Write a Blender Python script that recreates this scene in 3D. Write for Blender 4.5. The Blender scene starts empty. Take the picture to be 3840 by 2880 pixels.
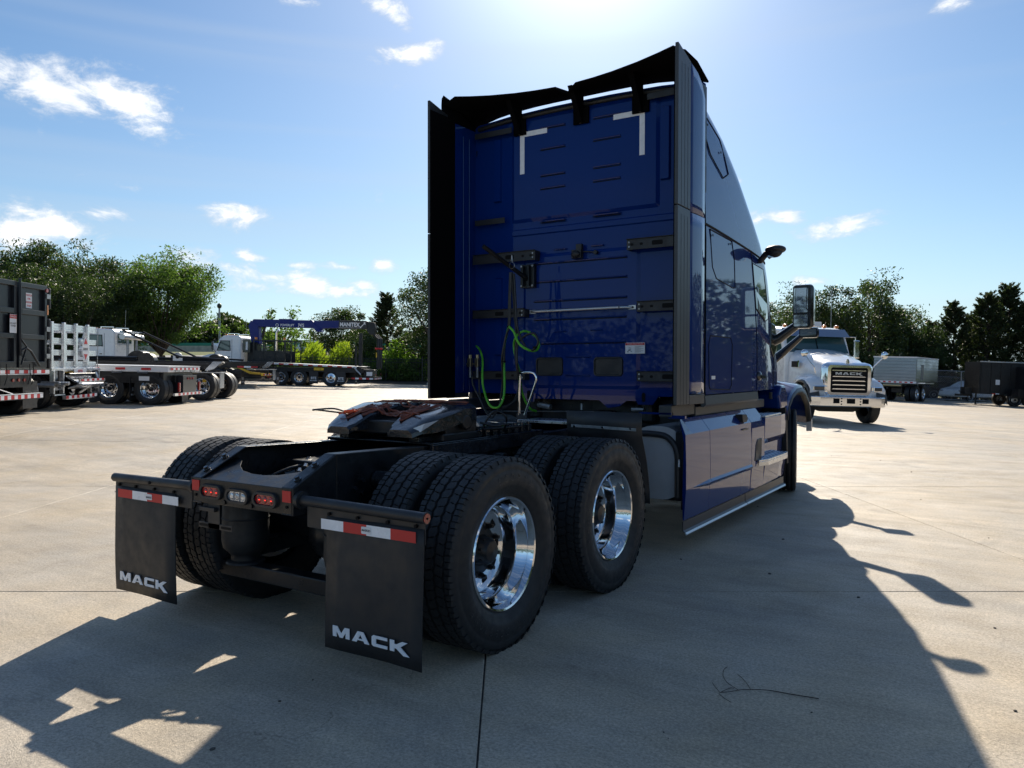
import bpy, math, random
from math import sin, cos, pi, radians, sqrt, atan2
from mathutils import Vector, Matrix
R = random.Random(7)
scene = bpy.context.scene
col = scene.collection

# ---------------------------------------------------------------- camera
CAM = Vector((3.4612, -4.1313, 1.4836))
RR = Vector((0.84063727, 0.54159617, 0.0)).normalized()     # site axis: to the right of the view
FF = Vector((-0.54159617, 0.84063727, 0.0)).normalized()    # site axis: away from the viewer
cr = Vector((0.84063727, 0.54159617, 0.00160242)); cu = Vector((-0.01140814, 0.01474893, 0.99982615)); cf = Vector((-0.54147838, 0.8405094, -0.01857711))
cam_data = bpy.data.cameras.new('camera'); cam = bpy.data.objects.new('camera', cam_data); col.objects.link(cam)
m = Matrix((cr, cu, -cf)).transposed().to_4x4(); m.translation = CAM
cam.matrix_world = m
cam_data.sensor_width = 36; cam_data.lens = 2934.87 / 3840 * 36
cam_data.clip_start = 0.05; cam_data.clip_end = 6000
scene.camera = cam
scene.view_settings.view_transform = 'Standard'; scene.view_settings.look = 'None'
scene.view_settings.gamma = 1; scene.view_settings.use_curve_mapping = False
scene.view_settings.exposure = 0.6
scene.cycles.max_bounces = 7; scene.cycles.transparent_max_bounces = 12
scene.cycles.use_denoising = True
scene.cycles.sample_clamp_indirect = 6

# ---------------------------------------------------------------- sun and sky
SUN_EL, SUN_AZ = radians(33.6), radians(27.2)      # azimuth from +Y towards -X
tosun = Vector((-sin(SUN_AZ) * cos(SUN_EL), cos(SUN_AZ) * cos(SUN_EL), sin(SUN_EL)))
sd = bpy.data.lights.new('sun', 'SUN'); sd.energy = 4.5; sd.angle = radians(0.53); sd.color = (1.0, 0.90, 0.75)
sun = bpy.data.objects.new('sun', sd); col.objects.link(sun)
sun.rotation_euler = tosun.to_track_quat('Z', 'Y').to_euler(); sun.location = (-20, 30, 40)

world = bpy.data.worlds.new("World"); scene.world = world; world.use_nodes = True
nt = world.node_tree; N = nt.nodes; LK = nt.links; N.clear()
def nd(nodes, t, **k):
    n = nodes.new(t)
    for a, b in k.items(): setattr(n, a, b)
    return n
def mth(op, a, b=None, c=None, nodes=None, links=None):
    nodes = nodes or N; links = links or LK
    n = nodes.new('ShaderNodeMath'); n.operation = op
    for i, v in enumerate((a, b, c)):
        if v is None: continue
        if isinstance(v, (int, float)): n.inputs[i].default_value = v
        else: links.new(v, n.inputs[i])
    return n.outputs[0]
sky = nd(N, 'ShaderNodeTexSky', sky_type='NISHITA', sun_disc=False)
sky.sun_elevation = SUN_EL; sky.sun_rotation = -SUN_AZ
sky.air_density = 1.0; sky.dust_density = 0.35; sky.ozone_density = 2.2; sky.altitude = 100
tc = nd(N, 'ShaderNodeTexCoord'); sep = nd(N, 'ShaderNodeSeparateXYZ'); LK.new(tc.outputs['Generated'], sep.inputs[0])
az = mth('ARCTAN2', mth('MULTIPLY', sep.outputs[0], -1), sep.outputs[1])
el = mth('ARCSINE', sep.outputs[2])
# cloud directions (azimuth, elevation in degrees, half widths, tilt, strength)
cmb = nd(N, 'ShaderNodeCombineXYZ'); LK.new(az, cmb.inputs[0]); LK.new(mth('MULTIPLY', el, 1.9), cmb.inputs[1])
def noise(vec, scale, detail=6, rough=.6, dist=0.0):
    n = nd(N, 'ShaderNodeTexNoise'); n.inputs['Scale'].default_value = scale; n.inputs['Detail'].default_value = detail
    n.inputs['Roughness'].default_value = rough; n.inputs['Distortion'].default_value = dist
    LK.new(vec, n.inputs['Vector']); return n.outputs['Fac']
nA = noise(cmb.outputs[0], 16, 9, .66, .3)
nB = noise(cmb.outputs[0], 5, 4, .6)
CLOUDS = [(63.1, 17.2, 4.3, 1.4, -6, 1.2), (59.0, 17.1, 3.6, 1.6, -14, 1.2), (56.9, 15.5, 1.5, 0.8, -25, 0.8), (64.5, 8.5, 3.2, 1.6, 0, 1.15), (60.2, 10.0, 1.8, 0.6, -12, 0.85), (52.5, 10.5, 2.1, 0.85, -6, 1.0), (41.4, 24.0, 2.0, 0.85, -32, 1.0), (40.2, 21.7, 2.4, 0.65, 10, 1.0), (48.1, 24.2, 1.3, 0.35, 0, 0.7), (51.3, 7.7, 1.8, 0.33, -5, 0.8), (48.0, 7.3, 1.1, 0.35, 0, 0.85), (45.1, 7.3, 1.4, 0.42, 0, 0.95), (42.3, 7.4, 1.1, 0.48, 0, 1.0), (47.5, 6.0, 8.0, 0.85, -9, 1.0), (43.5, 5.9, 1.1, 0.42, 0, 0.85), (50.7, 5.8, 1.6, 0.4, 0, 0.75), (13.5, 10.4, 1.7, 0.6, -10, 0.95), (10.3, 9.7, 2.7, 0.75, 4, 1.0), (11.7, 6.0, 1.4, 0.45, 0, 0.85), (16.8, 13.0, 0.5, 0.36, 0, 0.8), (15.6, 10.2, 0.65, 0.6, 0, 0.7), (4.1, 22.2, 1.1, 0.4, 0, 0.6), (5.1, 3.3, 0.9, 0.3, 0, 0.6),
          (84, 24, 8, 3, 4, .9), (-25, 26, 8, 2.5, 6, .9), (-60, 20, 9, 3, 0, .9), (120, 28, 10, 3, 0, .9), (160, 22, 12, 3, 8, .9), (-110, 30, 10, 3, -6, .9), (-150, 18, 9, 2.5, 0, .9)]
cover = None
for (a0, e0, wa, we, tilt, st) in CLOUDS:
    t = radians(tilt)
    u = mth('SUBTRACT', az, radians(a0)); v = mth('SUBTRACT', el, radians(e0))
    # clouds to the left of the view have growing azimuth, so tilt is measured against -u
    uu = mth('ADD', mth('MULTIPLY', u, -cos(t) / radians(wa)), mth('MULTIPLY', v, sin(t) / radians(wa)))
    vv = mth('ADD', mth('MULTIPLY', u, sin(t) / radians(we)), mth('MULTIPLY', v, cos(t) / radians(we)))
    d = mth('SQRT', mth('ADD', mth('MULTIPLY', uu, uu), mth('MULTIPLY', vv, vv)))
    k = mth('MULTIPLY', mth('SUBTRACT', 1.25, d), st)
    cover = k if cover is None else mth('MAXIMUM', cover, k)
cover = mth('MAXIMUM', cover, -.6)
dens = mth('ADD', mth('MULTIPLY', cover, .55), mth('SUBTRACT', mth('MULTIPLY', nA, 2.3), 1.16))
mr = nd(N, 'ShaderNodeMapRange', interpolation_type='SMOOTHSTEP'); LK.new(dens, mr.inputs[0]); mr.inputs[1].default_value = .0; mr.inputs[2].default_value = .70
# thin high streaks
rot = nd(N, 'ShaderNodeMapping'); rot.inputs['Rotation'].default_value = (0, 0, radians(38)); rot.inputs['Scale'].default_value = (.35, 5.0, 1); LK.new(cmb.outputs[0], rot.inputs['Vector'])
nC = noise(rot.outputs[0], 1.7, 3, .5)
mr2 = nd(N, 'ShaderNodeMapRange', interpolation_type='SMOOTHSTEP'); LK.new(nC, mr2.inputs[0]); mr2.inputs[1].default_value = .44; mr2.inputs[2].default_value = .76; mr2.inputs[4].default_value = .30
cl = mth('MINIMUM', mth('ADD', mth('MULTIPLY', mr.outputs[0], .93), mr2.outputs[0]), 1.0)
hs = nd(N, 'ShaderNodeHueSaturation'); hs.inputs['Saturation'].default_value = 1.12; hs.inputs['Value'].default_value = 1.0
tn = nd(N, 'ShaderNodeMix', data_type='RGBA', blend_type='MULTIPLY'); tn.inputs['Factor'].default_value = 1; tn.inputs['B'].default_value = (.90, .96, 1.0, 1); LK.new(sky.outputs[0], tn.inputs['A'])
# pale cyan haze low over the horizon
hz = nd(N, 'ShaderNodeMix', data_type='RGBA'); LK.new(mth('MULTIPLY', mth('POWER', 2.718, mth('MULTIPLY', mth('MAXIMUM', el, 0), -9.5)), .85), hz.inputs['Factor']); LK.new(tn.outputs['Result'], hz.inputs['A']); hz.inputs['B'].default_value = (5.0, 6.9, 8.3, 1)
LK.new(hz.outputs['Result'], hs.inputs['Color'])
shade = nd(N, 'ShaderNodeMix', data_type='RGBA'); shade.inputs['A'].default_value = (5.6, 6.3, 7.2, 1); shade.inputs['B'].default_value = (11.5, 11.5, 11.6, 1)
LK.new(mth('MULTIPLY', mr.outputs[0], mth('ADD', .35, nB)), shade.inputs['Factor'])
# bright aureole round the sun
dp = nd(N, 'ShaderNodeVectorMath', operation='DOT_PRODUCT'); LK.new(tc.outputs['Generated'], dp.inputs[0]); dp.inputs[1].default_value = tuple(tosun)
dc = mth('MAXIMUM', dp.outputs['Value'], 0)
gw = mth('ADD', mth('MULTIPLY', mth('POWER', dc, 18), 1.0), mth('MULTIPLY', mth('POWER', dc, 110), 10))
gs_ = nd(N, 'ShaderNodeVectorMath', operation='SCALE'); gs_.inputs[0].default_value = (.95, 1.0, 1.02); LK.new(gw, gs_.inputs['Scale'])
ga = nd(N, 'ShaderNodeVectorMath', operation='ADD'); LK.new(hs.outputs[0], ga.inputs[0]); LK.new(gs_.outputs[0], ga.inputs[1])
mix = nd(N, 'ShaderNodeMix', data_type='RGBA'); LK.new(cl, mix.inputs['Factor']); LK.new(ga.outputs[0], mix.inputs['A']); LK.new(shade.outputs['Result'], mix.inputs['B'])
bg = nd(N, 'ShaderNodeBackground'); bg.inputs['Strength'].default_value = 0.073; LK.new(mix.outputs['Result'], bg.inputs['Color'])
wo = nd(N, 'ShaderNodeOutputWorld'); LK.new(bg.outputs[0], wo.inputs['Surface'])

# ---------------------------------------------------------------- materials
MT = {}
def mat(name, c, metal=0.0, rough=0.5, coat=0.0, spec=0.5, emit=None, noise_amt=0.0, nscale=8.0, bump=0.0, bscale=60.0, trans=0.0, dust=0.0, c2=None, alpha=1.0, aniso=0):
    m = bpy.data.materials.new(name); m.use_nodes = True; t = m.node_tree; p = t.nodes['Principled BSDF']
    p.inputs['Base Color'].default_value = (*c, 1); p.inputs['Metallic'].default_value = metal; p.inputs['Roughness'].default_value = rough
    p.inputs['Coat Weight'].default_value = coat; p.inputs['Coat Roughness'].default_value = .025; p.inputs['Specular IOR Level'].default_value = spec
    p.inputs['Transmission Weight'].default_value = trans; p.inputs['Alpha'].default_value = alpha
    if emit: p.inputs['Emission Color'].default_value = (*emit[:3], 1); p.inputs['Emission Strength'].default_value = emit[3]
    tcn = t.nodes.new('ShaderNodeTexCoord')
    def nz(s, d=5, r=.6):
        n = t.nodes.new('ShaderNodeTexNoise'); n.inputs['Scale'].default_value = s; n.inputs['Detail'].default_value = d; n.inputs['Roughness'].default_value = r
        t.links.new(tcn.outputs['Object'], n.inputs['Vector']); return n
    if noise_amt or c2:
        n = nz(nscale); mx = t.nodes.new('ShaderNodeMix'); mx.data_type = 'RGBA'
        b = c2 or tuple(x * (1 - noise_amt) for x in c)
        a = c if c2 else tuple(min(1, x * (1 + noise_amt)) for x in c)
        rp = t.nodes.new('ShaderNodeMapRange'); rp.inputs[1].default_value = .35; rp.inputs[2].default_value = .65; t.links.new(n.outputs['Fac'], rp.inputs[0])
        mx.inputs['A'].default_value = (*b, 1); mx.inputs['B'].default_value = (*a, 1); t.links.new(rp.outputs[0], mx.inputs['Factor']); t.links.new(mx.outputs['Result'], p.inputs['Base Color'])
        r2 = t.nodes.new('ShaderNodeMapRange'); r2.inputs[1].default_value = .3; r2.inputs[2].default_value = .7; r2.inputs[3].default_value = max(0, rough - .12 * min(1, rough * 3)); r2.inputs[4].default_value = min(1, rough + .15 * min(1, rough * 3))
        n3 = nz(nscale * 2.3); t.links.new(n3.outputs['Fac'], r2.inputs[0]); t.links.new(r2.outputs[0], p.inputs['Roughness'])
    if bump:
        n2 = nz(bscale, 3); bp = t.nodes.new('ShaderNodeBump'); bp.inputs['Strength'].default_value = bump; bp.inputs['Distance'].default_value = .01
        t.links.new(n2.outputs['Fac'], bp.inputs['Height']); t.links.new(bp.outputs[0], p.inputs['Normal'])
    MT[name] = m; return m
mat('blue_paint', (.0008, .019, .135), 0, .45, 1.0, spec=.05, bump=.010, bscale=3)
mat('tail_black', (.006, .006, .007), 0, 1, spec=0)
mat('navy_crane_paint', (.002, .012, .16), 0, .4, .2, spec=.2)
mat('white_paint', (.72, .75, .78), 0, .3, .8, noise_amt=.05, nscale=2)
mat('chassis_black', (.008, .0095, .012), 0, .36, .05, spec=.4, noise_amt=.25, nscale=6, bump=.15, bscale=40)
mat('black_plastic', (.018, .019, .022), 0, .45, noise_amt=.2, nscale=5)
mat('grey_plastic', (.040, .043, .047), 0, .4)
mat('black_gloss', (.012, .013, .015), 0, .12, .6)
mat('flap_rubber', (.020, .020, .022), 0, .5, noise_amt=.03, nscale=5, bump=.1, bscale=300)
mat('tyre_rubber', (.013, .014, .016), 0, .55, noise_amt=.15, nscale=9, bump=.06, bscale=90)
mat('tyre_letter', (.035, .035, .037), 0, .5)
mat('tyre_tread', (.022, .023, .025), 0, .62, c2=(.013, .014, .016), nscale=16, bump=.15, bscale=140)
mat('chrome', (.86, .87, .88), 1, .045)
mat('polished_aluminium', (.80, .81, .83), 1, .07, bump=.03, bscale=25)
mat('aluminium', (.78, .79, .80), 1, .3, noise_amt=.06, nscale=6)
mat('aluminium_sheet', (.24, .27, .32), 1, .16, noise_amt=.06, nscale=.6)
mat('blue_panel', (.0008, .023, .165), 0, .45, .42, spec=.05, bump=.9, bscale=1.3)
mat('silver_trim', (.55, .56, .57), .7, .35)
mat('tank_silver', (.45, .47, .49), .35, .42, noise_amt=.05)
mat('galvanised', (.36, .37, .38), .8, .42, noise_amt=.2, nscale=18)
mat('red_tape', (.55, .015, .02), 0, .35)
mat('white_tape', (.85, .87, .90), 0, .3, noise_amt=.06)
mat('white_vinyl', (.75, .76, .78), 0, .4)
mat('letter_silver', (.84, .87, .92), .1, .4)
mat('red_lens', (.32, .008, .01), 0, .1, .8, noise_amt=.5, nscale=70)
mat('red_glow', (.8, .02, .01), 0, .2, emit=(1, .03, .02, 1.6))
mat('clear_lens', (.55, .57, .60), .55, .12, .8, noise_amt=.5, nscale=90)
mat('amber_lens', (.75, .22, .02), 0, .2, .6)
mat('green_hose', (.10, .42, .02), 0, .35, noise_amt=.25, nscale=9)
mat('black_hose', (.018, .019, .021), 0, .4, noise_amt=.3, nscale=30)
mat('orange_cord', (.30, .065, .025), 0, .5, c2=(.12, .03, .015), nscale=9)
mat('orange_clip', (.75, .10, .015), 0, .45)
mat('glass_dark', (.015, .022, .026), 0, .04, 1.0)
mat('glass_teal', (.035, .085, .09), 0, .04, 1.0)
mat('mirror_glass', (.75, .78, .80), 1, .02)
mat('yellow_paint', (.62, .40, .02), 0, .45, noise_amt=.2)
mat('dark_grey_paint', (.016, .019, .025), 0, .3, .1, spec=.35)
mat('teal_rail', (.01, .20, .13), 0, .5)
mat('bark', (.075, .058, .045), 0, .9, noise_amt=.5, nscale=9, bump=.8, bscale=20)
mat('brass', (.42, .36, .22), 1, .35)
mat('grease_black', (.014, .016, .02), 0, .2, .5, noise_amt=.6, nscale=12, bump=.5, bscale=18)
mat('seam_black', (.005, .005, .006), 0, .6, spec=.15)
mat('twig', (.03, .017, .012), 0, .85)
mat('pebble', (.09, .08, .07), 0, .9, noise_amt=.5)
mat('iron_fence', (.02, .021, .022), 0, .5)
mat('concrete_wall', (.42, .38, .31), 0, .9, noise_amt=.2, nscale=1.5)
mat('curb_concrete', (.36, .34, .30), 0, .9, noise_amt=.2, nscale=3)
mat('asphalt_far', (.30, .29, .28), 0, .9, noise_amt=.15, nscale=1)
mat('mulch', (.05, .035, .025), 0, 1, noise_amt=.5, nscale=5)
mat('warehouse_white', (.50, .52, .56), 0, .7, noise_amt=.06, nscale=.5)
mat('sticker_print', (.25, .26, .28), 0, .6)

def leafmat(name, c, c2, trans=.35, rough=.38, spec=.5):
    m = bpy.data.materials.new(name); m.use_nodes = True; t = m.node_tree; t.nodes.clear()
    out = t.nodes.new('ShaderNodeOutputMaterial'); p = t.nodes.new('ShaderNodeBsdfPrincipled'); tr = t.nodes.new('ShaderNodeBsdfTranslucent'); mx = t.nodes.new('ShaderNodeMixShader')
    tcn = t.nodes.new('ShaderNodeTexCoord'); n = t.nodes.new('ShaderNodeTexNoise'); n.inputs['Scale'].default_value = .9; n.inputs['Detail'].default_value = 6; n.inputs['Roughness'].default_value = .75
    t.links.new(tcn.outputs['Object'], n.inputs['Vector'])
    rp = t.nodes.new('ShaderNodeMapRange'); rp.inputs[1].default_value = .38; rp.inputs[2].default_value = .64; t.links.new(n.outputs['Fac'], rp.inputs[0])
    cm = t.nodes.new('ShaderNodeMix'); cm.data_type = 'RGBA'; cm.inputs['A'].default_value = (*c, 1); cm.inputs['B'].default_value = (*c2, 1); t.links.new(rp.outputs[0], cm.inputs['Factor'])
    t.links.new(cm.outputs['Result'], p.inputs['Base Color']); p.inputs['Roughness'].default_value = rough; p.inputs['Specular IOR Level'].default_value = spec
    br = t.nodes.new('ShaderNodeMix'); br.data_type = 'RGBA'; br.blend_type = 'MULTIPLY'; br.inputs['Factor'].default_value = 1; br.inputs['B'].default_value = (1.6, 1.9, .8, 1)
    t.links.new(cm.outputs['Result'], br.inputs['A']); t.links.new(br.outputs['Result'], tr.inputs['Color'])
    mx.inputs[0].default_value = trans; t.links.new(p.outputs[0], mx.inputs[1]); t.links.new(tr.outputs[0], mx.inputs[2]); t.links.new(mx.outputs[0], out.inputs['Surface'])
    MT[name] = m
leafmat('oak_leaf', (.055, .095, .025), (.12, .17, .045), .45, .55, .3)
leafmat('dark_oak_leaf', (.024, .042, .015), (.070, .095, .030), .32, .5, .35)
leafmat('cedar_leaf', (.024, .042, .017), (.065, .070, .026), .3, .6, .3)
leafmat('bright_leaf', (.10, .18, .025), (.20, .28, .045), .55, .55, .3)
leafmat('weed_leaf', (.16, .22, .02), (.26, .28, .03), .5, .5)
leafmat('grass_blade', (.09, .13, .03), (.16, .17, .05), .4, .6)

def concrete(name, base, scale=1.0):
    m = bpy.data.materials.new(name); m.use_nodes = True; t = m.node_tree; p = t.nodes['Principled BSDF']; nn = t.nodes; L = t.links
    g = nn.new('ShaderNodeNewGeometry'); oi = nn.new('ShaderNodeObjectInfo')
    def nz(s, d=5, r=.6, vec=None, dist=0):
        n = nn.new('ShaderNodeTexNoise'); n.inputs['Scale'].default_value = s; n.inputs['Detail'].default_value = d; n.inputs['Roughness'].default_value = r; n.inputs['Distortion'].default_value = dist
        L.new(vec or g.outputs['Position'], n.inputs['Vector']); return n.outputs['Fac']
    def rng(v, a, b, c, d_):
        n = nn.new('ShaderNodeMapRange'); L.new(v, n.inputs[0])
        for i, x in enumerate((a, b, c, d_)): n.inputs[i + 1].default_value = x
        return n.outputs[0]
    def mm(op, a, b):
        return mth(op, a, b, None, nn, L)
    mp = nn.new('ShaderNodeMapping'); mp.inputs['Rotation'].default_value = (0, 0, radians(-32.8)); mp.inputs['Scale'].default_value = (.22, 1.6, 1); L.new(g.outputs['Position'], mp.inputs['Vector'])
    broad = rng(nz(.22, 4, .6), .3, .7, .84, 1.12)
    mid = rng(nz(1.3, 6, .7, None, .8), .3, .7, .83, 1.14)
    streak = rng(nz(1.6, 7, .75, mp.outputs[0], .4), .32, .7, .78, 1.13)
    fine = rng(nz(38, 5, .8), .3, .7, .80, 1.20)
    spk = rng(nz(75, 4, .8), .34, .66, .66, 1.36)
    dark = rng(nz(85, 3, .7), .27, .36, .5, 1.0)
    stain = mm('MULTIPLY', rng(nz(.75, 6, .7, None, 1.2), .28, .42, .70, 1.0), rng(nz(2.6, 4, .6, None, .5), .22, .30, .62, 1.0))
    slab = rng(oi.outputs['Random'], 0, 1, .955, 1.045)
    v = mm('MULTIPLY', mm('MULTIPLY', mm('MULTIPLY', broad, mid), mm('MULTIPLY', streak, fine)), mm('MULTIPLY', mm('MULTIPLY', spk, dark), mm('MULTIPLY', stain, slab)))
    # hairline cracks
    vo = nn.new('ShaderNodeTexVoronoi'); vo.feature = 'DISTANCE_TO_EDGE'; vo.inputs['Scale'].default_value = .16
    wv = nn.new('ShaderNodeTexNoise'); wv.inputs['Scale'].default_value = 2.5; wv.inputs['Detail'].default_value = 5; L.new(g.outputs['Position'], wv.inputs['Vector'])
    va = nn.new('ShaderNodeVectorMath'); va.operation = 'MULTIPLY_ADD'; L.new(wv.outputs['Color'], va.inputs[0]); va.inputs[1].default_value = (.8, .8, .8); L.new(g.outputs['Position'], va.inputs[2]); L.new(va.outputs[0], vo.inputs['Vector'])
    crack = mm('MAXIMUM', rng(vo.outputs['Distance'], .0003, .0008, .65, 1), rng(nz(.35, 2, .5), .56, .64, 1, 0))
    v = mm('MULTIPLY', v, crack)
    tint = nn.new('ShaderNodeMix'); tint.data_type = 'RGBA'; tint.inputs['A'].default_value = (base[0] * .96, base[1] * .99, base[2] * 1.06, 1); tint.inputs['B'].default_value = (base[0] * 1.06, base[1] * 1.0, base[2] * .90, 1)
    L.new(rng(nz(.5, 5, .7), .35, .65, 0, 1), tint.inputs['Factor'])
    mul = nn.new('ShaderNodeVectorMath'); mul.operation = 'SCALE'; L.new(tint.outputs['Result'], mul.inputs[0]); L.new(v, mul.inputs['Scale'])
    L.new(mul.outputs[0], p.inputs['Base Color'])
    L.new(rng(nz(3, 5, .6), .3, .7, .50, .72), p.inputs['Roughness']); p.inputs['Specular IOR Level'].default_value = .45
    b1 = nn.new('ShaderNodeBump'); b1.inputs['Strength'].default_value = .9; b1.inputs['Distance'].default_value = .005
    L.new(mm('ADD', nz(170, 3, .7), mm('MULTIPLY', nz(28, 4, .7), .9)), b1.inputs['Height']); L.new(b1.outputs[0], p.inputs['Normal'])
    MT[name] = m
concrete('concrete', (.445, .385, .300))

def groundmat(name, c, c2, s):
    m = mat(name, c, 0, .95, 0, .2, c2=c2, nscale=s, bump=.6, bscale=4); return m
groundmat('verge_grass', (.10, .13, .035), (.17, .17, .06), .35)
mat('joint_dark', (.09, .08, .07), 0, 1, noise_amt=.5, nscale=30)

# ---------------------------------------------------------------- mesh builder
class G:
    def __init__(s, M=None): s.v = []; s.f = []; s.mi = []; s.m = 0; s.M = M
    def add(s, vs, fs, M=None):
        o = len(s.v); M = M or s.M
        s.v += [tuple(M @ Vector(p)) for p in vs] if M else [tuple(p) for p in vs]
        s.f += [tuple(i + o for i in f) for f in fs]; s.mi += [s.m] * len(fs); return s
    def box(s, c, d, rz=0, M=None, rot=None):
        x, y, z = (k / 2 for k in d)
        vs = [Vector((i * x, j * y, k * z)) for i in (-1, 1) for j in (-1, 1) for k in (-1, 1)]
        T = Matrix.Translation(c) @ (rot.to_4x4() if rot else Matrix.Rotation(rz, 4, 'Z'))
        vs = [T @ p for p in vs]
        return s.add(vs, [(0, 1, 3, 2), (4, 6, 7, 5), (0, 4, 5, 1), (2, 3, 7, 6), (0, 2, 6, 4), (1, 5, 7, 3)], M)
    def bx(s, x0, x1, y0, y1, z0, z1): return s.box(((x0 + x1) / 2, (y0 + y1) / 2, (z0 + z1) / 2), (abs(x1 - x0), abs(y1 - y0), abs(z1 - z0)))
    def pr(s, poly, ax, a, b, M=None):
        mp = {'x': lambda u, v, w: (w, u, v), 'y': lambda u, v, w: (u, w, v), 'z': lambda u, v, w: (u, v, w)}[ax]
        n = len(poly); vs = [mp(u, v, a) for u, v in poly] + [mp(u, v, b) for u, v in poly]
        ar = sum(poly[i][0] * poly[(i + 1) % n][1] - poly[(i + 1) % n][0] * poly[i][1] for i in range(n))
        fl = (ar > 0) ^ (b < a) ^ (ax == 'y')
        fs = [tuple(range(n)), tuple(range(2 * n - 1, n - 1, -1))] + [((i + 1) % n, i, i + n, (i + 1) % n + n) for i in range(n)]
        if fl: fs = [tuple(reversed(f)) for f in fs]
        return s.add(vs, fs, M)
    def tube(s, pts, r, n=8, closed=False, cap=True, M=None):
        pts = [Vector(p) for p in pts]; k = len(pts); rs = r if isinstance(r, (list, tuple)) else [r] * k
        vs = []; nrm = None
        for i, p in enumerate(pts):
            a = pts[i - 1] if (i > 0 or closed) else p; b = pts[(i + 1) % k] if (i < k - 1 or closed) else p
            t = (b - a); t = t.normalized() if t.length > 1e-9 else Vector((0, 0, 1))
            if nrm is None:
                h = Vector((0, 0, 1)) if abs(t.z) < .9 else Vector((1, 0, 0)); nrm = t.cross(h).normalized()
            else:
                nrm = (nrm - t * nrm.dot(t)); nrm = nrm.normalized() if nrm.length > 1e-6 else t.orthogonal().normalized()
            bn = t.cross(nrm)
            for j in range(n):
                a_ = 2 * pi * j / n; vs.append(p + (nrm * cos(a_) + bn * sin(a_)) * rs[i])
        fs = []
        for i in range(k if closed else k - 1):
            i2 = (i + 1) % k
            for j in range(n): fs.append((i * n + j, i * n + (j + 1) % n, i2 * n + (j + 1) % n, i2 * n + j))
        if cap and not closed: fs += [tuple(range(n - 1, -1, -1)), tuple(range((k - 1) * n, k * n))]
        return s.add(vs, fs, M)
    def cyl(s, a, b, r, n=16, r2=None, M=None): return s.tube([a, b], [r, r if r2 is None else r2], n, M=M)
    def lathe(s, prof, c, ax='x', n=48, closed=False, M=None):
        c = Vector(c); vs = []; k = len(prof)
        for i in range(n):
            a = 2 * pi * i / n
            for r, h in prof:
                p = {'x': (h, r * cos(a), r * sin(a)), 'y': (r * cos(a), h, r * sin(a)), 'z': (r * cos(a), r * sin(a), h)}[ax]; vs.append(c + Vector(p))
        fs = []
        for i in range(n):
            i2 = (i + 1) % n
            for j in range(k if closed else k - 1): j2 = (j + 1) % k; fs.append((i * k + j, i * k + j2, i2 * k + j2, i2 * k + j))
        return s.add(vs, fs, M)
    def ell(s, c, r, nu=12, nv=8, M=None):
        c = Vector(c); vs = []; fs = []
        for i in range(nv + 1):
            t = pi * i / nv
            for j in range(nu): a = 2 * pi * j / nu; vs.append(c + Vector((r[0] * sin(t) * cos(a), r[1] * sin(t) * sin(a), r[2] * cos(t))))
        for i in range(nv):
            for j in range(nu): fs.append((i * nu + j, (i + 1) * nu + j, (i + 1) * nu + (j + 1) % nu, i * nu + (j + 1) % nu))
        return s.add(vs, fs, M)
    def loft(s, rows, closed=False, capends=False, M=None):
        k = len(rows[0]); vs = [p for r in rows for p in r]; fs = []
        for i in range(len(rows) - 1):
            for j in range(k if closed else k - 1): j2 = (j + 1) % k; fs.append((i * k + j, i * k + j2, (i + 1) * k + j2, (i + 1) * k + j))
        if capends: fs += [tuple(range(k - 1, -1, -1)), tuple(range((len(rows) - 1) * k, len(rows) * k))]
        return s.add(vs, fs, M)
    def ob(s, name, mats, parent=None, smooth=0, bevel=0, solid=0, kind=None, label=None, fix=False):
        me = bpy.data.meshes.new(name); me.from_pydata([tuple(p) for p in s.v], [], s.f); 
        if isinstance(mats, str): mats = [mats]
        for x in mats: me.materials.append(MT[x])
        if len(mats) > 1: me.polygons.foreach_set('material_index', s.mi)
        if fix:
            import bmesh
            b = bmesh.new(); b.from_mesh(me); bmesh.ops.recalc_face_normals(b, faces=b.faces); b.to_mesh(me); b.free()
        if smooth:
            me.polygons.foreach_set('use_smooth', [True] * len(me.polygons)); me.set_sharp_from_angle(angle=radians(smooth))
        me.update()
        o = bpy.data.objects.new(name, me); col.objects.link(o)
        if parent: o.parent = parent
        if solid:
            md = o.modifiers.new('solid', 'SOLIDIFY'); md.thickness = solid; md.offset = 0
        if bevel:
            md = o.modifiers.new('bevel', 'BEVEL'); md.width = bevel; md.segments = 2; md.limit_method = 'ANGLE'; md.angle_limit = radians(40)
        if kind: o['kind'] = kind
        if label: o['label'] = label
        return o
def empty(name, parent=None):
    o = bpy.data.objects.new(name, None); col.objects.link(o); o.empty_display_size = .2
    if parent: o.parent = parent
    return o
def tag(o, label, cat, group=None):
    o['label'] = label; o['category'] = cat
    if group: o['group'] = group
    return o
def dup(o, parent=None):
    c = o.copy(); col.objects.link(c); c.parent = parent if parent else o.parent
    for ch in list(o.children): dup(ch, c)
    return c
def spline(pts, n=6):
    pts = [Vector(p) for p in pts]; out = []
    for i in range(len(pts) - 1):
        p0 = pts[max(i - 1, 0)]; p1 = pts[i]; p2 = pts[i + 1]; p3 = pts[min(i + 2, len(pts) - 1)]
        for j in range(n):
            t = j / n; out.append(.5 * ((2 * p1) + (p2 - p0) * t + (2 * p0 - 5 * p1 + 4 * p2 - p3) * t * t + (3 * p1 - p0 - 3 * p2 + p3) * t ** 3))
    out.append(pts[-1]); return out
def rrect(cx, cy, w, h, r, n=4):
    o = []
    for sx, sy, a0 in ((1, 1, 0), (-1, 1, 90), (-1, -1, 180), (1, -1, 270)):
        for i in range(n + 1):
            a = radians(a0 + 90 * i / n); o.append((cx + sx * (w / 2 - r) + r * cos(a), cy + sy * (h / 2 - r) + r * sin(a)))
    return o
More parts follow.
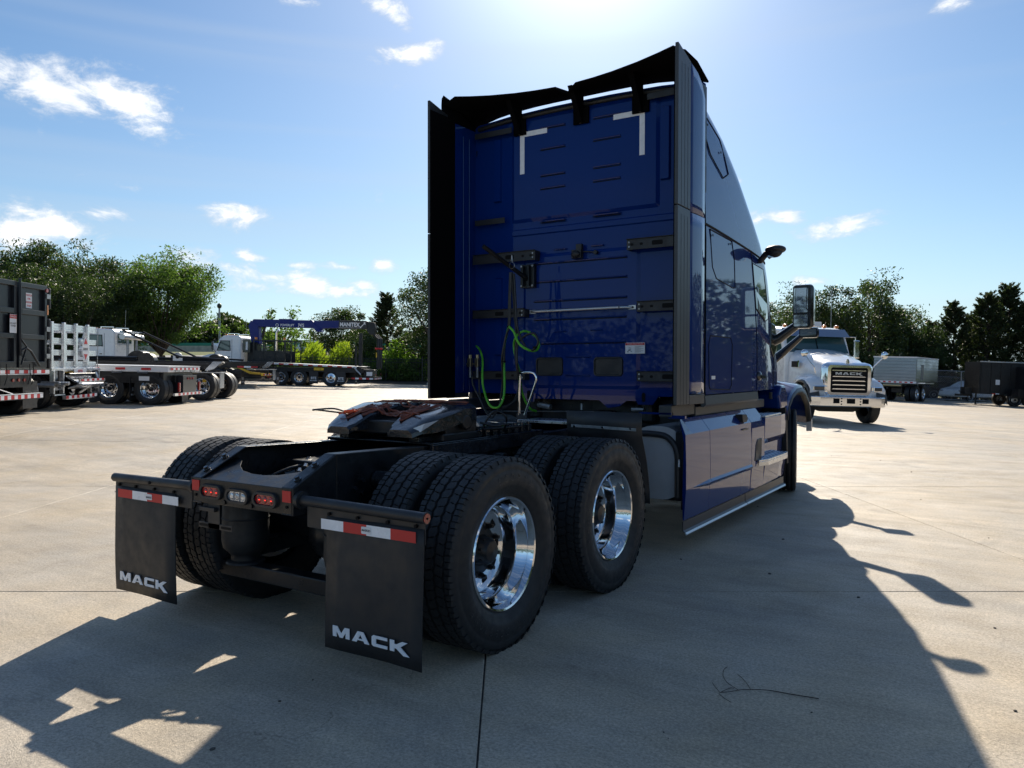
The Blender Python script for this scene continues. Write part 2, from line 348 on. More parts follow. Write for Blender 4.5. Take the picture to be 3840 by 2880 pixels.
def text(name, s, size, M, mat_, parent, align='CENTER', extrude=.0008, bold=0.0, sx=1.0):
    c = bpy.data.curves.new(name, 'FONT'); c.body = s; c.size = size; c.align_x = align; c.align_y = 'CENTER'; c.extrude = extrude; c.offset = bold; c.materials.append(MT[mat_]); c.resolution_u = 3
    o = bpy.data.objects.new(name, c); col.objects.link(o)
    if parent: o.parent = parent
    bpy.context.view_layer.update(); dg = bpy.context.evaluated_depsgraph_get(); me = bpy.data.meshes.new_from_object(o.evaluated_get(dg)); bpy.data.objects.remove(o)
    o = bpy.data.objects.new(name, me); col.objects.link(o); o.parent = parent; o['kind'] = 'stuff'
    o.matrix_local = M @ Matrix.Diagonal((sx, 1, 1, 1)); return o
def face_M(p, right, up):
    r = Vector(right).normalized(); u = Vector(up).normalized(); n = r.cross(u)
    m = Matrix((r, u, n)).transposed().to_4x4(); m.translation = p; return m
def sstep(a, b, x):
    t = max(0, min(1, (x - a) / (b - a))); return t * t * (3 - 2 * t)

# ---------------------------------------------------------------- site: (r, d) = metres right of / away from the viewer
def W(r, d): v = CAM + RR * r + FF * d; return v.x, v.y
def site(x, y): v = Vector((x, y, 0)) - CAM; v.z = 0; return v.dot(RR), v.dot(FF)
def gz(r, d):
    w = sstep(10, 17, d)
    z = -.0185 * r + .0057 * min(d, 75) - .03
    if r > 10: z -= .018 * (min(r, 40) - 10)
    if r < -25: z = -.0185 * -25 + .0057 * min(d, 75) - .03
    z *= w
    k = sstep(8, -14, r)
    up = 1.3 * sstep(61, 74, d) + 1.1 * sstep(74, 100, d) + 1.2 * sstep(100, 135, d) + 1.0 * sstep(140, 170, d)
    return z + k * up
def P3(r, d, z=0): x, y = W(r, d); return Vector((x, y, gz(r, d) + z))
def place(o, r, d, hr, hd):
    f = (RR * hr + FF * hd).normalized(); e = 1.5
    p = P3(r, d); gx = (gz(r + e, d) - gz(r - e, d)) / (2 * e); gy = (gz(r, d + e) - gz(r, d - e)) / (2 * e)
    n = (Vector((0, 0, 1)) - RR * gx - FF * gy).normalized()
    f = (f - n * f.dot(n)).normalized(); x = f.cross(n)
    m = Matrix((x, f, n)).transposed().to_4x4(); m.translation = p; o.matrix_world = m; return o
def seen(u, d):   # lateral metres at distance d for a photo column u
    return (u - 1920) / 2934.87 * d
def zz(v, d, u=1920):     # height above the datum for a photo row v at distance d
    return CAM.z + (1385.4 + .0016 * (u - 1920) * 1.0 - v) / 2934.87 * d
# ================================================================= ground
def slab_coords(t, n):      # slab grid axes: t along the viewer's right, n away from the viewer
    a = radians(33.1); return (t * cos(a) - n * sin(a), t * sin(a) + n * cos(a))
base = G()
rs = [-900, -500, -300, -200, -140, -100] + [x * 4 for x in range(-20, 21)] + [100, 140, 200, 300, 500, 900]
ds = [-400, -200, -100, -60, -30, -15, 0, 4, 8] + [10 + 2 * i for i in range(24)] + [60, 63, 66, 70, 74, 78, 82, 88, 94, 100, 110, 120, 135, 140, 150, 170, 200, 260, 400, 800, 2500]
rows = []
for d in ds: rows.append([Vector((*W(r, d), gz(r, d) - .03)) for r in rs])
ground = base.loft(rows).ob('ground', 'verge_grass', kind='structure')
lot = G()
rows = []
for i in range(0, 36):
    d = -14 + i * 2.2; rows.append([Vector((*W(r, d), gz(r, d) - .012)) for r in [-60 + 2.5 * j for j in range(52)]])
lot = lot.loft(rows).ob('concrete_lot', 'joint_dark', kind='structure')
for (r0, r1, d0, d1) in ((-60, 67, -60, -7.5), (-60, -40, -7.5, 50), (44, 67, -7.5, 50), (-40, -9, -7.5, 2), (9, 44, -7.5, 2)):
    rows = []
    for i in range(13):
        d = d0 + (d1 - d0) * i / 12; rows.append([Vector((*W(r0 + (r1 - r0) * j / 12, d), gz(r0 + (r1 - r0) * j / 12, d) - .004)) for j in range(13)])
    G().loft(rows).ob('concrete_apron', 'concrete', lot)
TS = [-41.5, -37, -32.4, -27.8, -23.1, -18.4, -13.7, -9.05, -4.39, .53, 4.68, 9.3, 13.9, 18.5, 23.1, 27.7, 32.3, 36.9, 41.5, 46.1]
NS = [-9.4, -4.8, -.147, 4.55, 9.2, 13.8, 18.4, 23, 27.6, 32.2, 36.8, 41.4, 46, 50.6, 55.2, 59.8]
near_f = 0
for i in range(len(TS) - 1):
    for j in range(len(NS) - 1):
        cx, cy = slab_coords((TS[i] + TS[i + 1]) / 2, (NS[j] + NS[j + 1]) / 2); r, d = site(cx, cy)
        if abs(r) > 8 + .85 * max(d, 0) or d < -8: continue
        g = .0042; k = 5 if d < 12 else 3
        rows = []
        t0, t1, n0, n1 = TS[i] + g, TS[i + 1] - g, NS[j] + g, NS[j + 1] - g
        def P(t, n, dz=0):
            x, y = slab_coords(t, n); rr_, dd_ = site(x, y); return (x, y, gz(rr_, dd_) + dz)
        ts = [t0, t0 + .004] + [t0 + (t1 - t0) * q / k for q in range(1, k)] + [t1 - .004, t1]
        ns = [n0, n0 + .004] + [n0 + (n1 - n0) * q / k for q in range(1, k)] + [n1 - .004, n1]
        for b_, n_ in enumerate(ns): rows.append([P(t_, n_, -.003 if (a_ in (0, len(ts) - 1) or b_ in (0, len(ns) - 1)) else 0) for a_, t_ in enumerate(ts)])
        Gb = G().loft(rows)
        edge = [rows[0][q] for q in range(len(ts))] + [rows[q][-1] for q in range(1, len(ns))] + [rows[-1][q] for q in range(len(ts) - 2, -1, -1)] + [rows[q][0] for q in range(len(ns) - 2, 0, -1)]
        Gb.loft([edge, [(x, y, z - .02) for x, y, z in edge]], closed=True)
        Gb.ob('concrete_slab', 'concrete', lot)

# ================================================================= lettering: wide block capitals, unit height
LET = {'M': (1.5, [[(0, 0), (.34, 0), (.34, .55), (.62, 0), (.88, 0), (1.16, .55), (1.16, 0), (1.5, 0), (1.5, 1), (1.08, 1), (.75, .38), (.42, 1), (0, 1)]]),
       'A': (1.5, [[(0, 0), (.40, 0), (.50, .2), (.5, .2), (.98, .2), (1.08, 0), (1.5, 0), (.98, 1), (.5, 1)], ]),
       'C': (1.3, [[(.14, 0), (1.3, 0), (1.3, .27), (.36, .27), (.36, .73), (1.3, .73), (1.3, 1), (.14, 1), (0, .86), (0, .14)]]),
       'K': (1.5, [[(0, 0), (.36, 0), (.36, .30), (.52, .30), (1.10, -.22), (1.56, -.22), (.86, .50), (1.44, 1), (.98, 1), (.52, .68), (.36, .68), (.36, 1), (0, 1)]])}
def block_word(name, word, M, h, w, matn, parent, depth=.003, gap=.22, outline=0):
    tot = sum(LET[c][0] for c in word) + gap * (len(word) - 1); x = -tot / 2; sx = w / tot
    g = G()
    for c in word:
        lw, polys = LET[c]
        if c == 'A':
            # outer left leg, right leg, cap and bar around the counter
            for q in ([(0, 0), (.40, 0), (.56, .34), (.56, .34), (.74, .72), (.74, 1), (.5, 1)], [(1.5, 0), (1.0, 1), (.74, 1), (.74, .72), (.93, .34), (1.10, 0)], [(.49, .2), (1.01, .2), (.93, .34), (.56, .34)]):
                q = [p for i_, p in enumerate(q) if p != q[i_ - 1]]
                g.pr([((x + a) * sx, (b - .5) * h) for a, b in q], 'z', 0, depth, M)
        else:
            g.pr([((x + a) * sx, (b - .5) * h) for a, b in polys[0]], 'z', 0, depth, M)
        x += lw + gap
    return g.ob(name, matn, parent, fix=True)
def tape(parent, p0, p1, h, n, nrm, first=0, th=.002):
    """a strip of alternating red and white reflective pieces between p0 and p1 (bottom edge)"""
    p0, p1 = Vector(p0), Vector(p1); u = (p1 - p0).normalized(); up = Vector((0, 0, 1)); nrm = Vector(nrm).normalized() * th
    L = (p1 - p0).length / n
    for k in range(2):
        g = G()
        for i in range(n):
            if (i + first) % 2 != k: continue
            a = p0 + u * L * i; b = p0 + u * L * (i + 1)
            vs = [a, b, b + up * h, a + up * h]; g.add(vs + [v + nrm for v in vs], [(0, 1, 2, 3), (4, 7, 6, 5), (0, 4, 5, 1), (1, 5, 6, 2), (2, 6, 7, 3), (3, 7, 4, 0)])
        if n <= 4:
            for q in range(0, len(g.f), 6):
                h_ = G(); o_ = q // 6 * 8; h_.add(g.v[o_:o_ + 8], [tuple(i - o_ for i in f) for f in g.f[q:q + 6]]); h_.ob('red_reflective_tape' if k == 0 else 'white_reflective_tape', 'red_tape' if k == 0 else 'white_tape', parent, fix=True)
            continue
        if g.f: g.ob('red_reflective_tape' if k == 0 else 'white_reflective_tape', 'red_tape' if k == 0 else 'white_tape', parent, fix=True, kind='stuff')

# ================================================================= wheels
def tyre_mesh(g, x, r, w, n=64, grooves=0):
    """carcass of revolution about local x, centred on x"""
    h = w / 2; tr = h * .86
    if grooves:
        crown = []; k = grooves * 2 + 1
        for i in range(k):
            a = -tr + 2 * tr * i / k; b = -tr + 2 * tr * (i + 1) / k
            if i % 2 == 0: crown += [(r, a + .003), (r, b - .003)] if 0 < i < k - 1 else ([(r, a + .004), (r, b - .003)] if i == 0 else [(r, a + .003), (r, b - .004)])
            else: m_ = (a + b) / 2; crown += [(r - .014, m_ - .004), (r - .014, m_ + .004)]
    else: crown = [(r, -tr), (r, -tr * .3), (r, tr * .3), (r, tr)]
    side = [(r - .012, tr + .012), (r - .045, h * .985), (r - .052, h * .97), (r - .058, h * .985), (r - .10, h + .004), (r - .135, h * 1.0), (r - .142, h * .975), (r - .175, h * .88), (r - .198, h * .80), (r - .206, h * .72)]
    prof = [(a, -b) for a, b in reversed(side)] + crown + side
    g.lathe([(a, x + b) for a, b in prof], (0, 0, 0), 'x', n)
def tread_blocks(g, x, r, w, seed=0):
    """drive-axle tread: staggered six-sided blocks in three rows and two sliced shoulders"""
    h = w / 2 * .86; n = 62; rr_ = random.Random(seed); dep = .016
    rows = [(-.50, .44), (0, .47), (.50, .44)]
    for q, (c, ww) in enumerate(rows):
        for i in range(n):
            a0 = 2 * pi * (i + .5 * (q % 2)) / n; L = 2 * pi / n * .97; cx = x + c * h * 1.04; hw = ww * h / 2 * .98; sk = .09 * L * (1 if q == 1 else -1)
            pts = [(-hw * .72, -L / 2 + sk), (0, -L / 2 * .9), (hw * .72, -L / 2 - sk), (hw, 0), (hw * .72, L / 2 - sk), (0, L / 2 * .9), (-hw * .72, L / 2 + sk), (-hw, 0)]
            top = r + dep + rr_.uniform(-.0008, .0008); vs = []
            for rad, f_ in ((r - .004, 1.04), (top, .965)):
                for (u, v) in pts: a = a0 + v * f_; vs.append((cx + u * f_, rad * cos(a), rad * sin(a)))
            k = len(pts); fs = [tuple(range(k, 2 * k))] + [(j, (j + 1) % k, (j + 1) % k + k, j + k) for j in range(k)]
            g.add(vs, fs)
            if q != 9:   # sipes: two thin ridges read as slices
                pass
    for s in (-1, 1):
        m2 = 100
        for i in range(m2):
            a0 = 2 * pi * i / m2; L = 2 * pi / m2 * .86; x0 = x + s * h * .80; x1 = x + s * (h + .004 + (.006 if i % 2 else 0)); vs = []
            for rad, f_, xe in ((r - .004, 1.0, x1 + s * .008), (r + dep * .97 + rr_.uniform(-.001, .001), .94, x1)):
                for (xx, v) in ((x0, -L / 2), (xe, -L / 2), (xe, L / 2), (x0, L / 2)): a = a0 + v * f_; vs.append((xx, rad * cos(a), rad * sin(a)))
            fs = [(4, 5, 6, 7), (0, 1, 5, 4), (1, 2, 6, 5), (2, 3, 7, 6), (3, 0, 4, 7)]; g.add(vs, fs)
def rim_profile(hw=.112, disc=-.055, r=.295, convex=False):
    o = hw
    return [(r + .007, o - .006), (r + .010, o), (r + .004, o + .006), (r - .006, o + .002), (r - .012, o - .010), (r - .022, o - .030), (r - .026, o - .055), (r - .050, o - .082), (r - .054, o - .11),
            (r - .052, disc + .030), (r - .062, disc + .012), (r - .085, disc + .004), (.165, disc), (.150, disc + (.010 if convex else -.004)), (.095, disc + (.012 if convex else -.004)), (.09, disc - .02)]
def outer_wheel(parent, x, y, z, side, r=.503, w=.275, rimmat='polished_aluminium', tread=True, seed=1, deep=True, name='wheel'):
    """one wheel: rim (with hand holes), tyre, tread, hub. side = +1 right, -1 left (outside direction)"""
    rim = G(); disc = -.075 if deep else .06
    prof = rim_profile(disc=disc, convex=not deep); rim.lathe([(a, side * b) for a, b in prof], (0, 0, 0), 'x', 72)
    rim.lathe([(.300, -side * .112), (.285, -side * .10), (.262, -side * .03), (.25, side * (disc - .03))], (0, 0, 0), 'x', 48)
    o = rim.ob(name, rimmat, parent, smooth=35); o.location = (x, y, z); o.rotation_euler = (seed * 1.3, 0, 0)
    hh = G()
    for i in range(10):     # hand holes: dark recessed cups ringed in metal
        a = 2 * pi * i / 10; c = Vector((side * (disc + .0035), .195 * cos(a), .195 * sin(a))); hh.cyl(c, c + Vector((side * -.012, 0, 0)), .026, 16)
    hh.ob('hand_holes', 'seam_black', o, smooth=30)
    t = G(); tyre_mesh(t, 0, r, w, 72, 0 if tread else 4); t.ob('tyre', 'tyre_rubber', o, smooth=40)
    if tread:
        b = G(); tread_blocks(b, 0, r - .004, w, seed); b.ob('tyre_tread', 'tyre_tread', o, kind='stuff')
    hb = G(); ex = side * (disc + (.07 if deep else .05))
    hb.lathe([(.0, ex + side * .035), (.055, ex + side * .03), (.072, ex + side * .01), (.085, side * (disc + .03)), (.135, side * (disc + .02)), (.145, side * disc)], (0, 0, 0), 'x', 32)
    for i in range(10):
        a = 2 * pi * (i + .5) / 10; c = Vector((side * (disc + .002), .143 * cos(a), .143 * sin(a))); hb.cyl(c, c + Vector((side * .034, 0, 0)), .0165, 6); hb.cyl(c, c + Vector((side * .052, 0, 0)), .0105, 8)
    for i in range(8):
        a = 2 * pi * i / 8; c = Vector((side * (disc + .06), .07 * cos(a), .07 * sin(a))); hb.cyl(c, c + Vector((side * .016, 0, 0)), .009, 6)
    hb.ob('hub', 'chassis_black', o, smooth=30)
    return o
def inner_wheel(parent, x, y, z, side, r=.503, w=.275, seed=1):
    t = G(); tyre_mesh(t, 0, r, w, 64); o = t.ob('inner_wheel', 'tyre_rubber', parent, smooth=40); o.location = (x, y, z); o.rotation_euler = (seed, 0, 0)
    b = G(); tread_blocks(b, 0, r - .004, w, seed); b.ob('tyre_tread', 'tyre_tread', o, kind='stuff')
    k = G(); k.lathe([(.305, side * .11), (.27, side * .05), (.25, -side * .05), (.25, -side * .11), (.05, -side * .06)], (0, 0, 0), 'x', 32); k.ob('rim', 'aluminium', o, smooth=30)
    return o

# ================================================================= the blue tractor
T = empty('semi_truck'); tag(T, 'glossy dark blue sleeper semi tractor parked without trailer, seen from its rear right corner', 'semi truck')
WZ = .503
# tyre lettering (moulded, black on black)
def arc_text(s_, rad, a0, step, x, y, z, size, par):
    for i, ch in enumerate(s_):
        a = a0 - i * step
        p = Vector((x, y + rad * cos(a), z + rad * sin(a))); up = Vector((0, cos(a), sin(a))); rt = Vector((0, sin(a), -cos(a))) 
        o = text('tyre_lettering', ch, size, face_M(p, rt, up), 'tyre_letter', par, extrude=.0015, sx=.8)

# prototypes, then copies
ow = outer_wheel(T, 1.075, -.66, WZ, 1, seed=1)
arc_text('BRIDGESTONE', .405, radians(215), radians(7.5), .1395, 0, 0, .055, ow); arc_text('ECOPIA', .405, radians(30), radians(9), .1395, 0, 0, .055, ow)
for (x, y, s, sd_) in ((1.075, .66, 1, 2.2), (-1.075, -.66, -1, 3.1), (-1.075, .66, -1, 4.0)):
    if s == 1: c = dup(ow, T)
    elif s == -1:
        c = dup(ow, T); c.rotation_euler = (0, 0, pi)
    c.location = (x, y, WZ); c.rotation_euler = (sd_ * 1.3, 0, pi if s < 0 else 0)
iw = inner_wheel(T, .735, -.66, WZ, 1, seed=2)
for (x, y, s, sd_) in ((.735, .66, 1, 1.2), (-.735, -.66, -1, .4), (-.735, .66, -1, 2.0)):
    c = dup(iw, T); c.location = (x, y, WZ); c.rotation_euler = (sd_, 0, pi if s < 0 else 0)
YS = 5.83
fw = outer_wheel(T, 1.055, YS, WZ, 1, w=.285, tread=False, deep=False, seed=3, name='steer_wheel')
c = dup(fw, T); c.location = (-1.055, YS, WZ); c.rotation_euler = (1, 0, pi + radians(13)); fw.rotation_euler = (3, 0, radians(13))

# -- chassis rails: taper down to the rear
def rail(s):
    g = G(); prof_t = [(-1.43, .882), (-1.13, 1.030), (-.4, 1.012), (1.0, .995), (7.0, .99)]; prof_b = [(-1.43, .742), (-1.13, .745), (-.4, .742), (1.0, .735), (7.0, .735)]
    xo, xi, th = s * .413, s * .325, .009
    for k in range(len(prof_t) - 1):
        (y0, t0), (y1, t1) = prof_t[k], prof_t[k + 1]; b0, b1 = prof_b[k][1], prof_b[k + 1][1]
        def hexa(xa, xb, za0, zb0, za1, zb1):
            vs = [(xa, y0, za0), (xb, y0, za0), (xb, y0, zb0), (xa, y0, zb0), (xa, y1, za1), (xb, y1, za1), (xb, y1, zb1), (xa, y1, zb1)]
            g.add(vs, [(0, 1, 2, 3), (7, 6, 5, 4), (0, 4, 5, 1), (1, 5, 6, 2), (2, 6, 7, 3), (3, 7, 4, 0)])
        hexa(xo, xo - s * th, b0, t0, b1, t1); hexa(xo - s * th, xi, t0 - th, t0, t1 - th, t1); hexa(xo - s * th, xi, b0, b0 + th, b1, b1 + th)
    o = g.ob('chassis_rail', 'chassis_black', T, fix=True, bevel=.004)
    return o
for s in (-1, 1):
    r_ = rail(s); bo = G()
    for y in (-1.36, -1.24):
        zt = .882 + (y + 1.43) / .3 * .148; c = Vector((s * .37, y, zt)); n = Vector((0, -.44, .9)).normalized()
        bo.cyl(c, c + n * .006, .021, 16); bo.cyl(c + n * .006, c + n * .02, .013, 6)
    for y in (-1.0, -.94, -.62, -.55, -.2, -.1, .3, .4, .8, 1.0, 1.2, 1.5):
        for z in (.80, .87) if int(y * 10) % 2 else (.83,):
            c = Vector((s * .413, y, z)); bo.cyl(c, c + Vector((s * .02, 0, 0)), .014, 6)
    bo.ob('rail_bolts', 'grease_black', r_, smooth=30)
# -- rear crossmember with lamps
cm = G(); 
out = [(-.405, .742), (.392, .742), (.392, .880), (-.405, .880)]
cm.bx(-.400, .400, -1.428, -1.420, .745, .880)
top = [(-.400, -1.42), (.400, -1.42)]
arc = [(.400, -1.24)] + [(.33 * cos(a), -1.20 + -.10 * sin(a)) for a in [pi * i / 12 for i in range(13)]] + [(-.400, -1.24)]
arc = [(.400, -1.20), (.35, -1.185), (.31, -1.20), (.25, -1.255), (.16, -1.30), (.06, -1.318), (-.04, -1.316), (-.14, -1.295), (-.22, -1.25), (-.28, -1.19), (-.33, -1.165), (-.37, -1.17), (-.400, -1.20)]
vs = []
pl = [(-.400, -1.42), (.400, -1.42)] + arc
g2 = G(); k = len(pl)
def zt_(y): return .876 + (y + 1.42) * .36
g2.add([(x, y, zt_(y)) for x, y in pl] + [(x, y, zt_(y) - .008) for x, y in pl], [tuple(range(k)), tuple(range(2 * k - 1, k - 1, -1))] + [((i + 1) % k, i, i + k, (i + 1) % k + k) for i in range(k)])
g2.ob('crossmember_top_plate', 'chassis_black', T, fix=True, bevel=.003)
cm.bx(-.400, .400, -1.42, -1.36, .742, .750)
cmo = cm.ob('rear_crossmember', 'chassis_black', T, bevel=.004)
for s, x in ((-1, -.372), (1, .366)):
    G().box((x, -1.430, .838), (.062, .004, .058)).ob('red_reflector_patch', 'red_tape', cmo)
    G().cyl((x, -1.429, .785), (x, -1.434, .785), .008, 10).ob('bolt_hole', 'seam_black', cmo)
for x in (-.125, .095): G().cyl((x, -1.428, .765), (x, -1.438, .765), .013, 12).ob('rivet', 'chassis_black', cmo, smooth=30)
for i, (x, z, mt_) in enumerate(((-.232, .812, 'red_lens'), (-.011, .806, 'clear_lens'), (.209, .808, 'red_lens'))):
    lamp = empty('tail_lamp', T) if False else G()
    lamp.loft([[(a, -1.428, b) for a, b in rrect(x, z, .192, .082, .040)], [(a, -1.446, b) for a, b in rrect(x, z, .186, .076, .038)], [(a, -1.446, b) for a, b in rrect(x, z, .156, .052, .026)], [(a, -1.434, b) for a, b in rrect(x, z, .154, .05, .025)]], closed=True)
    lo = lamp.ob('tail_lamp' if mt_ == 'red_lens' else 'reversing_lamp', 'black_plastic', T, smooth=30)
    lens = G(); lens.pr(rrect(x, z, .152, .048, .024), 'y', -1.436, -1.4345); lens.ob('lens', mt_, lo, fix=True)
    bulbs = G()
    for j in (-1, 0, 1):
        bulbs.ell((x + j * .046, -1.435, z), (.019, .006, .019), 12, 8)
    bulbs.ob('lamp_optics', mt_, lo, smooth=60)
    if mt_ == 'red_lens':
        gl = G()
        for j in (-1, 0, 1): gl.ell((x + j * .045 + .006, -1.4405, z - .001), (.006, .0015, .0025), 8, 6)
        gl.ob('lamp_glow', 'red_glow', lo)
    else:
        dv = G()
        for j in (-.5, .5): dv.box((x + j * .046, -1.440, z), (.003, .004, .044))
        dv.ob('lens_divider', 'sticker_print', lo)
# licence bracket
g = G(); g.bx(-.30, -.20, -1.405, -1.401, .60, .742); g.bx(-.385, -.095, -1.405, -1.401, .600, .632); g.bx(-.345, -.215, -1.43, -1.405, .700, .722)
lb = g.ob('licence_plate_bracket', 'black_plastic', T, bevel=.002)
for x in (-.335, -.145): G().pr(rrect(x, .616, .085, .014, .0069), 'y', -1.4065, -1.4052).ob('slot', 'seam_black', lb, fix=True)
# mud flap hangers, flaps, tape, lettering
for s in (-1, 1):
    g = G(); g.tube([(s * .425, -1.39, .822), (s * 1.235, -1.39, .812)], .0265, 24); g.tube([(s * .415, -1.39, .822), (s * .44, -1.39, .822)], .045, 20)
    hb = g.ob('flap_hanger', 'black_plastic', T, smooth=40, label='right mud flap hanger bar with round red end reflector' if s > 0 else None)
    G().bx(min(s * .47, s * 1.23), max(s * .47, s * 1.23), -1.388, -1.384, .69, .815).ob('hanger_plate', 'black_plastic', hb)
    b = G()
    for x in (.63, .82, 1.01, 1.18): b.cyl((s * x, -1.388, .772), (s * x, -1.400, .772), .009, 8)
    if s < 0: b.cyl((s * .83, -1.414, .812), (s * .83, -1.422, .812), .010, 8)
    b.ob('hanger_bolts', 'seam_black', hb, smooth=30)
    if s > 0:
        G().cyl((1.235, -1.39, .812), (1.240, -1.39, .812), .0285, 24).ob('end_cap', 'black_plastic', hb, smooth=30)
        e = G().cyl((1.240, -1.39, .812), (1.243, -1.39, .812), .023, 24).ob('end_reflector', 'red_lens', hb, smooth=30)
        G().cyl((1.243, -1.39, .812), (1.246, -1.39, .812), .005, 12).ob('reflector_pin', 'seam_black', hb)
    rows = []
    for i in range(9):
        z = .76 - (.76 - .118) * i / 8; yy = -1.391 - .012 * sin(i / 8 * pi) - (.012 * (i / 8) ** 2 if s > 0 else -.006 * (i / 8))
        rows.append([(s * (.615 + .611 * j / 6), yy + .006 * sin(j * 1.1 + i * .5), z) for j in range(7)])
    fl = G().loft(rows).ob('mud_flap', 'flap_rubber', T, smooth=60, solid=.006)
    x0, x1 = (.590, 1.192) if s > 0 else (-1.170, -.567)
    tape(hb, (x0, -1.408, .698), (x1, -1.408, .698), .0505, 4, (0, -1, 0), first=1 if s > 0 else 0, th=.0015)
    xc = (x0 + x1) / 2 - (.0 if s > 0 else -.02)
    lab = G().pr(rrect(xc, .722 if s > 0 else .725, .062, .034, .005), 'y', -1.4105, -1.4115).ob('sticker', 'white_vinyl', hb, fix=True)
    tx = text('sticker_text', 'MASKED', .0145, face_M((xc, -1.4118, .722), (1, 0, 0), (0, 0, 1)), 'seam_black', hb, bold=.0003, extrude=.0002)
    xm = .918 if s > 0 else -.926
    yw = -1.424 if s > 0 else -1.402
    block_word('flap_lettering', 'MACK', face_M((xm, -1.417 if s > 0 else -1.401, .213), (1, 0, 0), (0, -.018 if s > 0 else .01, 1)), .052, .478, 'letter_silver', T, depth=.0035)
# -- suspension
g = G(); g.bx(-.66, .66, -1.10, -1.00, .235, .325); g.ob('suspension_crossbar', 'chassis_black', T, bevel=.008)
for y0 in (-1.05, .22):
    for s in (-1, 1):
        g = G(); g.lathe([(.0, .735), (.12, .735), (.132, .70), (.137, .56), (.14, .47), (.13, .42), (.095, .385), (.085, .37), (.085, .345), (.11, .335), (.115, .325), (0, .325)], (s * .43, y0, 0), 'z', 32)
        g.lathe([(.138, .60), (.141, .595), (.138, .59)], (s * .43, y0, 0), 'z', 32)
        g.ob('air_spring', 'tyre_rubber', T, smooth=40)
for y in (-.66, .66):
    g = G(); g.tube([(-.95, y, WZ), (-.3, y, WZ), (.3, y, WZ), (.95, y, WZ)], [.075, .085, .085, .075], 16); g.ell((0, y - .02, WZ), (.20, .21, .20), 20, 12)
    for s in (-1, 1): g.cyl((s * .57, y, WZ), (s * .60, y, WZ), .2, 24); g.box((s * .43, y - .10, .40), (.09, .45, .09))
    g.ob('drive_axle', 'chassis_black', T, smooth=40)
for s in (-1, 1): G().cyl((s * .50, -.5, .66), (s * .50, .5, .66), .12, 20).ob('tank_like_cylinder', 'chassis_black', T, smooth=40)  # added cylinders, block sunlight leaking between tyres and frame
g = G(); g.cyl((0, .66, .52), (0, 3.6, .62), .06, 14); g.cyl((0, -.45, .5), (0, .5, .5), .055, 14); g.ob('drive_shaft', 'chassis_black', T, smooth=40)
for y, hy in ((-.62, .22), (-.05, .12), (.35, .1), (1.2, .05), (2.0, .05), (3.0, .05)): G().bx(-.325, .325, y - hy, y + hy, .76, .93).ob('crossmember_and_filler', 'chassis_black', T, bevel=.01)  # first one widened as added filler, stops sun patches on the ground
# lines and fittings inside the frame
g = G()
for k in range(5):
    x0 = -.28 + .1 * k; g.tube(spline([(x0, -1.2 + .04 * k, .78), (x0 + .1, -.85, .90 - .02 * k), (x0 * .5, -.5, .80 - .015 * k), (x0 * .6, .4, .80)], 6), .009 + .002 * (k % 2), 8)
g.ob('air_lines', 'black_hose', T, smooth=60)
g = G()
for i in range(9):
    x, y, z = R.uniform(-.25, .25), R.uniform(-1.0, -.3), R.uniform(.80, .93); g.cyl((x, y, z), (x + R.uniform(-.05, .05), y + .05, z + .01), R.uniform(.015, .035), 10)
g.ob('valve_fittings', 'grease_black', T, smooth=30, kind='stuff')
g = G()
for (x, y, z, r_, l) in ((.42, -.82, .86, .05, .09), (.42, -.70, .80, .03, .06), (.42, .32, .86, .055, .12), (.42, .62, .88, .03, .08)): g.cyl((x, y, z), (x + l, y, z), r_, 16)
g.ob('shock_mounts', 'grease_black', T, smooth=30, kind='stuff')
# -- fifth wheel slide base
g = G(); g.bx(-.455, .455, -.36, .98, 1.018, 1.028); g.bx(-.455, -.43, -.36, .98, .93, 1.018); g.bx(.43, .455, -.36, .98, .93, 1.018)
g.bx(-.34, -.26, -.36, .95, 1.028, 1.06); g.bx(.26, .34, -.36, .95, 1.028, 1.06)
g.ob('slide_base_plate', 'grease_black', T, bevel=.003)
for s in (-1, 1):
    g = G()
    for i in range(12): y = -.18 + i * .092; g.bx(s * .365 - .045, s * .365 + .045, y, y + .045, 1.028, 1.075); g.cyl((s * .39, y + .02, 1.07), (s * .39, y + .02, 1.095), .014, 8)
    g.ob('slide_rack', 'grease_black', T, bevel=.003, kind='stuff')
# -- fifth wheel plate
def fz(y): return 1.250 if y > -.02 else 1.250 - (-.02 - y) * .23 - max(0, -.28 - y) * .25
outl = [(.10, -.03), (.035, .06), (.035, .10), (-.035, .10), (-.035, .06), (-.10, -.03), (-.145, -.40), (-.17, -.45), (-.37, -.44), (-.40, -.40), (-.455, -.18), (-.465, .02), (-.44, .12), (-.36, .22), (-.22, .31), (-.08, .35), (.08, .35), (.22, .31), (.36, .22), (.44, .12), (.465, .02), (.455, -.18), (.40, -.40), (.37, -.44), (.17, -.45), (.145, -.40)]
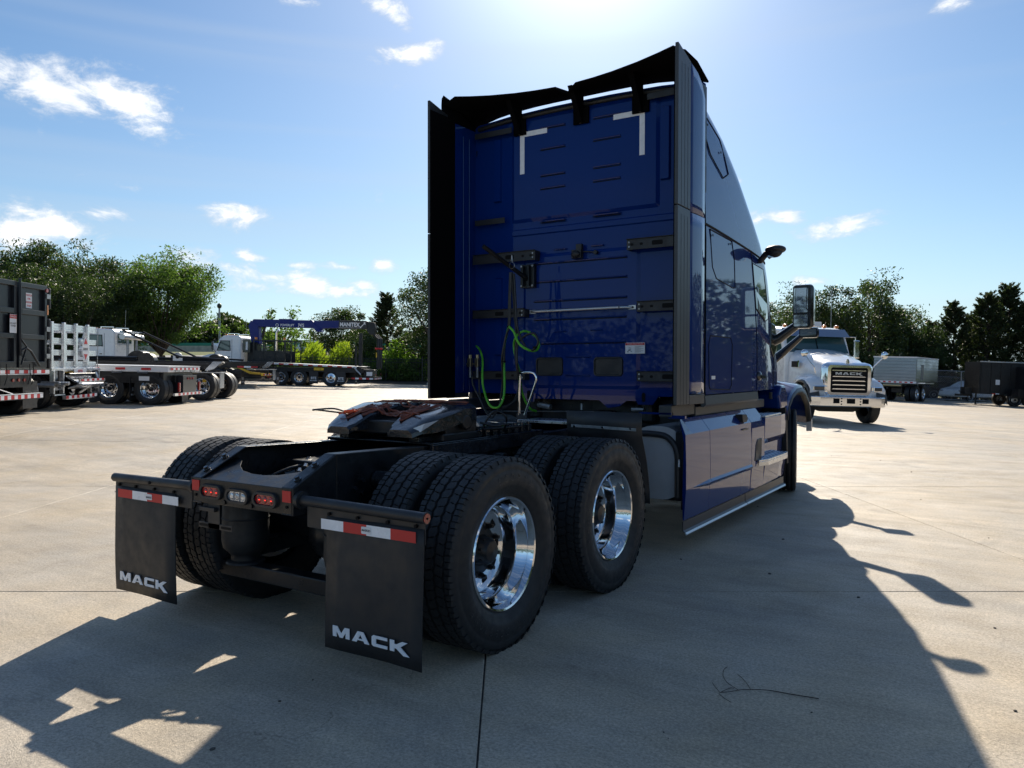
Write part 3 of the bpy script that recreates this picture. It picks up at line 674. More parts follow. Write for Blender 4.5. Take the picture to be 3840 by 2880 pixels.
# split into left pad, right pad and bridge so the throat stays open
def pad(poly, th):
    g = G(); k = len(poly); g.add([(x, y, fz(y)) for x, y in poly] + [(x, y, fz(y) - th) for x, y in poly], [tuple(range(k)), tuple(range(2 * k - 1, k - 1, -1))] + [((i + 1) % k, i, i + k, (i + 1) % k + k) for i in range(k)]); return g
fwp = G()
rightp = []; ysr = [-.45, -.40, -.30, -.18, -.03, .06, .12]
def xo_(y): 
    pts = [(-.45, .36), (-.40, .40), (-.18, .455), (.02, .465), (.12, .44), (.22, .36), (.31, .22), (.35, .08)]
    for (a, b), (c_, d_) in zip(pts, pts[1:]):
        if a <= y <= c_: return b + (d_ - b) * (y - a) / (c_ - a)
    return .08
def xi_(y): return .165 if y < -.42 else (.145 + (y + .40) * (-.045 / .37) if y < -.03 else (.10 - (y + .03) * .72 if y < .06 else (.035 if y < .1 else 0)))
yl = [-.45, -.43, -.40, -.34, -.28, -.22, -.16, -.1, -.03, .02, .06, .0999, .1001, .12, .17, .22, .27, .31, .35]
for s in (-1, 1):
    rows = []
    for y in yl:
        xa, xb = xi_(y), xo_(y); z = fz(y); th = .10 if y > -.3 else (.075 if y > -.4 else .045); e = .012 if y > -.42 else .02
        rows.append([(s * xa, y, z - th), (s * xa, y, z - e), (s * (xa + e if xa > .01 else 0), y, z), (s * (xa + .3 * (xb - xa)), y, z), (s * (xa + .7 * (xb - xa)), y, z), (s * (xb - .03), y, z), (s * xb, y, z - .02), (s * (xb + .004), y, z - th), (s * (xb - .02), y, z - th)])
    fwp.loft(rows if s > 0 else [list(reversed(r_)) for r_ in rows], closed=True, capends=True)
fo = fwp.ob('fifth_wheel_plate', 'grease_black', T, fix=True, smooth=35)
g = G()
for s in (-1, 1): g.box((s * .40, -.02, 1.10), (.05, .34, .15)); g.cyl((s * .47, -.02, 1.14), (s * .37, -.02, 1.14), .05, 16); g.box((s * .36, -.02, 1.05), (.14, .42, .05))
g.bx(-.33, .33, -.30, .28, 1.062, 1.15); g.ob('fifth_wheel_bracket', 'chassis_black', T, bevel=.01)  # middle box is an added dark block closing the bright throat
g = G(); g.tube(spline([(.47, .12, 1.13), (.56, .16, 1.11), (.60, .22, 1.12), (.55, .30, 1.12), (.47, .27, 1.10)], 5), .008, 8); g.tube([(.45, .18, 1.08), (.47, .62, 1.075)], .010, 8)
g.tube(spline([(.44, .20, 1.10), (.5, .24, 1.20), (.56, .3, 1.16), (.5, .36, 1.06)], 6), .007, 8)
g.ob('release_handle', 'chassis_black', fo, smooth=60)
g = G(); g.add([(.30, -.44, 1.10), (.42, -.40, 1.15), (.455, -.30, 1.17), (.40, -.41, 1.10), (.30, -.442, 1.098)], [(0, 1, 2, 3), (4, 3, 2, 1)]); g.ob('paper_tag', 'white_vinyl', fo)
# tangle of lashing cords lying on the plate (own thing)
def cord(nm, mt_, paths, rad, label, cat, group=None):
    g = G()
    for p in paths: g.tube(spline(p, 5), rad, 6)
    o = g.ob(nm, mt_, None, smooth=60); tag(o, label, cat, group); return o
RC = random.Random(3)
def squig(x0, y0, x1, y1, n=7, am=.012):
    p = []
    for i in range(n + 1):
        t = i / n; x = x0 + (x1 - x0) * t + RC.uniform(-am, am); y = y0 + (y1 - y0) * t + RC.uniform(-am, am) * .8
        if abs(x) < xi_(y) - .01: z = fz(y) - .03
        else: z = fz(y)
        p.append((x, y, z + .0065 + RC.uniform(0, .008)))
    return p
paths = []
for i in range(19):
    y0 = RC.uniform(-.26, .22); y1 = y0 + RC.uniform(-.10, .10); a = RC.uniform(-.38, -.05); b = a + RC.uniform(.18, .5); b = min(b, .36)
    paths.append(squig(a, y0, b, y1, 8))
for i in range(8):      # finger-like doubled ends towards the ramps
    x = .12 + i * .03 if i < 4 else -.33 + (i - 4) * .05; y = -.27 - .04 * (i % 3)
    paths.append([(x, y, fz(y) + .007), (x + .03, y + .1, fz(y + .1) + .009), (x + .04, y + .22, fz(y + .22) + .008)]); paths.append([(x, y, fz(y) + .007), (x + .012, y - .012, fz(y) + .007), (x + .022, y + .004, fz(y) + .007), (x + .055, y + .1, fz(y + .1) + .010), (x + .08, y + .2, fz(y + .2) + .008)])
cord('tangled_cord', 'orange_cord', paths, .0056, 'tangle of rusty orange elastic cord spread over the fifth wheel plate', 'cord')
pp = []
for k in range(3): pp.append([(-.37 - .01 * k, -.335 + .05 * k, fz(-.3) + .004), (-.33, -.33 + .045 * k, fz(-.3) + .012), (-.27, -.30 + .05 * k, fz(-.28) + .012), (-.30, -.27 + .05 * k, fz(-.26) + .011), (-.36, -.30 + .05 * k, fz(-.28) + .010)])
cord('bright_cord_ends', 'orange_clip', pp, .0065, 'bright orange looped cord ends on the left ramp of the fifth wheel', 'cord')
cord('lock_handle_loop', 'chassis_black', [[(-.47, -.20, 1.18), (-.56, -.24, 1.19), (-.66, -.27, 1.20), (-.71, -.25, 1.195), (-.69, -.21, 1.20), (-.58, -.17, 1.205), (-.47, -.15, 1.18)]], .0065, 'dark wire handle loop sticking out left of the fifth wheel', 'handle')

# -- mudguard in front of the drive wheels
rows = []
for (y, z) in ((1.34, 1.157), (1.345, 1.06), (1.35, 1.0), (1.36, .965), (1.40, .88), (1.445, .78), (1.48, .66), (1.505, .54), (1.51, .45)): rows.append([(.455, y, z), (.77, y, z), (1.095, y, z)])
mg = G().loft(rows).ob('front_mudguard', 'black_plastic', T, solid=.006, smooth=50)
G().box((.776, 1.335, 1.035), (.555, .004, .022), rot=Matrix.Rotation(radians(1.2), 3, 'Y')).ob('mudguard_clamp_strip', 'galvanised', mg)
b = G()
for x in (.53, .775, 1.01): b.cyl((x, 1.333, 1.036), (x, 1.325, 1.036), .010, 8)
b.ob('clamp_bolts', 'chrome', mg, smooth=30)
c = dup(mg, T); c.scale = (-1, 1, 1)
# -- deck plate behind the cab
dk = G(); dk.bx(-.42, .455, 2.0, 2.36, 1.006, 1.018); dk.bx(-.42, .455, 1.985, 2.0, .995, 1.022)
dko = dk.ob('deck_plate', 'aluminium', T, bevel=.003)
g = G()
for i in range(20):
    for j in range(7): g.ell((-.39 + i * .043, 2.03 + j * .045, 1.0185), (.013, .013, .004), 6, 4)
g.ob('deck_studs', 'aluminium', dko, kind='stuff')
G().pr([(-.80, 2.0), (-.60, 1.93), (-.42, 2.0), (-.42, 2.3), (-.8, 2.3)], 'z', .985, .992).ob('deck_shield', 'aluminium', T, fix=True)
# -- round tank and battery side units between the mudguard and the skirt
g = G(); prof = [(x, z) for x, z in rrect(.985, .72, .44, .60, .17, 6)]
g.pr(prof, 'y', 1.92, 3.55); g.ob('fuel_tank', 'tank_silver', T, smooth=40, fix=True)
c = G().pr([(-x, z) for x, z in prof], 'y', 1.92, 3.55).ob('fuel_tank', 'tank_silver', T, smooth=40, fix=True)
st = G(); st.tube(spline([(.83, 1.915, .955), (.95, 1.912, .955), (1.06, 1.912, .94), (1.13, 1.912, .88), (1.16, 1.912, .80), (1.165, 1.912, .70), (1.165, 1.912, .45)], 5), .026, 8); st.ob('tank_strap', 'black_plastic', T, smooth=50)
g = G(); g.bx(1.15, 1.215, 1.90, 1.95, .42, .98); g.bx(1.19, 1.235, 1.92, 1.98, .35, 1.0); g.bx(.45, 1.2, 2.02, 2.06, .40, .46); g.ob('skirt_bracket', 'chassis_black', T, bevel=.004)
g = G(); g.bx(1.18, 1.19, 1.885, 1.895, .70, .76); g.ob('warning_label', 'white_vinyl', T)
G().bx(-1.0, 1.0, 2.62, 2.70, .95, 1.22).ob('gap_filler_beam', 'chassis_black', T, bevel=.01); G().bx(-1.0, 1.0, 3.9, 3.96, .5, 1.25).ob('gap_filler_beam', 'chassis_black', T, bevel=.01)  # added dark masses, close the bright gap below the cab
# engine / gearbox masses under the cab
g = G(); g.bx(-.3, .3, 3.4, 5.6, .45, 1.15); g.cyl((.62, 2.62, 1.0), (.62, 2.62, 1.24), .10, 20); g.cyl((-.62, 2.65, 1.0), (-.62, 2.65, 1.24), .10, 20); g.bx(-.2, .25, 2.6, 3.3, .5, 1.0)
g.bx(-1.0, -.45, 2.6, 3.9, .35, .98); g.bx(.1, .3, 2.5, 2.6, 1.04, 1.10); g.ob('engine_and_gearbox', 'chassis_black', T, bevel=.02)
g = G(); g.bx(.10, .30, 2.33, 2.36, 1.075, 1.095); g.cyl((-.02, 2.5, 1.10), (-.02, 2.5, 1.16), .015, 8); g.tube([(-1.1, 2.5, 1.055), (.3, 2.55, 1.09)], .006, 6); g.cyl((.5, 2.5, 1.12), (.62, 2.5, 1.12), .02, 10); g.cyl((-.5, 2.5, 1.14), (-.36, 2.5, 1.12), .03, 10)
g.ob('cab_suspension_fittings', 'galvanised', T, smooth=30)
# -- cab and sleeper body
def zroof(y):   # silhouette of the roof fairing
    P_ = [(2.36, 3.985), (2.6, 3.95), (3.0, 3.80), (3.4, 3.57), (3.8, 3.28), (4.1, 3.06), (4.45, 2.74), (4.55, 2.60), (4.75, 2.25), (5.0, 1.86)]
    for (a, b), (c_, d_) in zip(P_, P_[1:]):
        if a <= y <= c_: return b + (d_ - b) * (y - a) / (c_ - a)
    return P_[0][1] if y < P_[0][0] else P_[-1][1]
def xside(y, z):
    x = 1.222
    if z > 2.7: x -= .055 * ((z - 2.7) / 1.25) ** 1.5
    if y > 4.2: x -= .10 * ((y - 4.2) / .8) ** 1.5 * (1 if z > 1.8 else .5)
    return x
def section(y, inset=0):
    zt = zroof(y); pts = []
    zs = [1.27, 1.6, 1.95, 2.3, 2.6]
    for z in zs:
        if z < zt - .42: pts.append((xside(y, z) - inset, y, z))
        else: pts.append((xside(y, zt - .42) - inset - 0, y, min(z, zt - .42)))
    pts.append((xside(y, zt - .34) - inset, y, zt - .36))
    x = xside(y, zt - .3)
    for a in (15, 30, 45, 60, 75, 90): pts.append((x - inset - .20 + .20 * cos(radians(a)), y, zt - .36 + .30 * sin(radians(a))))
    pts.append((.55, y, zt - .025)); pts.append((.25, y, zt + .0)); pts.append((0, y, zt + .005))
    return pts
YC = [2.41, 2.46, 2.6, 2.8, 3.0, 3.2, 3.4, 3.6, 3.75, 3.9, 4.1, 4.3, 4.45, 4.55, 4.75, 5.0]
rows = []
for y in YC:
    h = section(y); rows.append([(x, yy, z) for x, yy, z in h] + [(-x, yy, z) for x, yy, z in reversed(h[:-1])])
body = G().loft(rows).ob('cab_shell', 'blue_paint', T, smooth=35, fix=True)
# back wall: panel with pressed ribs, on the plane y = 2.41
YB = 2.41
bw = G(); bw.bx(-1.20, 1.20, YB, YB + .03, 1.245, 3.93)
top = [(-1.20, 3.90), (-1.0, 3.965), (-.6, 3.995), (0, 4.005), (.6, 3.995), (1.0, 3.965), (1.20, 3.90), (1.2, 3.93 - .03), (-1.2, 3.9)]
bw.pr([(-1.20, 3.93), (1.20, 3.93), (1.16, 3.955), (.8, 3.985), (.3, 4.0), (-.3, 4.0), (-.8, 3.985), (-1.16, 3.955)], 'y', YB, YB + .03)
bwo = bw.ob('sleeper_back_wall', 'blue_panel', T, fix=True)
def raised(x0, x1, z0, z1, th, r, name='pressed_panel', mt_='blue_panel', cham=.012):
    g = G(); cx, cz, w, h = (x0 + x1) / 2, (z0 + z1) / 2, x1 - x0, z1 - z0
    g.loft([[(a, YB + .001, b) for a, b in rrect(cx, cz, w, h, r, 4)], [(a, YB - th, b) for a, b in rrect(cx, cz, w - 2 * cham, h - 2 * cham, max(r - cham, .001), 4)]], closed=True)
    k = 20; n0 = len(g.v); g.f.append(tuple(range(n0 - k, n0))); g.mi.append(0)
    return g.ob(name, mt_, bwo, smooth=25, fix=True)
raised(-.755, .80, 2.92, 3.93, .018, .03, cham=.035); raised(-.62, .62, 1.30, 2.60, .016, .05, cham=.035)
raised(-.755, .95, 2.79, 2.86, .012, .02); raised(.95, 1.08, 1.5, 2.5, .02, .02)
raised(.80, .90, 3.15, 3.80, .028, .015); raised(-.97, -.87, 3.15, 3.78, .028, .015); raised(-.96, -.86, 1.62, 2.4, .02, .015)
g = G()
def rib(x0, x1, z, y, h=.012): g.tube([(x0, y, z), (x0 + .008, y - .004, z), (x1 - .008, y - .004, z), (x1, y, z)], [.002, h * .6, h * .6, .002], 8)
for z in (3.807, 3.605, 3.353, 3.229, 2.91): rib(-.42, -.143, z, YB - .018); rib(.147, .43, z + .002, YB - .018)
rg = g.ob('upper_press_ribs', 'blue_paint', bwo, smooth=40, kind='stuff')
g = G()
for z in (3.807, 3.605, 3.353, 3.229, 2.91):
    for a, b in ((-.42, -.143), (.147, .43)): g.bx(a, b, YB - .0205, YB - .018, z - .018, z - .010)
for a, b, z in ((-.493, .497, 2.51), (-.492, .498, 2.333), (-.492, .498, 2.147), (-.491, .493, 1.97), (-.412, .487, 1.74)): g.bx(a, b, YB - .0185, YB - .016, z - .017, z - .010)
g.ob('rib_shade_strips', 'seam_black', bwo, kind='stuff')  # black strips under the ribs stand in for their shade
g = G()
for a, b, z in ((-.493, .497, 2.51), (-.492, .498, 2.333), (-.492, .498, 2.147), (-.491, .493, 1.97), (-.412, .487, 1.74), (-.268, -.132, 2.629), (.125, .26, 2.633), (-.266, -.132, 1.847), (.121, .252, 1.853), (-.14, .13, 1.605), (-.14, .13, 1.43)): rib(a, b, z, YB - .016, .013)
g.ob('lower_press_ribs', 'blue_paint', bwo, smooth=40, kind='stuff')
# lower edge flange with tabs
g = G(); g.pr([(-.60, 1.245), (-.55, 1.20), (.62, 1.20), (.75, 1.245)], 'y', YB, YB + .012); g.pr([(.20, 1.21), (.30, 1.13), (.42, 1.15), (.5, 1.21)], 'y', YB - .004, YB + .01); g.pr([(.56, 1.25), (.60, 1.17), (.74, 1.17), (.80, 1.25)], 'y', YB - .006, YB + .012); g.pr([(-.62, 1.25), (-.60, 1.17), (-.50, 1.17), (-.46, 1.25)], 'y', YB - .006, YB + .012)
g.ob('wall_flange', 'blue_paint', bwo, fix=True)
for x in (-.555, .655): G().pr(rrect(x, 1.235, .035, .085, .017), 'y', YB - .007, YB - .0085).ob('flange_slot', 'seam_black', bwo, fix=True)
# vent covers
for x0, x1 in ((-.462, -.166), (.158, .461)):
    cx = (x0 + x1) / 2
    G().loft([[(a, YB - .016, b) for a, b in rrect(cx, 1.512, .30, .18, .035)], [(a, YB - .030, b) for a, b in rrect(cx, 1.512, .288, .168, .03)], [(a, YB - .030, b) for a, b in rrect(cx, 1.512, .27, .15, .028)], [(a, YB - .018, b) for a, b in rrect(cx, 1.512, .262, .142, .026)]], closed=True).ob('vent_frame', 'black_plastic', bwo, smooth=30)
    G().pr(rrect(cx, 1.512, .262, .142, .026), 'y', YB - .019, YB - .016).ob('vent_cover', 'black_plastic', bwo, fix=True)
# reflective corner tape
for pieces in (((-.65, -.345, 3.752, 3.80), (-.65, -.60, 3.393, 3.752)), ((.353, .66, 3.754, 3.802), (.61, .66, 3.398, 3.754))):
    for (a, b, c_, d_) in pieces: G().bx(a, b, YB - .021, YB - .0185, c_, d_).ob('white_corner_tape', 'white_tape', bwo)
# grab bar
g = G(); g.tube(spline([(-.50, YB - .02, 2.043), (-.47, YB - .045, 2.043), (-.43, YB - .06, 2.043), (0, YB - .06, 2.044), (.40, YB - .06, 2.046), (.44, YB - .055, 2.046), (.55, YB - .022, 2.046)], 4), .0135, 10); g.box((-.50, YB - .025, 2.043), (.07, .006, .036)); g.box((.55, YB - .025, 2.046), (.07, .006, .036))
gb = g.ob('grab_bar', 'silver_trim', T, smooth=40)
for x in (-.505, .555): G().cyl((x, YB - .028, 2.044), (x, YB - .036, 2.044), .010, 8).ob('bolt', 'chassis_black', gb)
# warning sticker
wl = G().bx(.48, .67, YB - .0185, YB - .016, 1.628, 1.727).ob('warning_sticker', 'white_vinyl', bwo)
G().bx(.483, .667, YB - .020, YB - .0188, 1.704, 1.724).ob('sticker_header', 'red_tape', bwo)
text('sticker_text', 'DANGER  DANGER  PELIGRO', .0115, face_M((.575, YB - .0205, 1.714), (1, 0, 0), (0, 0, 1)), 'white_vinyl', bwo, extrude=.0002)
text('sticker_text', 'PTO', .012, face_M((.525, YB - .0195, 1.678), (1, 0, 0), (0, 0, 1)), 'seam_black', bwo, extrude=.0002)
g = G()
for i in range(9): g.bx(.572, .655 - .02 * (i % 3), YB - .0195, YB - .0187, 1.693 - i * .0068, 1.6955 - i * .0068)
for p0, p1 in (((.50, 1.642), (.52, 1.66)), ((.52, 1.66), (.545, 1.645)), ((.51, 1.66), (.535, 1.668)), ((.50, 1.65), (.512, 1.64))): g.tube([(p0[0], YB - .019, p0[1]), (p1[0], YB - .019, p1[1])], .003, 5)
g.ob('sticker_drawing', 'sticker_print', bwo)
# wall brackets that carry the side extenders
for (x0, x1, z0, z1) in ((.528, 1.16, 2.549, 2.641), (.627, 1.16, 1.997, 2.085), (.630, 1.16, 1.380, 1.466), (-1.16, -.425, 2.535, 2.627), (-1.16, -.545, 1.993, 2.072), (-1.16, -.54, 1.385, 1.463)):
    br = G().bx(x0, x1, YB - .105, YB - .095, z0, z1); s = 1 if x0 > 0 else -1; xi2 = x0 if s > 0 else x1
    br.bx(min(xi2, xi2 + s * .01), max(xi2, xi2 + s * .01), YB - .1, YB - .01, z0, z1); br.bx(x0, x1, YB - .12, YB - .095, z1, z1 + .005)
    bo = br.ob('extender_bracket', 'black_plastic', T, bevel=.002)
    h = G()
    for k in range(3): cx = xi2 + s * (.05 + .09 * k + .06 * (k > 1)); h.pr(rrect(cx, (z0 + z1) / 2, .03 if k < 2 else .10, .022 if k < 2 else .04, .01), 'y', YB - .1065, YB - .1052)
    h.ob('bracket_slots', 'seam_black', bo, fix=True, kind='stuff')
    b = G()
    for dz in (.02, -.02): b.cyl((xi2 + s * .025, YB - .105, (z0 + z1) / 2 + dz), (xi2 + s * .025, YB - .112, (z0 + z1) / 2 + dz), .008, 8)
    b.ob('bracket_bolts', 'galvanised', bo, smooth=30)
for (x0, x1, z0) in ((.70, 1.16, 3.86), (-1.16, -.72, 3.80), (-1.16, -.80, 2.93), (1.08, 1.16, 3.12)):
    G().bx(x0, x1, YB - .07, YB - .06, z0, z0 + .055).ob('extender_strap', 'black_plastic', T, bevel=.002)
# work lamp / camera
g = G(); g.bx(-.045, .055, YB - .08, YB - .03, 2.52, 2.60); g.bx(-.01, .05, YB - .06, YB - .02, 2.60, 2.655); g.ell((.005, YB - .09, 2.555), (.045, .03, .035), 12, 8)
g.tube(spline([(.06, YB - .05, 2.58), (.12, YB - .05, 2.575), (.19, YB - .05, 2.565)], 4), .008, 6); g.cyl((.19, YB - .02, 2.565), (.19, YB - .06, 2.565), .02, 10)
wl = g.ob('work_lamp', 'black_plastic', T, smooth=30, bevel=.003)
# hose arm (tender bracket) and hose loops
g = G(); g.bx(-.615, -.46, YB - .065, YB - .018, 2.277, 2.50); g.bx(-.575, -.565, YB - .10, YB - .02, 2.29, 2.49); g.bx(-.51, -.50, YB - .10, YB - .02, 2.29, 2.49)
g.tube([(-.54, YB - .06, 2.36), (-.72, YB - .55, 2.63)], .022, 8); g.ob('hose_arm', 'chassis_black', T, bevel=.002)
g = G()
for x in (-.60, -.475):
    for z in (2.295, 2.485): g.cyl((x, YB - .068, z), (x, YB - .076, z), .010, 8)
g.ob('arm_bolts', 'galvanised', T, smooth=30)
YH = 1.95
def px(u, v, y):   # helper numbers were measured on the plane y
    d = cr * ((u - 1920) / 2934.87) - cu * ((v - 1440) / 2934.87) + cf
    t = (y - CAM.y) / d.y; return CAM + d * t
def C7(a, b, y): return px(1550 + a / 1.923, 850 + b / 1.923, y)
hs1 = [C7(*p) for p in ((455, 862, 2.3), (480, 890, 2.2), (500, 960, 2.1), (498, 1080, 2.0), (505, 1160, 1.98), (540, 1270, 1.9), (580, 1305, 1.9), (625, 1290, 1.9), (655, 1200, 1.95), (655, 1000, 2.0), (648, 900, 2.0), (672, 780, 1.98), (690, 720, 1.95))]
g = G(); g.tube(spline(hs1, 6), .011, 10)
hs2 = [C7(*p) for p in ((690, 720, 1.93), (725, 760, 1.93), (760, 840, 1.93), (820, 885, 1.95), (880, 895, 2.0), (905, 860, 2.05), (890, 800, 2.05), (840, 765, 2.05), (790, 755, 2.0), (745, 790, 1.98), (725, 850, 2.0), (740, 950, 2.0), (765, 1050, 2.05), (775, 1150, 2.1), (800, 1240, 2.15), (840, 1310, 2.2), (885, 1330, 2.3))]
g.tube(spline(hs2, 6), .011, 10)
g.ob('green_air_hose', 'green_hose', T, smooth=60)
g = G()
for off, pts in enumerate((((705, 330), (700, 500), (695, 700), (665, 800), (640, 950), (645, 1100), (620, 1290), (590, 1355), (560, 1375), (520, 1330), (470, 1220), (430, 1140), (425, 1080)),
                           ((725, 340), (735, 500), (745, 690), (770, 790), (820, 880), (870, 885), (900, 830), (870, 770), (800, 790), (750, 860), (750, 1000), (775, 1120), (760, 1220), (700, 1280), (640, 1300)),
                           ((712, 330), (722, 520), (730, 640), (745, 800), (735, 900), (745, 1000), (765, 1130), (740, 1230), (690, 1290), (630, 1320), (560, 1350), (500, 1290), (478, 1200), (475, 1100)),
                           ((698, 330), (690, 560), (686, 720), (660, 840), (655, 1000), (660, 1160), (640, 1270), (600, 1330)))):
    g.tube(spline([C7(a, b, YH + .02 * off + (.12 if b > 1050 else 0)) for a, b in pts], 6), .0105, 8)
g.ob('black_air_hose', 'black_hose', T, smooth=60)
g = G()
for (a, b) in ((650, 975), (878, 870), (690, 722), (770, 1060)): c_ = C7(a, b, YH); g.tube([c_ + Vector((0, 0, -.008)), c_ + Vector((0, 0, .008))], .022, 8)
g.ob('hose_ties', 'seam_black', T)
g = G(); g.tube([C7(710, 205, YH), C7(705, 250, YH), C7(715, 260, YH), C7(712, 210, YH)], .004, 6); g.lathe([(.028, -.003), (.031, 0), (.028, .003)], C7(710, 280, YH), 'y', 20, closed=True)
g.ob('hose_hanger_spring', 'galvanised', T, smooth=30)
# glad hands on the left
for (a, b) in ((410, 980), (462, 980)):
    c_ = C7(a, b, 2.28); g = G(); g.box(c_, (.045, .05, .085)); g.box(c_ + Vector((-.02, -.01, -.015)), (.06, .03, .02)); g.cyl(c_ + Vector((0, 0, .03)), c_ + Vector((0, 0, .08)), .02, 10); gh = g.ob('glad_hand', 'brass', T, bevel=.004)
    sp = G(); sp.tube([c_ + Vector((0, 0, -.04)), c_ + Vector((0, 0, -.15))], .014, 10)
    for k in range(7): sp.lathe([(.016, -.003), (.0185, 0), (.016, .003)], c_ + Vector((0, 0, -.05 - .014 * k)), 'z', 12)
    sp.ob('hose_spring', 'galvanised', gh, smooth=40)
# chrome step handle
g = G(); g.tube(spline([(-.413, 2.01, 1.06), (-.413, 2.01, 1.25), (-.405, 2.01, 1.40), (-.39, 2.01, 1.445), (-.35, 2.01, 1.458), (-.275, 2.01, 1.455), (-.24, 2.01, 1.43), (-.233, 2.01, 1.38), (-.28, 2.01, 1.25), (-.355, 2.01, 1.06)], 6), .012, 12); g.ob('step_handle', 'chrome', T, smooth=50)
G().bx(-.44, -.33, 2.0, 2.02, 1.02, 1.075).ob('handle_foot', 'grey_plastic', T, bevel=.004)

# -- side extenders (aero fairings) : rubber edge, painted panel
for s in (1, -1):
    def sl(poly, y0, y1, name, mt_, parent=T, bev=.006):
        return G().pr([(s * x, z) for x, z in poly], 'y', y0, y1).ob(name, mt_, parent, fix=True, bevel=bev)
    for (z0, z1) in ((1.205, 2.765), (2.772, 4.03)):
        # rubber trim: slanted top on the upper piece
        zt0, zt1 = (z1, z1) if z1 < 3 else (4.02, 3.955)
        g = G(); x0, x1 = s * 1.212, s * 1.240
        vs = [(x0, 1.685, z0), (x1, 1.685, z0), (x1, 1.685, zt0), (x0, 1.685, zt0), (x0, 1.965, z0), (x1, 1.965, z0), (x1, 1.965, zt1), (x0, 1.965, zt1)]
        g.add(vs, [(0, 1, 2, 3), (7, 6, 5, 4), (0, 4, 5, 1), (1, 5, 6, 2), (2, 6, 7, 3), (3, 7, 4, 0)])
        e = g.ob('extender_rubber', 'grey_plastic' if s > 0 else 'black_plastic', T, fix=True, bevel=.004)
        h = G()
        for q in range(3): y = 1.76 + q * .07; h.bx(min(x1, x1 + s * .0012), max(x1, x1 + s * .0012), y, y + .005, z0 + .002, min(zt0, zt1) - .06)
        h.ob('rubber_grooves', 'black_plastic', e, kind='stuff')
    # painted part with curved outer skin
    for (z0, z1, top_) in ((1.20, 2.752, False), (2.760, 3.94, True)):
        rows = []
        for y in (1.97, 2.02, 2.1, 2.2, 2.28, 2.31):
            bul = .012 * sin(min(1, (y - 1.97) / .2) * pi / 2) - (.02 if y > 2.3 else 0)
            zt = z1 if not top_ else 3.95 - .11 * ((y - 1.97) / .34) - .25 * max(0, (y - 2.12) / .19) ** 2 * .6
            k = 14; rows.append([(s * (1.232 + bul), y, z0 + (.085 if z0 < 2 else 0) + (zt - z0 - (.085 if z0 < 2 else 0)) * j / k) for j in range(k + 1)])
        pn = G().loft(rows).ob('extender_panel', 'blue_paint' if s > 0 else 'blue_paint', T, smooth=50, solid=.012)
    G().bx(min(s * 1.222, s * 1.240), max(s * 1.222, s * 1.240), 1.97, 2.33, 1.20, 1.278).ob('lower_side_trim', 'grey_plastic', T, bevel=.004)
    # inner liner of the extender and its struts
    G().bx(min(s * 1.203, s * 1.211), max(s * 1.203, s * 1.211), 1.69, 2.07, 1.21, 3.93).ob('extender_inner_face', 'tail_black', T)
    G().bx(min(s * 1.20, s * 1.208), max(s * 1.20, s * 1.208), 2.07, 2.44, 1.25, 3.90).ob('extender_liner', 'blue_panel' if s < 0 else 'black_plastic', T)
    # grey sill below the cab
    G().pr([(s * 1.225, 1.165), (s * 1.245, 1.185), (s * 1.235, 1.262), (s * 1.20, 1.262), (s * 1.20, 1.165)], 'y', 2.355, 3.97).ob('cab_sill', 'grey_plastic', T, fix=True)
    G().bx(min(s * 1.02, s * 1.13), max(s * 1.02, s * 1.13), 1.86, 2.40, 1.10, 1.195).ob('inner_sill', 'grey_plastic', T, bevel=.006)
    G().bx(min(s * 1.02, s * 1.135), max(s * 1.02, s * 1.135), 2.41, 4.6, 1.08, 1.165).ob('inner_sill', 'grey_plastic', T, bevel=.006)
g = G(); g.bx(1.10, 1.24, 1.87, 1.90, 1.09, 1.115); g.bx(.85, 1.13, 1.86, 1.9, 1.12, 1.135); g.ob('skirt_hook', 'blue_paint', T)

for y_ in (2.20, 2.30): G().tube([(-1.197, y_, 1.27), (-1.197, y_, 3.8)], .005, 6).ob('liner_rib', 'blue_paint', T, smooth=60)
# -- roof tail fairing: two wings with a notch, supports
rows = []
xsu = [-1.215, -1.19, -1.1, -.95, -.75, -.5, -.3, -.13, -.09, -.05, 0, .04, .08, .12, .3, .5, .75, .95, 1.1, 1.19, 1.215]
def tail(x):
    a = abs(x); y = 2.10 - .20 * (a / 1.2) ** 1.6; z = 4.045 + .065 * (a / 1.2) ** 2.5
    if a < .09: z -= .05 * (1 - a / .09) ** .5; y += .05 * (1 - a / .09) ** .5
    if a > 1.16: z -= .05 + (a - 1.16) * .6
    return y, z
top_r, = [[]],
rear = [(x, tail(x)[0], tail(x)[1]) for x in xsu]
mid = [(x, (tail(x)[0] + 2.46) / 2, (tail(x)[1] + 4.07 - .06 * (abs(x) / 1.2) ** 4) / 2 + .012) for x in xsu]
front = [(x, 2.46, 4.055 - .10 * (abs(x) / 1.2) ** 4) for x in xsu]
front2 = [(x, 2.60, 4.03 - .14 * (abs(x) / 1.2) ** 4) for x in xsu]
tf = G().loft([rear, mid, front]).ob('roof_tail_fairing', 'tail_black', T, smooth=50, solid=.014)
for s in (-1,):
    rows = []
    for y in (1.885, 1.95, 2.1, 2.3, 2.46): zt = 4.11 - .10 * (y - 1.885) / .575; rows.append([(s * 1.20, y, zt + .008), (s * 1.222, y, zt - .02), (s * 1.226, y, zt - .08), (s * 1.222, y, 3.90 - .07 * (y - 1.885))])
    G().loft(rows).ob('tail_end_cap', 'tail_black', T, smooth=50, solid=.012)
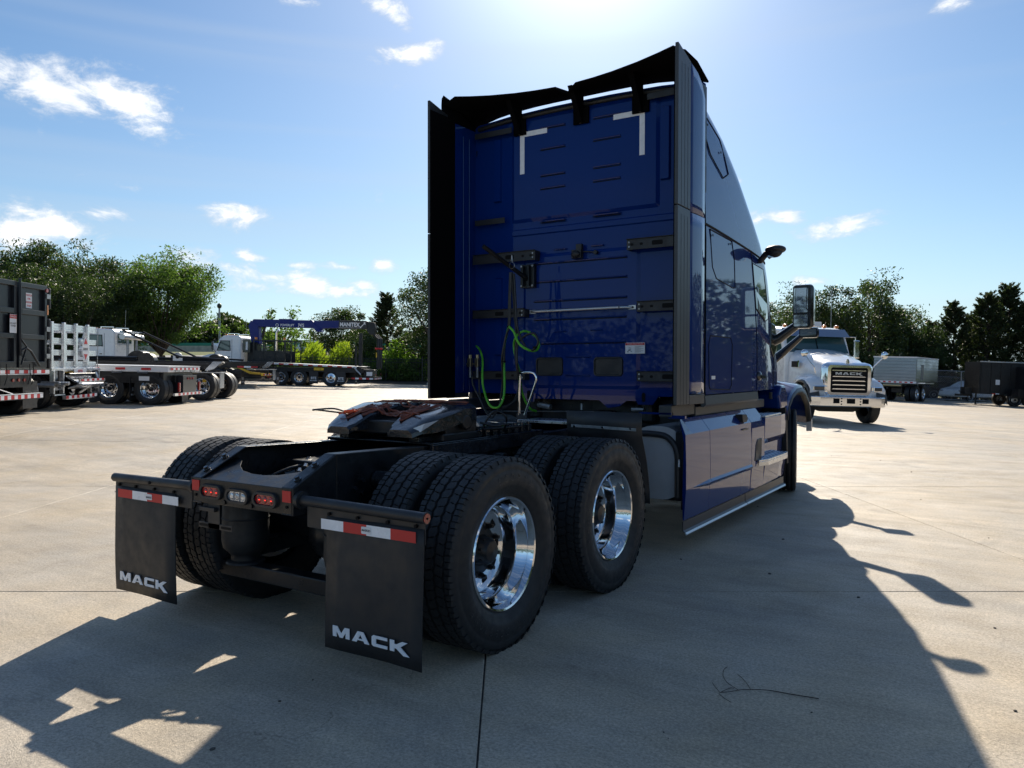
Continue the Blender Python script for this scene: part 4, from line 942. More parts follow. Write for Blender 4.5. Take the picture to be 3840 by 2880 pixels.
for x, wd in ((-.645, .085), (0.03, .10), (.625, .10)):
    g = G(); g.pr([(YB - .03, 3.775), (YB - .03, 4.04), (YB - .26, 4.06), (YB - .22, 4.0), (YB - .10, 3.83), (YB - .07, 3.775)], 'x', x - .025, x + .025); g.bx(x - wd * .8, x + wd * .8, YB - .045, YB - .02, 3.77, 3.92)
    so = g.ob('tail_support', 'tail_black', T, fix=True, bevel=.003)
    G().ell((x, YB - .048, 3.785), (.018, .006, .018), 12, 6).ob('support_bolt', 'chassis_black', so, smooth=60)
g = G()
for i in range(len(xsu) - 1): pass
g.tube([(x, YB - .012, 3.955 - .045 * (abs(x) / 1.15) ** 3) for x in [-1.15 + i * .115 for i in range(21)]], .022, 8); g.ob('roof_seal', 'black_plastic', T, smooth=50)

# -- side details right and left: seams, windows, doors
def sidepts(pts, s, off=.004):
    o = []
    for (y, z) in pts:
        zt = zroof(y); x = xside(y, z)
        lim = zt - .36
        if z > lim: x2 = xside(y, zt - .3) - .20; a = math.asin(min(1, (z - lim) / .30)); x = x2 + .20 * cos(a)
        o.append(Vector((s * (x + off), y, z)))
    return o
def seam(pts, s, r=.0045, closed=False, name='panel_gap'):
    q = []
    n = len(pts)
    for i in range(n if closed else n - 1):
        a, b = pts[i], pts[(i + 1) % n]
        for k in range(6): q.append((a[0] + (b[0] - a[0]) * k / 6, a[1] + (b[1] - a[1]) * k / 6))
    if not closed: q.append(pts[-1])
    return G().tube(sidepts(q, s, .0005), r, 6, closed=closed).ob(name, 'seam_black', body, smooth=60)
for s in (1, -1):
    seam([(2.345, 2.73), (2.6, 2.722), (3.14, 2.697), (3.74, 2.665), (3.98, 2.647), (4.4, 2.60)], s, .009)
    seam([(2.50, 2.70), (3.12, 2.68), (3.20, 2.50), (3.225, 2.26), (3.15, 2.25), (2.68, 2.29), (2.57, 2.38)], s, .0045, True)
    seam([(2.40, 3.70), (2.86, 3.56), (3.06, 3.29), (2.90, 3.22), (2.56, 3.36), (2.46, 3.47)], s, .005, True)
    seam([(3.74, 2.66), (3.85, 2.40), (3.92, 2.10), (3.99, 1.70), (3.985, 1.28)], s, .0055)
    seam([(2.48, 1.70), (2.50, 1.34), (2.53, 1.315), (3.08, 1.30), (3.13, 1.34), (3.15, 1.72), (3.10, 1.78), (2.52, 1.78)], s, .0045, True)
    seam([(4.62, 2.2), (4.74, 1.9), (4.74, 1.29)], s, .005)
    # door window, framed
    win = [(3.79, 2.55), (4.18, 2.53), (4.40, 2.18), (4.44, 2.03), (4.28, 2.0), (3.93, 2.11), (3.87, 2.3)]
    wp = sidepts(win, s, .004); gG = G(); gG.add(wp, [tuple(range(len(wp)))]); 
    gw = gG.ob('door_window', 'glass_teal', body, solid=.004)
    seam(win, s, .008, True, 'window_seal')
    # handle
    h = G(); hp = sidepts([(4.05, 1.42)], s)[0]; h.ell(hp, (.03, .055, .05), 12, 8); h.box(hp + Vector((s * .02, .06, -.01)), (.03, .16, .03)); h.ob('door_handle', 'black_gloss', body, smooth=40)
    dots = G()
    for (y, z) in ((2.56, 2.655), (3.05, 2.645), (2.50, 3.60), (2.84, 3.44)): p = sidepts([(y, z)], s)[0]; dots.cyl(p, p + Vector((s * .006, 0, 0)), .010, 10)
    dots.ob('window_studs', 'black_plastic', body)
G().bx(1.2225, 1.2245, 2.56, 2.66, 1.40, 1.43).ob('side_sticker', 'white_vinyl', body)
# windscreen
ws = G(); rows = []
for t in range(5):
    y = 4.50 + .46 * t / 4; z = zroof(y) + .006; w = 1.02
    rows.append([(x, y + .10 * (1 - (x / w) ** 2) * .0 , z + .01 * (1 - abs(x))) for x in (-w, -.5, 0, .5, w)])
G().loft(rows).ob('windscreen', 'glass_dark', body, solid=.006, smooth=50)
# look-down mirror, door mirror, hood mirror (right); copies on the left
def mirrors(s):
    g = G(); p = [(1.17, 4.02, 2.59), (1.24, 4.01, 2.60), (1.30, 4.0, 2.66), (1.40, 3.98, 2.70), (1.47, 3.97, 2.71)]
    g.tube(spline([(s * x, y, z) for x, y, z in p], 4), [.02] * 4 + [.03] * 4 + [.035] * 4 + [.02] * 4 + [.008], 10); g.ell((s * 1.40, 3.985, 2.70), (.105, .10, .045), 14, 8); g.ell((s * 1.40, 3.955, 2.665), (.075, .05, .05), 12, 8); 
    o = g.ob('kerb_mirror', 'black_plastic', T, smooth=50)
    G().pr([(s * 1.33, 2.63), (s * 1.44, 2.685), (s * 1.455, 2.655), (s * 1.35, 2.60)], 'y', 3.93, 3.945).ob('mirror_glass', 'mirror_glass', o, fix=True)
    # door mirror
    YM = 4.72; g = G()
    g.loft([[(s * a, YM, b) for a, b in rrect(1.496, 2.172, .186, .465, .03)], [(s * a, YM + .03, b) for a, b in rrect(1.506, 2.172, .218, .48, .045)], [(s * a, YM + .10, b) for a, b in rrect(1.52, 2.172, .19, .46, .06)], [(s * a, YM + .135, b) for a, b in rrect(1.52, 2.172, .12, .39, .055)]], closed=True, capends=True)
    o = g.ob('door_mirror', 'black_gloss', T, smooth=40, fix=True)
    G().pr([(s * a, b) for a, b in rrect(1.487, 2.24, .145, .265, .012)], 'y', YM - .004, YM - .001).ob('mirror_glass', 'mirror_glass', o, fix=True)
    G().pr([(s * a, b) for a, b in rrect(1.487, 2.02, .145, .125, .012)], 'y', YM - .004, YM - .001).ob('mirror_glass', 'mirror_glass', o, fix=True)
    g = G(); g.tube([(s * 1.14, YM + .05, 1.79), (s * 1.24, YM + .06, 1.83), (s * 1.45, YM + .06, 1.985)], [.062, .055, .045], 12); o2 = g.ob('mirror_arm', 'black_gloss', T, smooth=40)
    g = G(); g.pr([(4.60, 1.72), (4.72, 1.62), (4.86, 1.75), (4.78, 1.98), (4.62, 2.0)], 'x', s * 1.10, s * 1.205); g.ob('mirror_base', 'black_gloss', T, fix=True, bevel=.01)
    YN = 6.38; g = G()
    g.loft([[(s * a, YN, b) for a, b in rrect(1.21, 1.962, .222, .122, .025)], [(s * a, YN + .03, b) for a, b in rrect(1.215, 1.962, .242, .137, .04)], [(s * a, YN + .09, b) for a, b in rrect(1.215, 1.962, .18, .105, .04)]], closed=True, capends=True)
    o = g.ob('hood_mirror', 'black_gloss', T, smooth=40, fix=True)
    G().pr([(s * a, b) for a, b in rrect(1.21, 1.962, .197, .098, .018)], 'y', YN - .004, YN - .001).ob('mirror_glass', 'mirror_glass', o, fix=True)
    G().tube([(s * .78, YN + .02, 1.62), (s * .90, YN + .03, 1.72), (s * 1.13, YN + .04, 1.93)], [.055, .05, .036], 12).ob('mirror_arm', 'black_gloss', T, smooth=40)
mirrors(1); mirrors(-1)
# -- hood and fenders
rows = []
for (y, w, zt) in ((4.78, 1.0, 2.02), (5.2, .98, 1.93), (5.7, .93, 1.82), (6.2, .85, 1.70), (6.65, .72, 1.56), (6.85, .60, 1.35), (6.9, .56, .75)):
    rows.append([(w, y, .95 if y < 6.8 else .6), (w, y, zt - .35), (w - .02, y, zt - .15), (w - .12, y, zt - .03), (w * .5, y, zt + .02), (0, y, zt + .04), (-w * .5, y, zt + .02), (-w + .12, y, zt - .03), (-w + .02, y, zt - .15), (-w, y, zt - .35), (-w, y, .95 if y < 6.8 else .6)])
G().loft(rows, capends=True).ob('hood', 'blue_paint', T, smooth=35, fix=True)
G().bx(-.92, .92, 6.75, 7.05, .32, .72).ob('front_bumper', 'black_plastic', T, bevel=.05)
for s in (1, -1):
    # fender: arch over the steer wheel, flared
    arch = [(5.15, 1.00), (5.16, 1.06), (5.22, 1.15), (5.38, 1.245), (5.6, 1.30), (5.83, 1.31), (6.05, 1.27), (6.26, 1.15), (6.38, .98), (6.44, .80)]
    rows = []
    for (y, z) in arch: rows.append([(s * 1.244, y, z - .065 + .02), (s * 1.250, y, z - .045), (s * 1.235, y, z - .012), (s * 1.20, y, z), (s * 1.0, y, z + .03), (s * .85, y, z + .05)])
    G().loft(rows).ob('front_fender', 'blue_paint', T, smooth=35, solid=.012)
    rows = []
    for (y, z) in [(y - (y - 5.83) * .05, z - .075) for y, z in arch]: rows.append([(s * 1.253, y, z + .035), (s * 1.256, y, z - .02), (s * 1.2, y, z - .03)])
    G().loft(rows).ob('fender_lip', 'grey_plastic', T, smooth=35, solid=.008)
    # fender side/rear block between door and wheel
    pf = [(4.18, 1.24), (4.32, 1.335), (4.80, 1.362), (5.25, 1.33), (5.50, 1.25), (5.50, 1.06), (5.20, 1.045), (4.75, 1.075), (4.2, 1.20)]
    pf = [(4.86, 1.10), (4.80, 1.20), (4.90, 1.315), (5.08, 1.31), (5.22, 1.20), (5.17, 1.045), (4.90, 1.045)]
    g = G(); g.pr(pf, 'x', s * 1.0, s * 1.245); fb = g.ob('fender_side', 'blue_paint', T, fix=True, bevel=.03)
    g = G(); g.pr([(5.28, .40), (5.20, .9), (5.16, 1.05), (5.10, 1.05), (5.14, .9), (5.2, .4)], 'x', s * .86, s * 1.24); g.ob('wheel_well_liner', 'black_plastic', T, fix=True)
    G().box((s * 1.15, 4.815, 1.195), (.035, .03, .08)).ob('side_marker', 'grey_plastic', fb, bevel=.008)
    # skirt (side fairing), three panels, each with chamfer, crease and step
    prof = [(1.155, 1.085), (1.248, .962), (1.255, .75), (1.256, .545), (1.275, .522), (1.250, .490), (1.238, .275), (1.228, .275), (1.225, .50), (1.235, .90), (1.14, 1.075)]
    def skirt(y0, y1, nm, pr_=prof, y0b=None):
        g = G(); k = len(pr_); a = [(s * x, y0, z) for x, z in pr_]; b = [(s * x, y1, z) for x, z in pr_]
        g.loft([a, b], closed=True, capends=True); return g.ob(nm, 'blue_paint', T, fix=True, bevel=.003)
    # rear panel: crease tapers away
    g = G(); pr2 = list(prof); rows = []
    for (y, k) in ((1.862, 0), (1.90, .0), (2.02, 0), (2.2, .45), (2.41, 1), (2.448, 1)):
        q = []
        for (x, z) in prof:
            if abs(x - 1.275) < 1e-6: x = 1.256 + .019 * k; z = .522 
            if abs(z - .545) < 1e-6: z = .523 + .022 * k
            if abs(z - .490) < 1e-6: z = .518 - .028 * k; x = 1.255 - .005 * k
            if y < 2.0 and z > .95: x = max(x, 1.20) if x < 1.2 else x
            q.append((s * x, y, z))
        rows.append(q)
    g.loft(rows, closed=True, capends=True); g.ob('skirt_panel', 'blue_paint', T, fix=True, bevel=.002)
    sk = skirt(2.454, 3.700, 'skirt_panel')
    hd_ = G(); hd_.pr([(3.36, 1.055), (3.50, 1.05), (3.55, 1.0), (3.50, .975), (3.38, .98)], 'x', s * 1.19, s * 1.262); hd_.ob('skirt_latch', 'black_plastic', sk, fix=True, bevel=.004)
    G().bx(min(s * 1.258, s * 1.262), max(s * 1.258, s * 1.262), 3.38, 3.56, .90, .915).ob('latch_trim', 'grey_plastic', sk)
    # step section
    g = G(); rows = []
    ps = [(1.155, 1.085), (1.248, .962), (1.256, .90), (1.256, .50), (1.240, .275), (1.228, .275), (1.235, .90), (1.14, 1.075)]
    g.loft([[(s * x, 3.706, z) for x, z in ps], [(s * x, 4.17, z) for x, z in ps]], closed=True, capends=True)
    ps2 = [(1.10, .99), (1.262, .985), (1.258, .76), (1.22, .70), (1.215, .56), (1.10, .56)]
    g.loft([[(s * x, 4.172, z) for x, z in ps2], [(s * (x - .005), 4.86, z) for x, z in ps2], [(s * (x - .02), 5.12, z) for x, z in ps2]], closed=True, capends=True)
    ps3 = [(1.15, .53), (1.262, .50), (1.255, .42), (1.235, .275), (1.15, .275)]
    g.loft([[(s * x, 4.172, z) for x, z in ps3], [(s * (x - .005), 4.80, z) for x, z in ps3], [(s * (x - .02), 5.12, z) for x, z in ps3]], closed=True, capends=True)
    so = g.ob('step_fairing', 'blue_paint', T, fix=True, bevel=.004)
    g = G(); g.pr([(3.80, .56), (3.84, .73), (3.90, .785), (4.06, .785), (4.05, .56)], 'x', s * 1.235, s * 1.262); g.ob('step_recess', 'black_plastic', so, fix=True, bevel=.012)
    # tread plates
    g = G(); g.pr([(s * 1.05, 4.17), (s * 1.265, 4.17), (s * 1.245, 4.90), (s * 1.05, 5.0)], 'z', .988, 1.004); u = g.ob('upper_step', 'aluminium', T, fix=True, bevel=.003)
    g = G()
    for i in range(17):
        for j in range(4): g.ell((s * (1.09 + .045 * j), 4.2 + i * .042, 1.005), (.014, .014, .005), 6, 4)
    g.ob('step_studs', 'polished_aluminium', u, kind='stuff')
    g = G(); g.pr([(s * 1.15, 3.98), (s * 1.275, 3.90), (s * 1.325, 4.08), (s * 1.325, 4.86), (s * 1.30, 4.98), (s * 1.15, 4.98)], 'z', .548, .566); g.pr([(s * 1.275, 3.90), (s * 1.325, 4.08), (s * 1.325, 4.86), (s * 1.30, 4.98), (s * 1.29, 4.97), (s * 1.315, 4.86), (s * 1.315, 4.08), (s * 1.268, 3.91)], 'z', .500, .548)
    u = g.ob('lower_step', 'aluminium', T, fix=True, bevel=.003)
    g = G()
    for i in range(21):
        for j in range(4): g.ell((s * (1.175 + .038 * j), 4.05 + i * .042, .567), (.013, .013, .005), 6, 4)
    g.ob('step_studs', 'polished_aluminium', u, kind='stuff')
    # lower flexible skirt and bright lip
    for (y0, y1) in ((1.835, 3.52), (3.54, 5.03)):
        G().pr([(s * 1.242, .272), (s * 1.244, .20), (s * 1.262, .185), (s * 1.254, .180), (s * 1.236, .20), (s * 1.234, .272)], 'y', y0, y1).ob('skirt_rubber', 'grey_plastic', T, fix=True)
        G().pr([(s * 1.262, .186), (s * 1.272, .172), (s * 1.266, .163), (s * 1.254, .178)], 'y', y0, y1).ob('skirt_lip', 'silver_trim', T, fix=True)
# small pale wheel-well shield seen behind the steer wheel
g = G(); g.pr([(6.36, .70), (6.37, .84), (6.42, .84), (6.41, .70)], 'x', 1.20, 1.262); g.ob('tow_step', 'silver_trim', T, fix=True)
# ================================================================= parked vehicles in the background
def bwheel(parent, x, y, side, r=.51, w=.28, dual=True, chrome=True, n=32):
    t = G(); tyre_mesh(t, 0, r, w, n)
    if dual: tyre_mesh(t, -side * .33, r, w, n)
    o = t.ob('tyre', 'tyre_rubber', parent, smooth=40); o.location = (x, y, r)
    k = G(); k.lathe([(b, side * a) for b, a in ((.305, .115), (.298, .122), (.285, .11), (.27, .06), (.262, -.02 if dual else .05), (.22, -.06 if dual else .055), (.12, -.06 if dual else .09), (.10, .0 if dual else .13), (0, .0 if dual else .13))], (0, 0, 0), 'x', 28)
    rm = k.ob('rim', 'polished_aluminium' if chrome else 'aluminium', o, smooth=35)
    hb = G(); dx = -.055 if dual else .06
    for i in range(10): a = 2 * pi * i / 10; c = Vector((side * (dx + .004), .19 * cos(a), .19 * sin(a))); hb.cyl(c, c + Vector((side * -.008, 0, 0)), .028, 8)
    hb.lathe([(0, side * (dx + .10)), (.07, side * (dx + .09)), (.09, side * dx)], (0, 0, 0), 'x', 16)
    hb.ob('hub', 'chassis_black', o)
    return o
def daycab(parent, y0, paint='white_paint', L=1.75, w=2.2, z0=1.05, zr=2.78, hood=True, sleeper=0):
    """day cab whose back wall stands at y0, facing +y"""
    h = w / 2; g = G()
    prof = [(y0, z0), (y0 + L, z0), (y0 + L + .05, z0 + .75), (y0 + L - .22, zr - .22), (y0 + L - .45, zr - .05), (y0 + L * .5, zr), (y0 + .15, zr - .02), (y0, zr - .15)]
    c = G().pr(prof, 'x', -h, h).ob('cab', paint, parent, fix=True, bevel=.07)
    for s in (-1, 1):
        x0, x1 = s * (h + .001), s * (h + .014)
        dw = [(y0 + .62, zr - .95), (y0 + L - .08, zr - .95), (y0 + L - .30, zr - .33), (y0 + .66, zr - .33)]
        G().pr(dw, 'x', x0, x1).ob('window_seal', 'seam_black', c, fix=True)
        G().pr([(y0 + .66, zr - .91), (y0 + L - .15, zr - .91), (y0 + L - .34, zr - .37), (y0 + .69, zr - .37)], 'x', x1, x1 + s * .004).ob('window', 'glass_teal', c, fix=True)
        d = G()
        for a, b in (((y0 + .55, z0 + .05), (y0 + .55, zr - .25)), ((y0 + .55, z0 + .05), (y0 + L - .02, z0 + .05)), ((y0 + L - .02, z0 + .05), (y0 + L + .02, z0 + .8))): d.tube([(x0, a[0], a[1]), (x0, b[0], b[1])], .010, 6)
        d.ob('door_gap', 'seam_black', c)
        G().box((s * (h + .02), y0 + .72, z0 + .62), (.03, .12, .04)).ob('door_handle', 'black_plastic', c)
        if hood: G().tube([(s * (h + .02), y0 + L - .1, zr - .3), (s * (h + .28), y0 + L + .05, zr - .35), (s * (h + .28), y0 + L + .05, zr - .95), (s * (h + .02), y0 + L - .05, zr - 1.0)], .018, 6).ob('mirror_bracket', 'black_plastic', c)
        G().bx(min(s * (h + .20), s * (h + .36)), max(s * (h + .20), s * (h + .36)), y0 + L + .02, y0 + L + .12, zr - .90, zr - .42).ob('side_mirror', 'black_gloss', c, bevel=.02)
    G().bx(-.75, .75, y0 - .012, y0 + .01, zr - .75, zr - .25).ob('rear_window', 'glass_teal', c, bevel=.004)
    G().pr([(-h + .12, 0), (h - .12, 0), (h - .2, .68), (-h + .2, .68)], 'z', 0, .012, Matrix.Translation((0, y0 + L + .06, z0 + .80)) @ Matrix.Rotation(radians(70), 4, 'X')).ob('windscreen', 'glass_dark', c, fix=True)
    g = G()
    for i in range(5): g.ell((-.8 + .4 * i, y0 + L - .55, zr + .02), (.05, .09, .045), 8, 6)
    g.ob('roof_markers', 'amber_lens', c, smooth=60)
    for s in (-1, 1): G().tube([(s * .8, y0 + .2, zr), (s * .8, y0 + .2, zr + .10), (s * .8, y0 + .9, zr + .10), (s * .8, y0 + .9, zr)], .018, 6).ob('air_horn', 'chrome', c, smooth=40)
    G().tube([(.85, y0 + .4, zr), (.86, y0 + .38, zr + 1.1)], .008, 5).ob('antenna', 'galvanised', c)
    if hood:
        rows = []
        for (y, w_, zt) in ((y0 + L, h - .12, z0 + .82), (y0 + L + .6, h - .18, z0 + .74), (y0 + L + 1.2, h - .28, z0 + .55), (y0 + L + 1.45, h - .42, z0 + .25)): rows.append([(w_, y, z0 - .25), (w_, y, zt - .25), (w_ - .18, y, zt), (0, y, zt + .04), (-w_ + .18, y, zt), (-w_, y, zt - .25), (-w_, y, z0 - .25)])
        G().loft(rows, capends=True).ob('hood', paint, parent, smooth=40, fix=True)
        for s in (-1, 1):
            rows = [[(s * (h + .03), y0 + L + .45 + .62 * cos(a), .55 + .62 * sin(a)), (s * (h - .3), y0 + L + .45 + .62 * cos(a), .57 + .62 * sin(a))] for a in [pi * i / 10 for i in range(11)]]
            G().loft(rows).ob('fender', 'black_plastic', parent, smooth=40, solid=.02)
            G().bx(min(s * (h - .12), s * (h - .10)), max(s * (h - .12), s * (h - .10)), y0 + L + .12, y0 + L + .42, z0 + .42, z0 + .60).ob('hood_vent', 'seam_black', parent)
        G().bx(-h, h, y0 + L + 1.45, y0 + L + 1.65, .45, .78).ob('bumper', 'chrome', parent, bevel=.04)
    return c
def flap(parent, x, y, lines, w=.6, z0=.16, z1=.85):
    f = G().bx(x - w / 2, x + w / 2, y, y + .012, z0, z1).ob('mud_flap', 'flap_rubber', parent)
    text('flap_lettering', lines[0], .17, face_M((x, y - .002, z0 + .33), (1, 0, 0), (0, 0, 1)), 'white_vinyl', f, bold=.004)
    if len(lines) > 1: text('flap_lettering', lines[1], .075, face_M((x, y - .002, z0 + .16), (1, 0, 0), (0, 0, 1)), 'white_vinyl', f, bold=.002)
    return f
def frame(parent, y0, y1, z0=.72, z1=.95):
    for s in (-1, 1): G().bx(s * .43 - .04, s * .43 + .04, y0, y1, z0, z1).ob('frame_rail', 'chassis_black', parent, bevel=.01)
    G().bx(-.35, .35, y0 + .4, y1 - .5, .5, .85).ob('drivetrain', 'chassis_black', parent, bevel=.05)
def lamps(parent, pts, y, mt_='red_lens', r=.05, nm='marker_lamp'):
    for (x, z) in pts: G().cyl((x, y, z), (x, y - .02, z), r, 12).ob(nm, mt_, parent, smooth=30)

# ---- black dump body truck, far left
D = empty('dump_truck'); place(D, -12.2, 19.22, -1, 0); tag(D, 'black steel dump body truck with ribbed tailgate and WATCH FOR SUDDEN STOPS sign', 'truck')
H0, H1 = 1.20, 3.32
for s in (-1, 1):
    G().bx(s * 1.20 - .02, s * 1.20 + .02, .1, 6.0, H0, H1).ob('body_side', 'dark_grey_paint', D)
    for k in range(8): G().bx(min(s * 1.22, s * 1.28), max(s * 1.22, s * 1.28), .5 + k * .75, .6 + k * .75, H0, H1).ob('side_rib', 'dark_grey_paint', D)
    G().bx(s * 1.20 - .04, s * 1.20 + .05, 0, 6.0, H1 - .12, H1).ob('top_rail', 'dark_grey_paint', D)
G().bx(-1.2, 1.2, 5.95, 6.0, H0, H1 + .1).ob('body_front', 'dark_grey_paint', D); G().bx(-1.2, 1.2, .1, 6.0, H0, H0 + .06).ob('body_floor', 'dark_grey_paint', D)
for s in (-1, 1):
    a, b = (.05, 1.20) if s > 0 else (-1.20, -.05)
    G().bx(a, b, .03, .05, H0, H1).ob('gate_panel', 'dark_grey_paint', D)
    for (x0, x1, z0, z1) in ((a, b, H1 - .12, H1), (a, b, H0, H0 + .16), (a, a + .10, H0 + .16, H1 - .12), (b - .10, b, H0 + .16, H1 - .12), (a + .10, b - .10, 2.53, 2.66), (a + .10, b - .10, 1.92, 2.04)):
        G().bx(x0, x1, -.05, .03, z0, z1).ob('gate_rib', 'dark_grey_paint', D, bevel=.008)
st = G().bx(.42, .66, .020, .029, 2.70, 3.08).ob('warning_sign', 'white_vinyl', D)
for i, wd in enumerate(('WATCH', 'FOR', 'SUDDEN', 'STOPS')): text('sign_text', wd, .062, face_M((.54, .019, 3.02 - i * .088), (1, 0, 0), (0, 0, 1)), 'red_tape', st, bold=.002)
st = G().bx(-.32, -.06, -.052, -.05, 2.05, 2.50).ob('warning_sign', 'white_vinyl', D); G().bx(-.32, -.06, -.054, -.052, 2.40, 2.49).ob('sign_header', 'red_tape', st)
text('sign_text', 'DANGER', .06, face_M((-.19, -.056, 2.445), (1, 0, 0), (0, 0, 1)), 'white_vinyl', st); text('sign_text', 'DO NOT\nSTAND', .06, face_M((-.19, -.054, 2.25), (1, 0, 0), (0, 0, 1)), 'seam_black', st)
G().tube([(.0, -.09, H1 + .08), (.01, -.09, 2.0), (.04, -.09, 1.5)], .03, 8).ob('lock_rod', 'dark_grey_paint', D)
G().tube([(.04, -.10, 1.62), (.22, -.12, 1.70), (.40, -.12, 1.62), (.80, -.10, 1.25)], .028, 8).ob('latch_lever', 'chassis_black', D); G().tube([(.05, -.10, 1.9), (.22, -.13, 1.72), (.05, -.1, 1.28)], .022, 8).ob('latch_link', 'chassis_black', D)
for z in (3.05, 2.20, 1.50): G().box((1.22, -.05, z), (.16, .06, .12)).ob('hinge', 'galvanised', D); 
for z in (3.0, 2.2, 1.45): G().box((1.30, -.02, z), (.08, .10, .55)).ob('rubber_bumper', 'black_plastic', D, bevel=.03)
G().pr(rrect(1.215, 2.70, .05, .26, .024), 'y', -.06, -.05).ob('amber_marker', 'amber_lens', D, fix=True); lamps(D, [(1.17, 3.20), (-1.17, 3.20)], -.05)
G().bx(-1.25, 1.25, -.08, .0, 1.04, 1.16).ob('rear_bolster', 'chassis_black', D); tape(D, (-1.25, -.083, 1.06), (1.25, -.083, 1.06), .085, 14, (0, -1, 0))
G().bx(-1.25, 1.25, -.09, .02, 1.035, 1.05).ob('bolster_edge', 'white_tape', D)
G().bx(-.75, .55, -.05, .02, .72, 1.03).ob('light_panel', 'chassis_black', D); lamps(D, [(-.2, .90), (.02, .90), (.24, .90)], -.055, r=.04)
for x in (-.55, .35, .5): G().tube([(x, -.12, 1.30), (x + .02, -.13, 1.0), (x - .04, -.11, .78)], .012, 6).ob('chain', 'chassis_black', D)
G().bx(-1.2, .85, -.16, -.06, .42, .56).ob('underride_bar', 'black_plastic', D); tape(D, (-1.2, -.162, .44), (.85, -.162, .44), .10, 16, (0, -1, 0)); G().bx(-1.2, .85, -.165, -.06, .55, .565).ob('bar_edge', 'white_tape', D)
flap(D, -.85, .15, ('K H',)); flap(D, .82, .15, ('K H',)); G().tube([(-1.0, -.05, 1.0), (-.8, -.1, .7), (-.3, -.12, .57)], .012, 6).ob('air_line', 'white_vinyl', D)
frame(D, .1, 8.5)
for y in (.65, 2.0): bwheel(D, 1.06, y, 1); bwheel(D, -1.06, y, -1)
bwheel(D, 1.04, 7.6, 1, dual=False); bwheel(D, -1.04, 7.6, -1, dual=False); daycab(D, 6.3, 'white_paint')

# ---- stake body truck with aluminium racks and folded lift gate
S = empty('stake_truck'); place(S, -12.8, 22.85, -1, 0); tag(S, 'stake body truck with aluminium rack gate and folded lift gate beside the dump truck', 'truck')
G().bx(-1.28, 1.28, 0, 5.0, 1.06, 1.18).ob('deck', 'aluminium', S)
rows_z = [(1.18, 1.36), (1.53, 1.69), (1.86, 2.02), (2.22, 2.42)]
for k, x in enumerate((-1.2, -.62, 0, .62, 1.2)):
    pass
for x in (-1.14, -.55, .07, .69): G().bx(x - .055, x + .055, -.04, .03, 1.16, 2.46).ob('rack_post', 'aluminium', S, bevel=.01)
for z0, z1 in rows_z:
    g = G()
    for q in range(3): zz0 = z0 + (z1 - z0) * q / 3; g.bx(-1.27, 1.27, .03, .075 - .01 * (q % 2), zz0 + .004, zz0 + (z1 - z0) / 3 - .004)
    g.ob('rack_slat', 'aluminium', S)
    for s in (-1, 1):
        G().bx(s * 1.25 - .025, s * 1.25 + .025, .1, 4.9, z0, z1).ob('side_slat', 'aluminium', S)
for s in (-1, 1):
    for k in range(8): G().bx(s * 1.21 - .03, s * 1.21 + .03, .3 + k * .62, .38 + k * .62, 1.16, 2.44).ob('side_post', 'aluminium', S)
G().tube([(1.30, 0, 2.42), (1.30, .01, 1.18)], .012, 6).ob('lock_rod', 'galvanised', S)
pc = G().pr([(.50, 1.35), (.66, 1.72), (.66, 1.72), (.50, 2.05), (.34, 1.72)], 'y', -.062, -.056)
pc = G().pr([(.50, 1.38), (.67, 1.58), (.67, 1.86), (.50, 2.08), (.33, 1.86), (.33, 1.58)], 'y', -.062, -.056).ob('hazard_placard', 'white_vinyl', S, fix=True)
G().pr([(.50, 2.05), (.60, 1.88), (.40, 1.88)], 'y', -.066, -.063).ob('placard_triangle', 'red_tape', pc, fix=True); G().pr([(.50, 1.41), (.60, 1.58), (.40, 1.58)], 'y', -.066, -.063).ob('placard_triangle', 'red_tape', pc, fix=True)
text('placard_text', 'DRIVE', .10, face_M((.5, -.066, 1.73), (1, 0, 0), (0, 0, 1)), 'seam_black', pc)
G().bx(-1.28, 1.28, -.10, 0, 1.10, 1.17).ob('rear_sill', 'aluminium', S, bevel=.005)
for s in (-1, 1):
    c_ = s * .95
    G().bx(c_ - .26, c_ - .20, -.12, 0, .45, 1.10).ob('gate_upright', 'aluminium', S, bevel=.006); G().bx(c_ + .20, c_ + .26, -.12, 0, .45, 1.10).ob('gate_upright', 'aluminium', S, bevel=.006); G().bx(c_ - .2, c_ + .2, -.05, .0, .55, 1.08).ob('gate_plate', 'aluminium_sheet', S)
    G().bx(c_ - .26, c_ + .26, -.14, -.02, .40, .44).ob('gate_step', 'aluminium', S)
    G().bx(c_ - .08, c_ + .02, -.16, -.12, .60, 1.10).ob('guide_post', 'black_plastic', S)
g = G(); g.box((0, -.25, .85), (1.2, .5, .05), rot=Matrix.Rotation(radians(28), 3, 'X')); g.ob('folded_platform', 'aluminium_sheet', S, bevel=.01)
g = G(); g.box((0, -.35, .66), (1.15, .45, .05), rot=Matrix.Rotation(radians(-18), 3, 'X')); g.ob('folded_platform', 'aluminium', S, bevel=.01)
tape(S, (-.5, -.50, .80), (.72, -.50, .82), .06, 9, (0, -1, 0)); G().bx(-.55, .8, -.49, -.44, .78, .87).ob('platform_edge', 'aluminium', S)
G().tube([(-.62, -.2, 1.0), (.75, -.2, 1.0)], .035, 10).ob('torsion_shaft', 'chassis_black', S, smooth=40); G().tube([(.8, -.2, 1.05), (.82, -.3, .8), (-.1, -.2, .45)], .03, 8).ob('lift_arm', 'aluminium', S)
for k in range(4): G().box((-1.55 + k * .05, -.1 - .1 * k, .70 + .06 * (k % 2)), (.10, .5, .08), rot=Matrix.Rotation(radians(35 - 20 * k), 3, 'Y')).ob('lift_linkage', 'galvanised', S, bevel=.01)
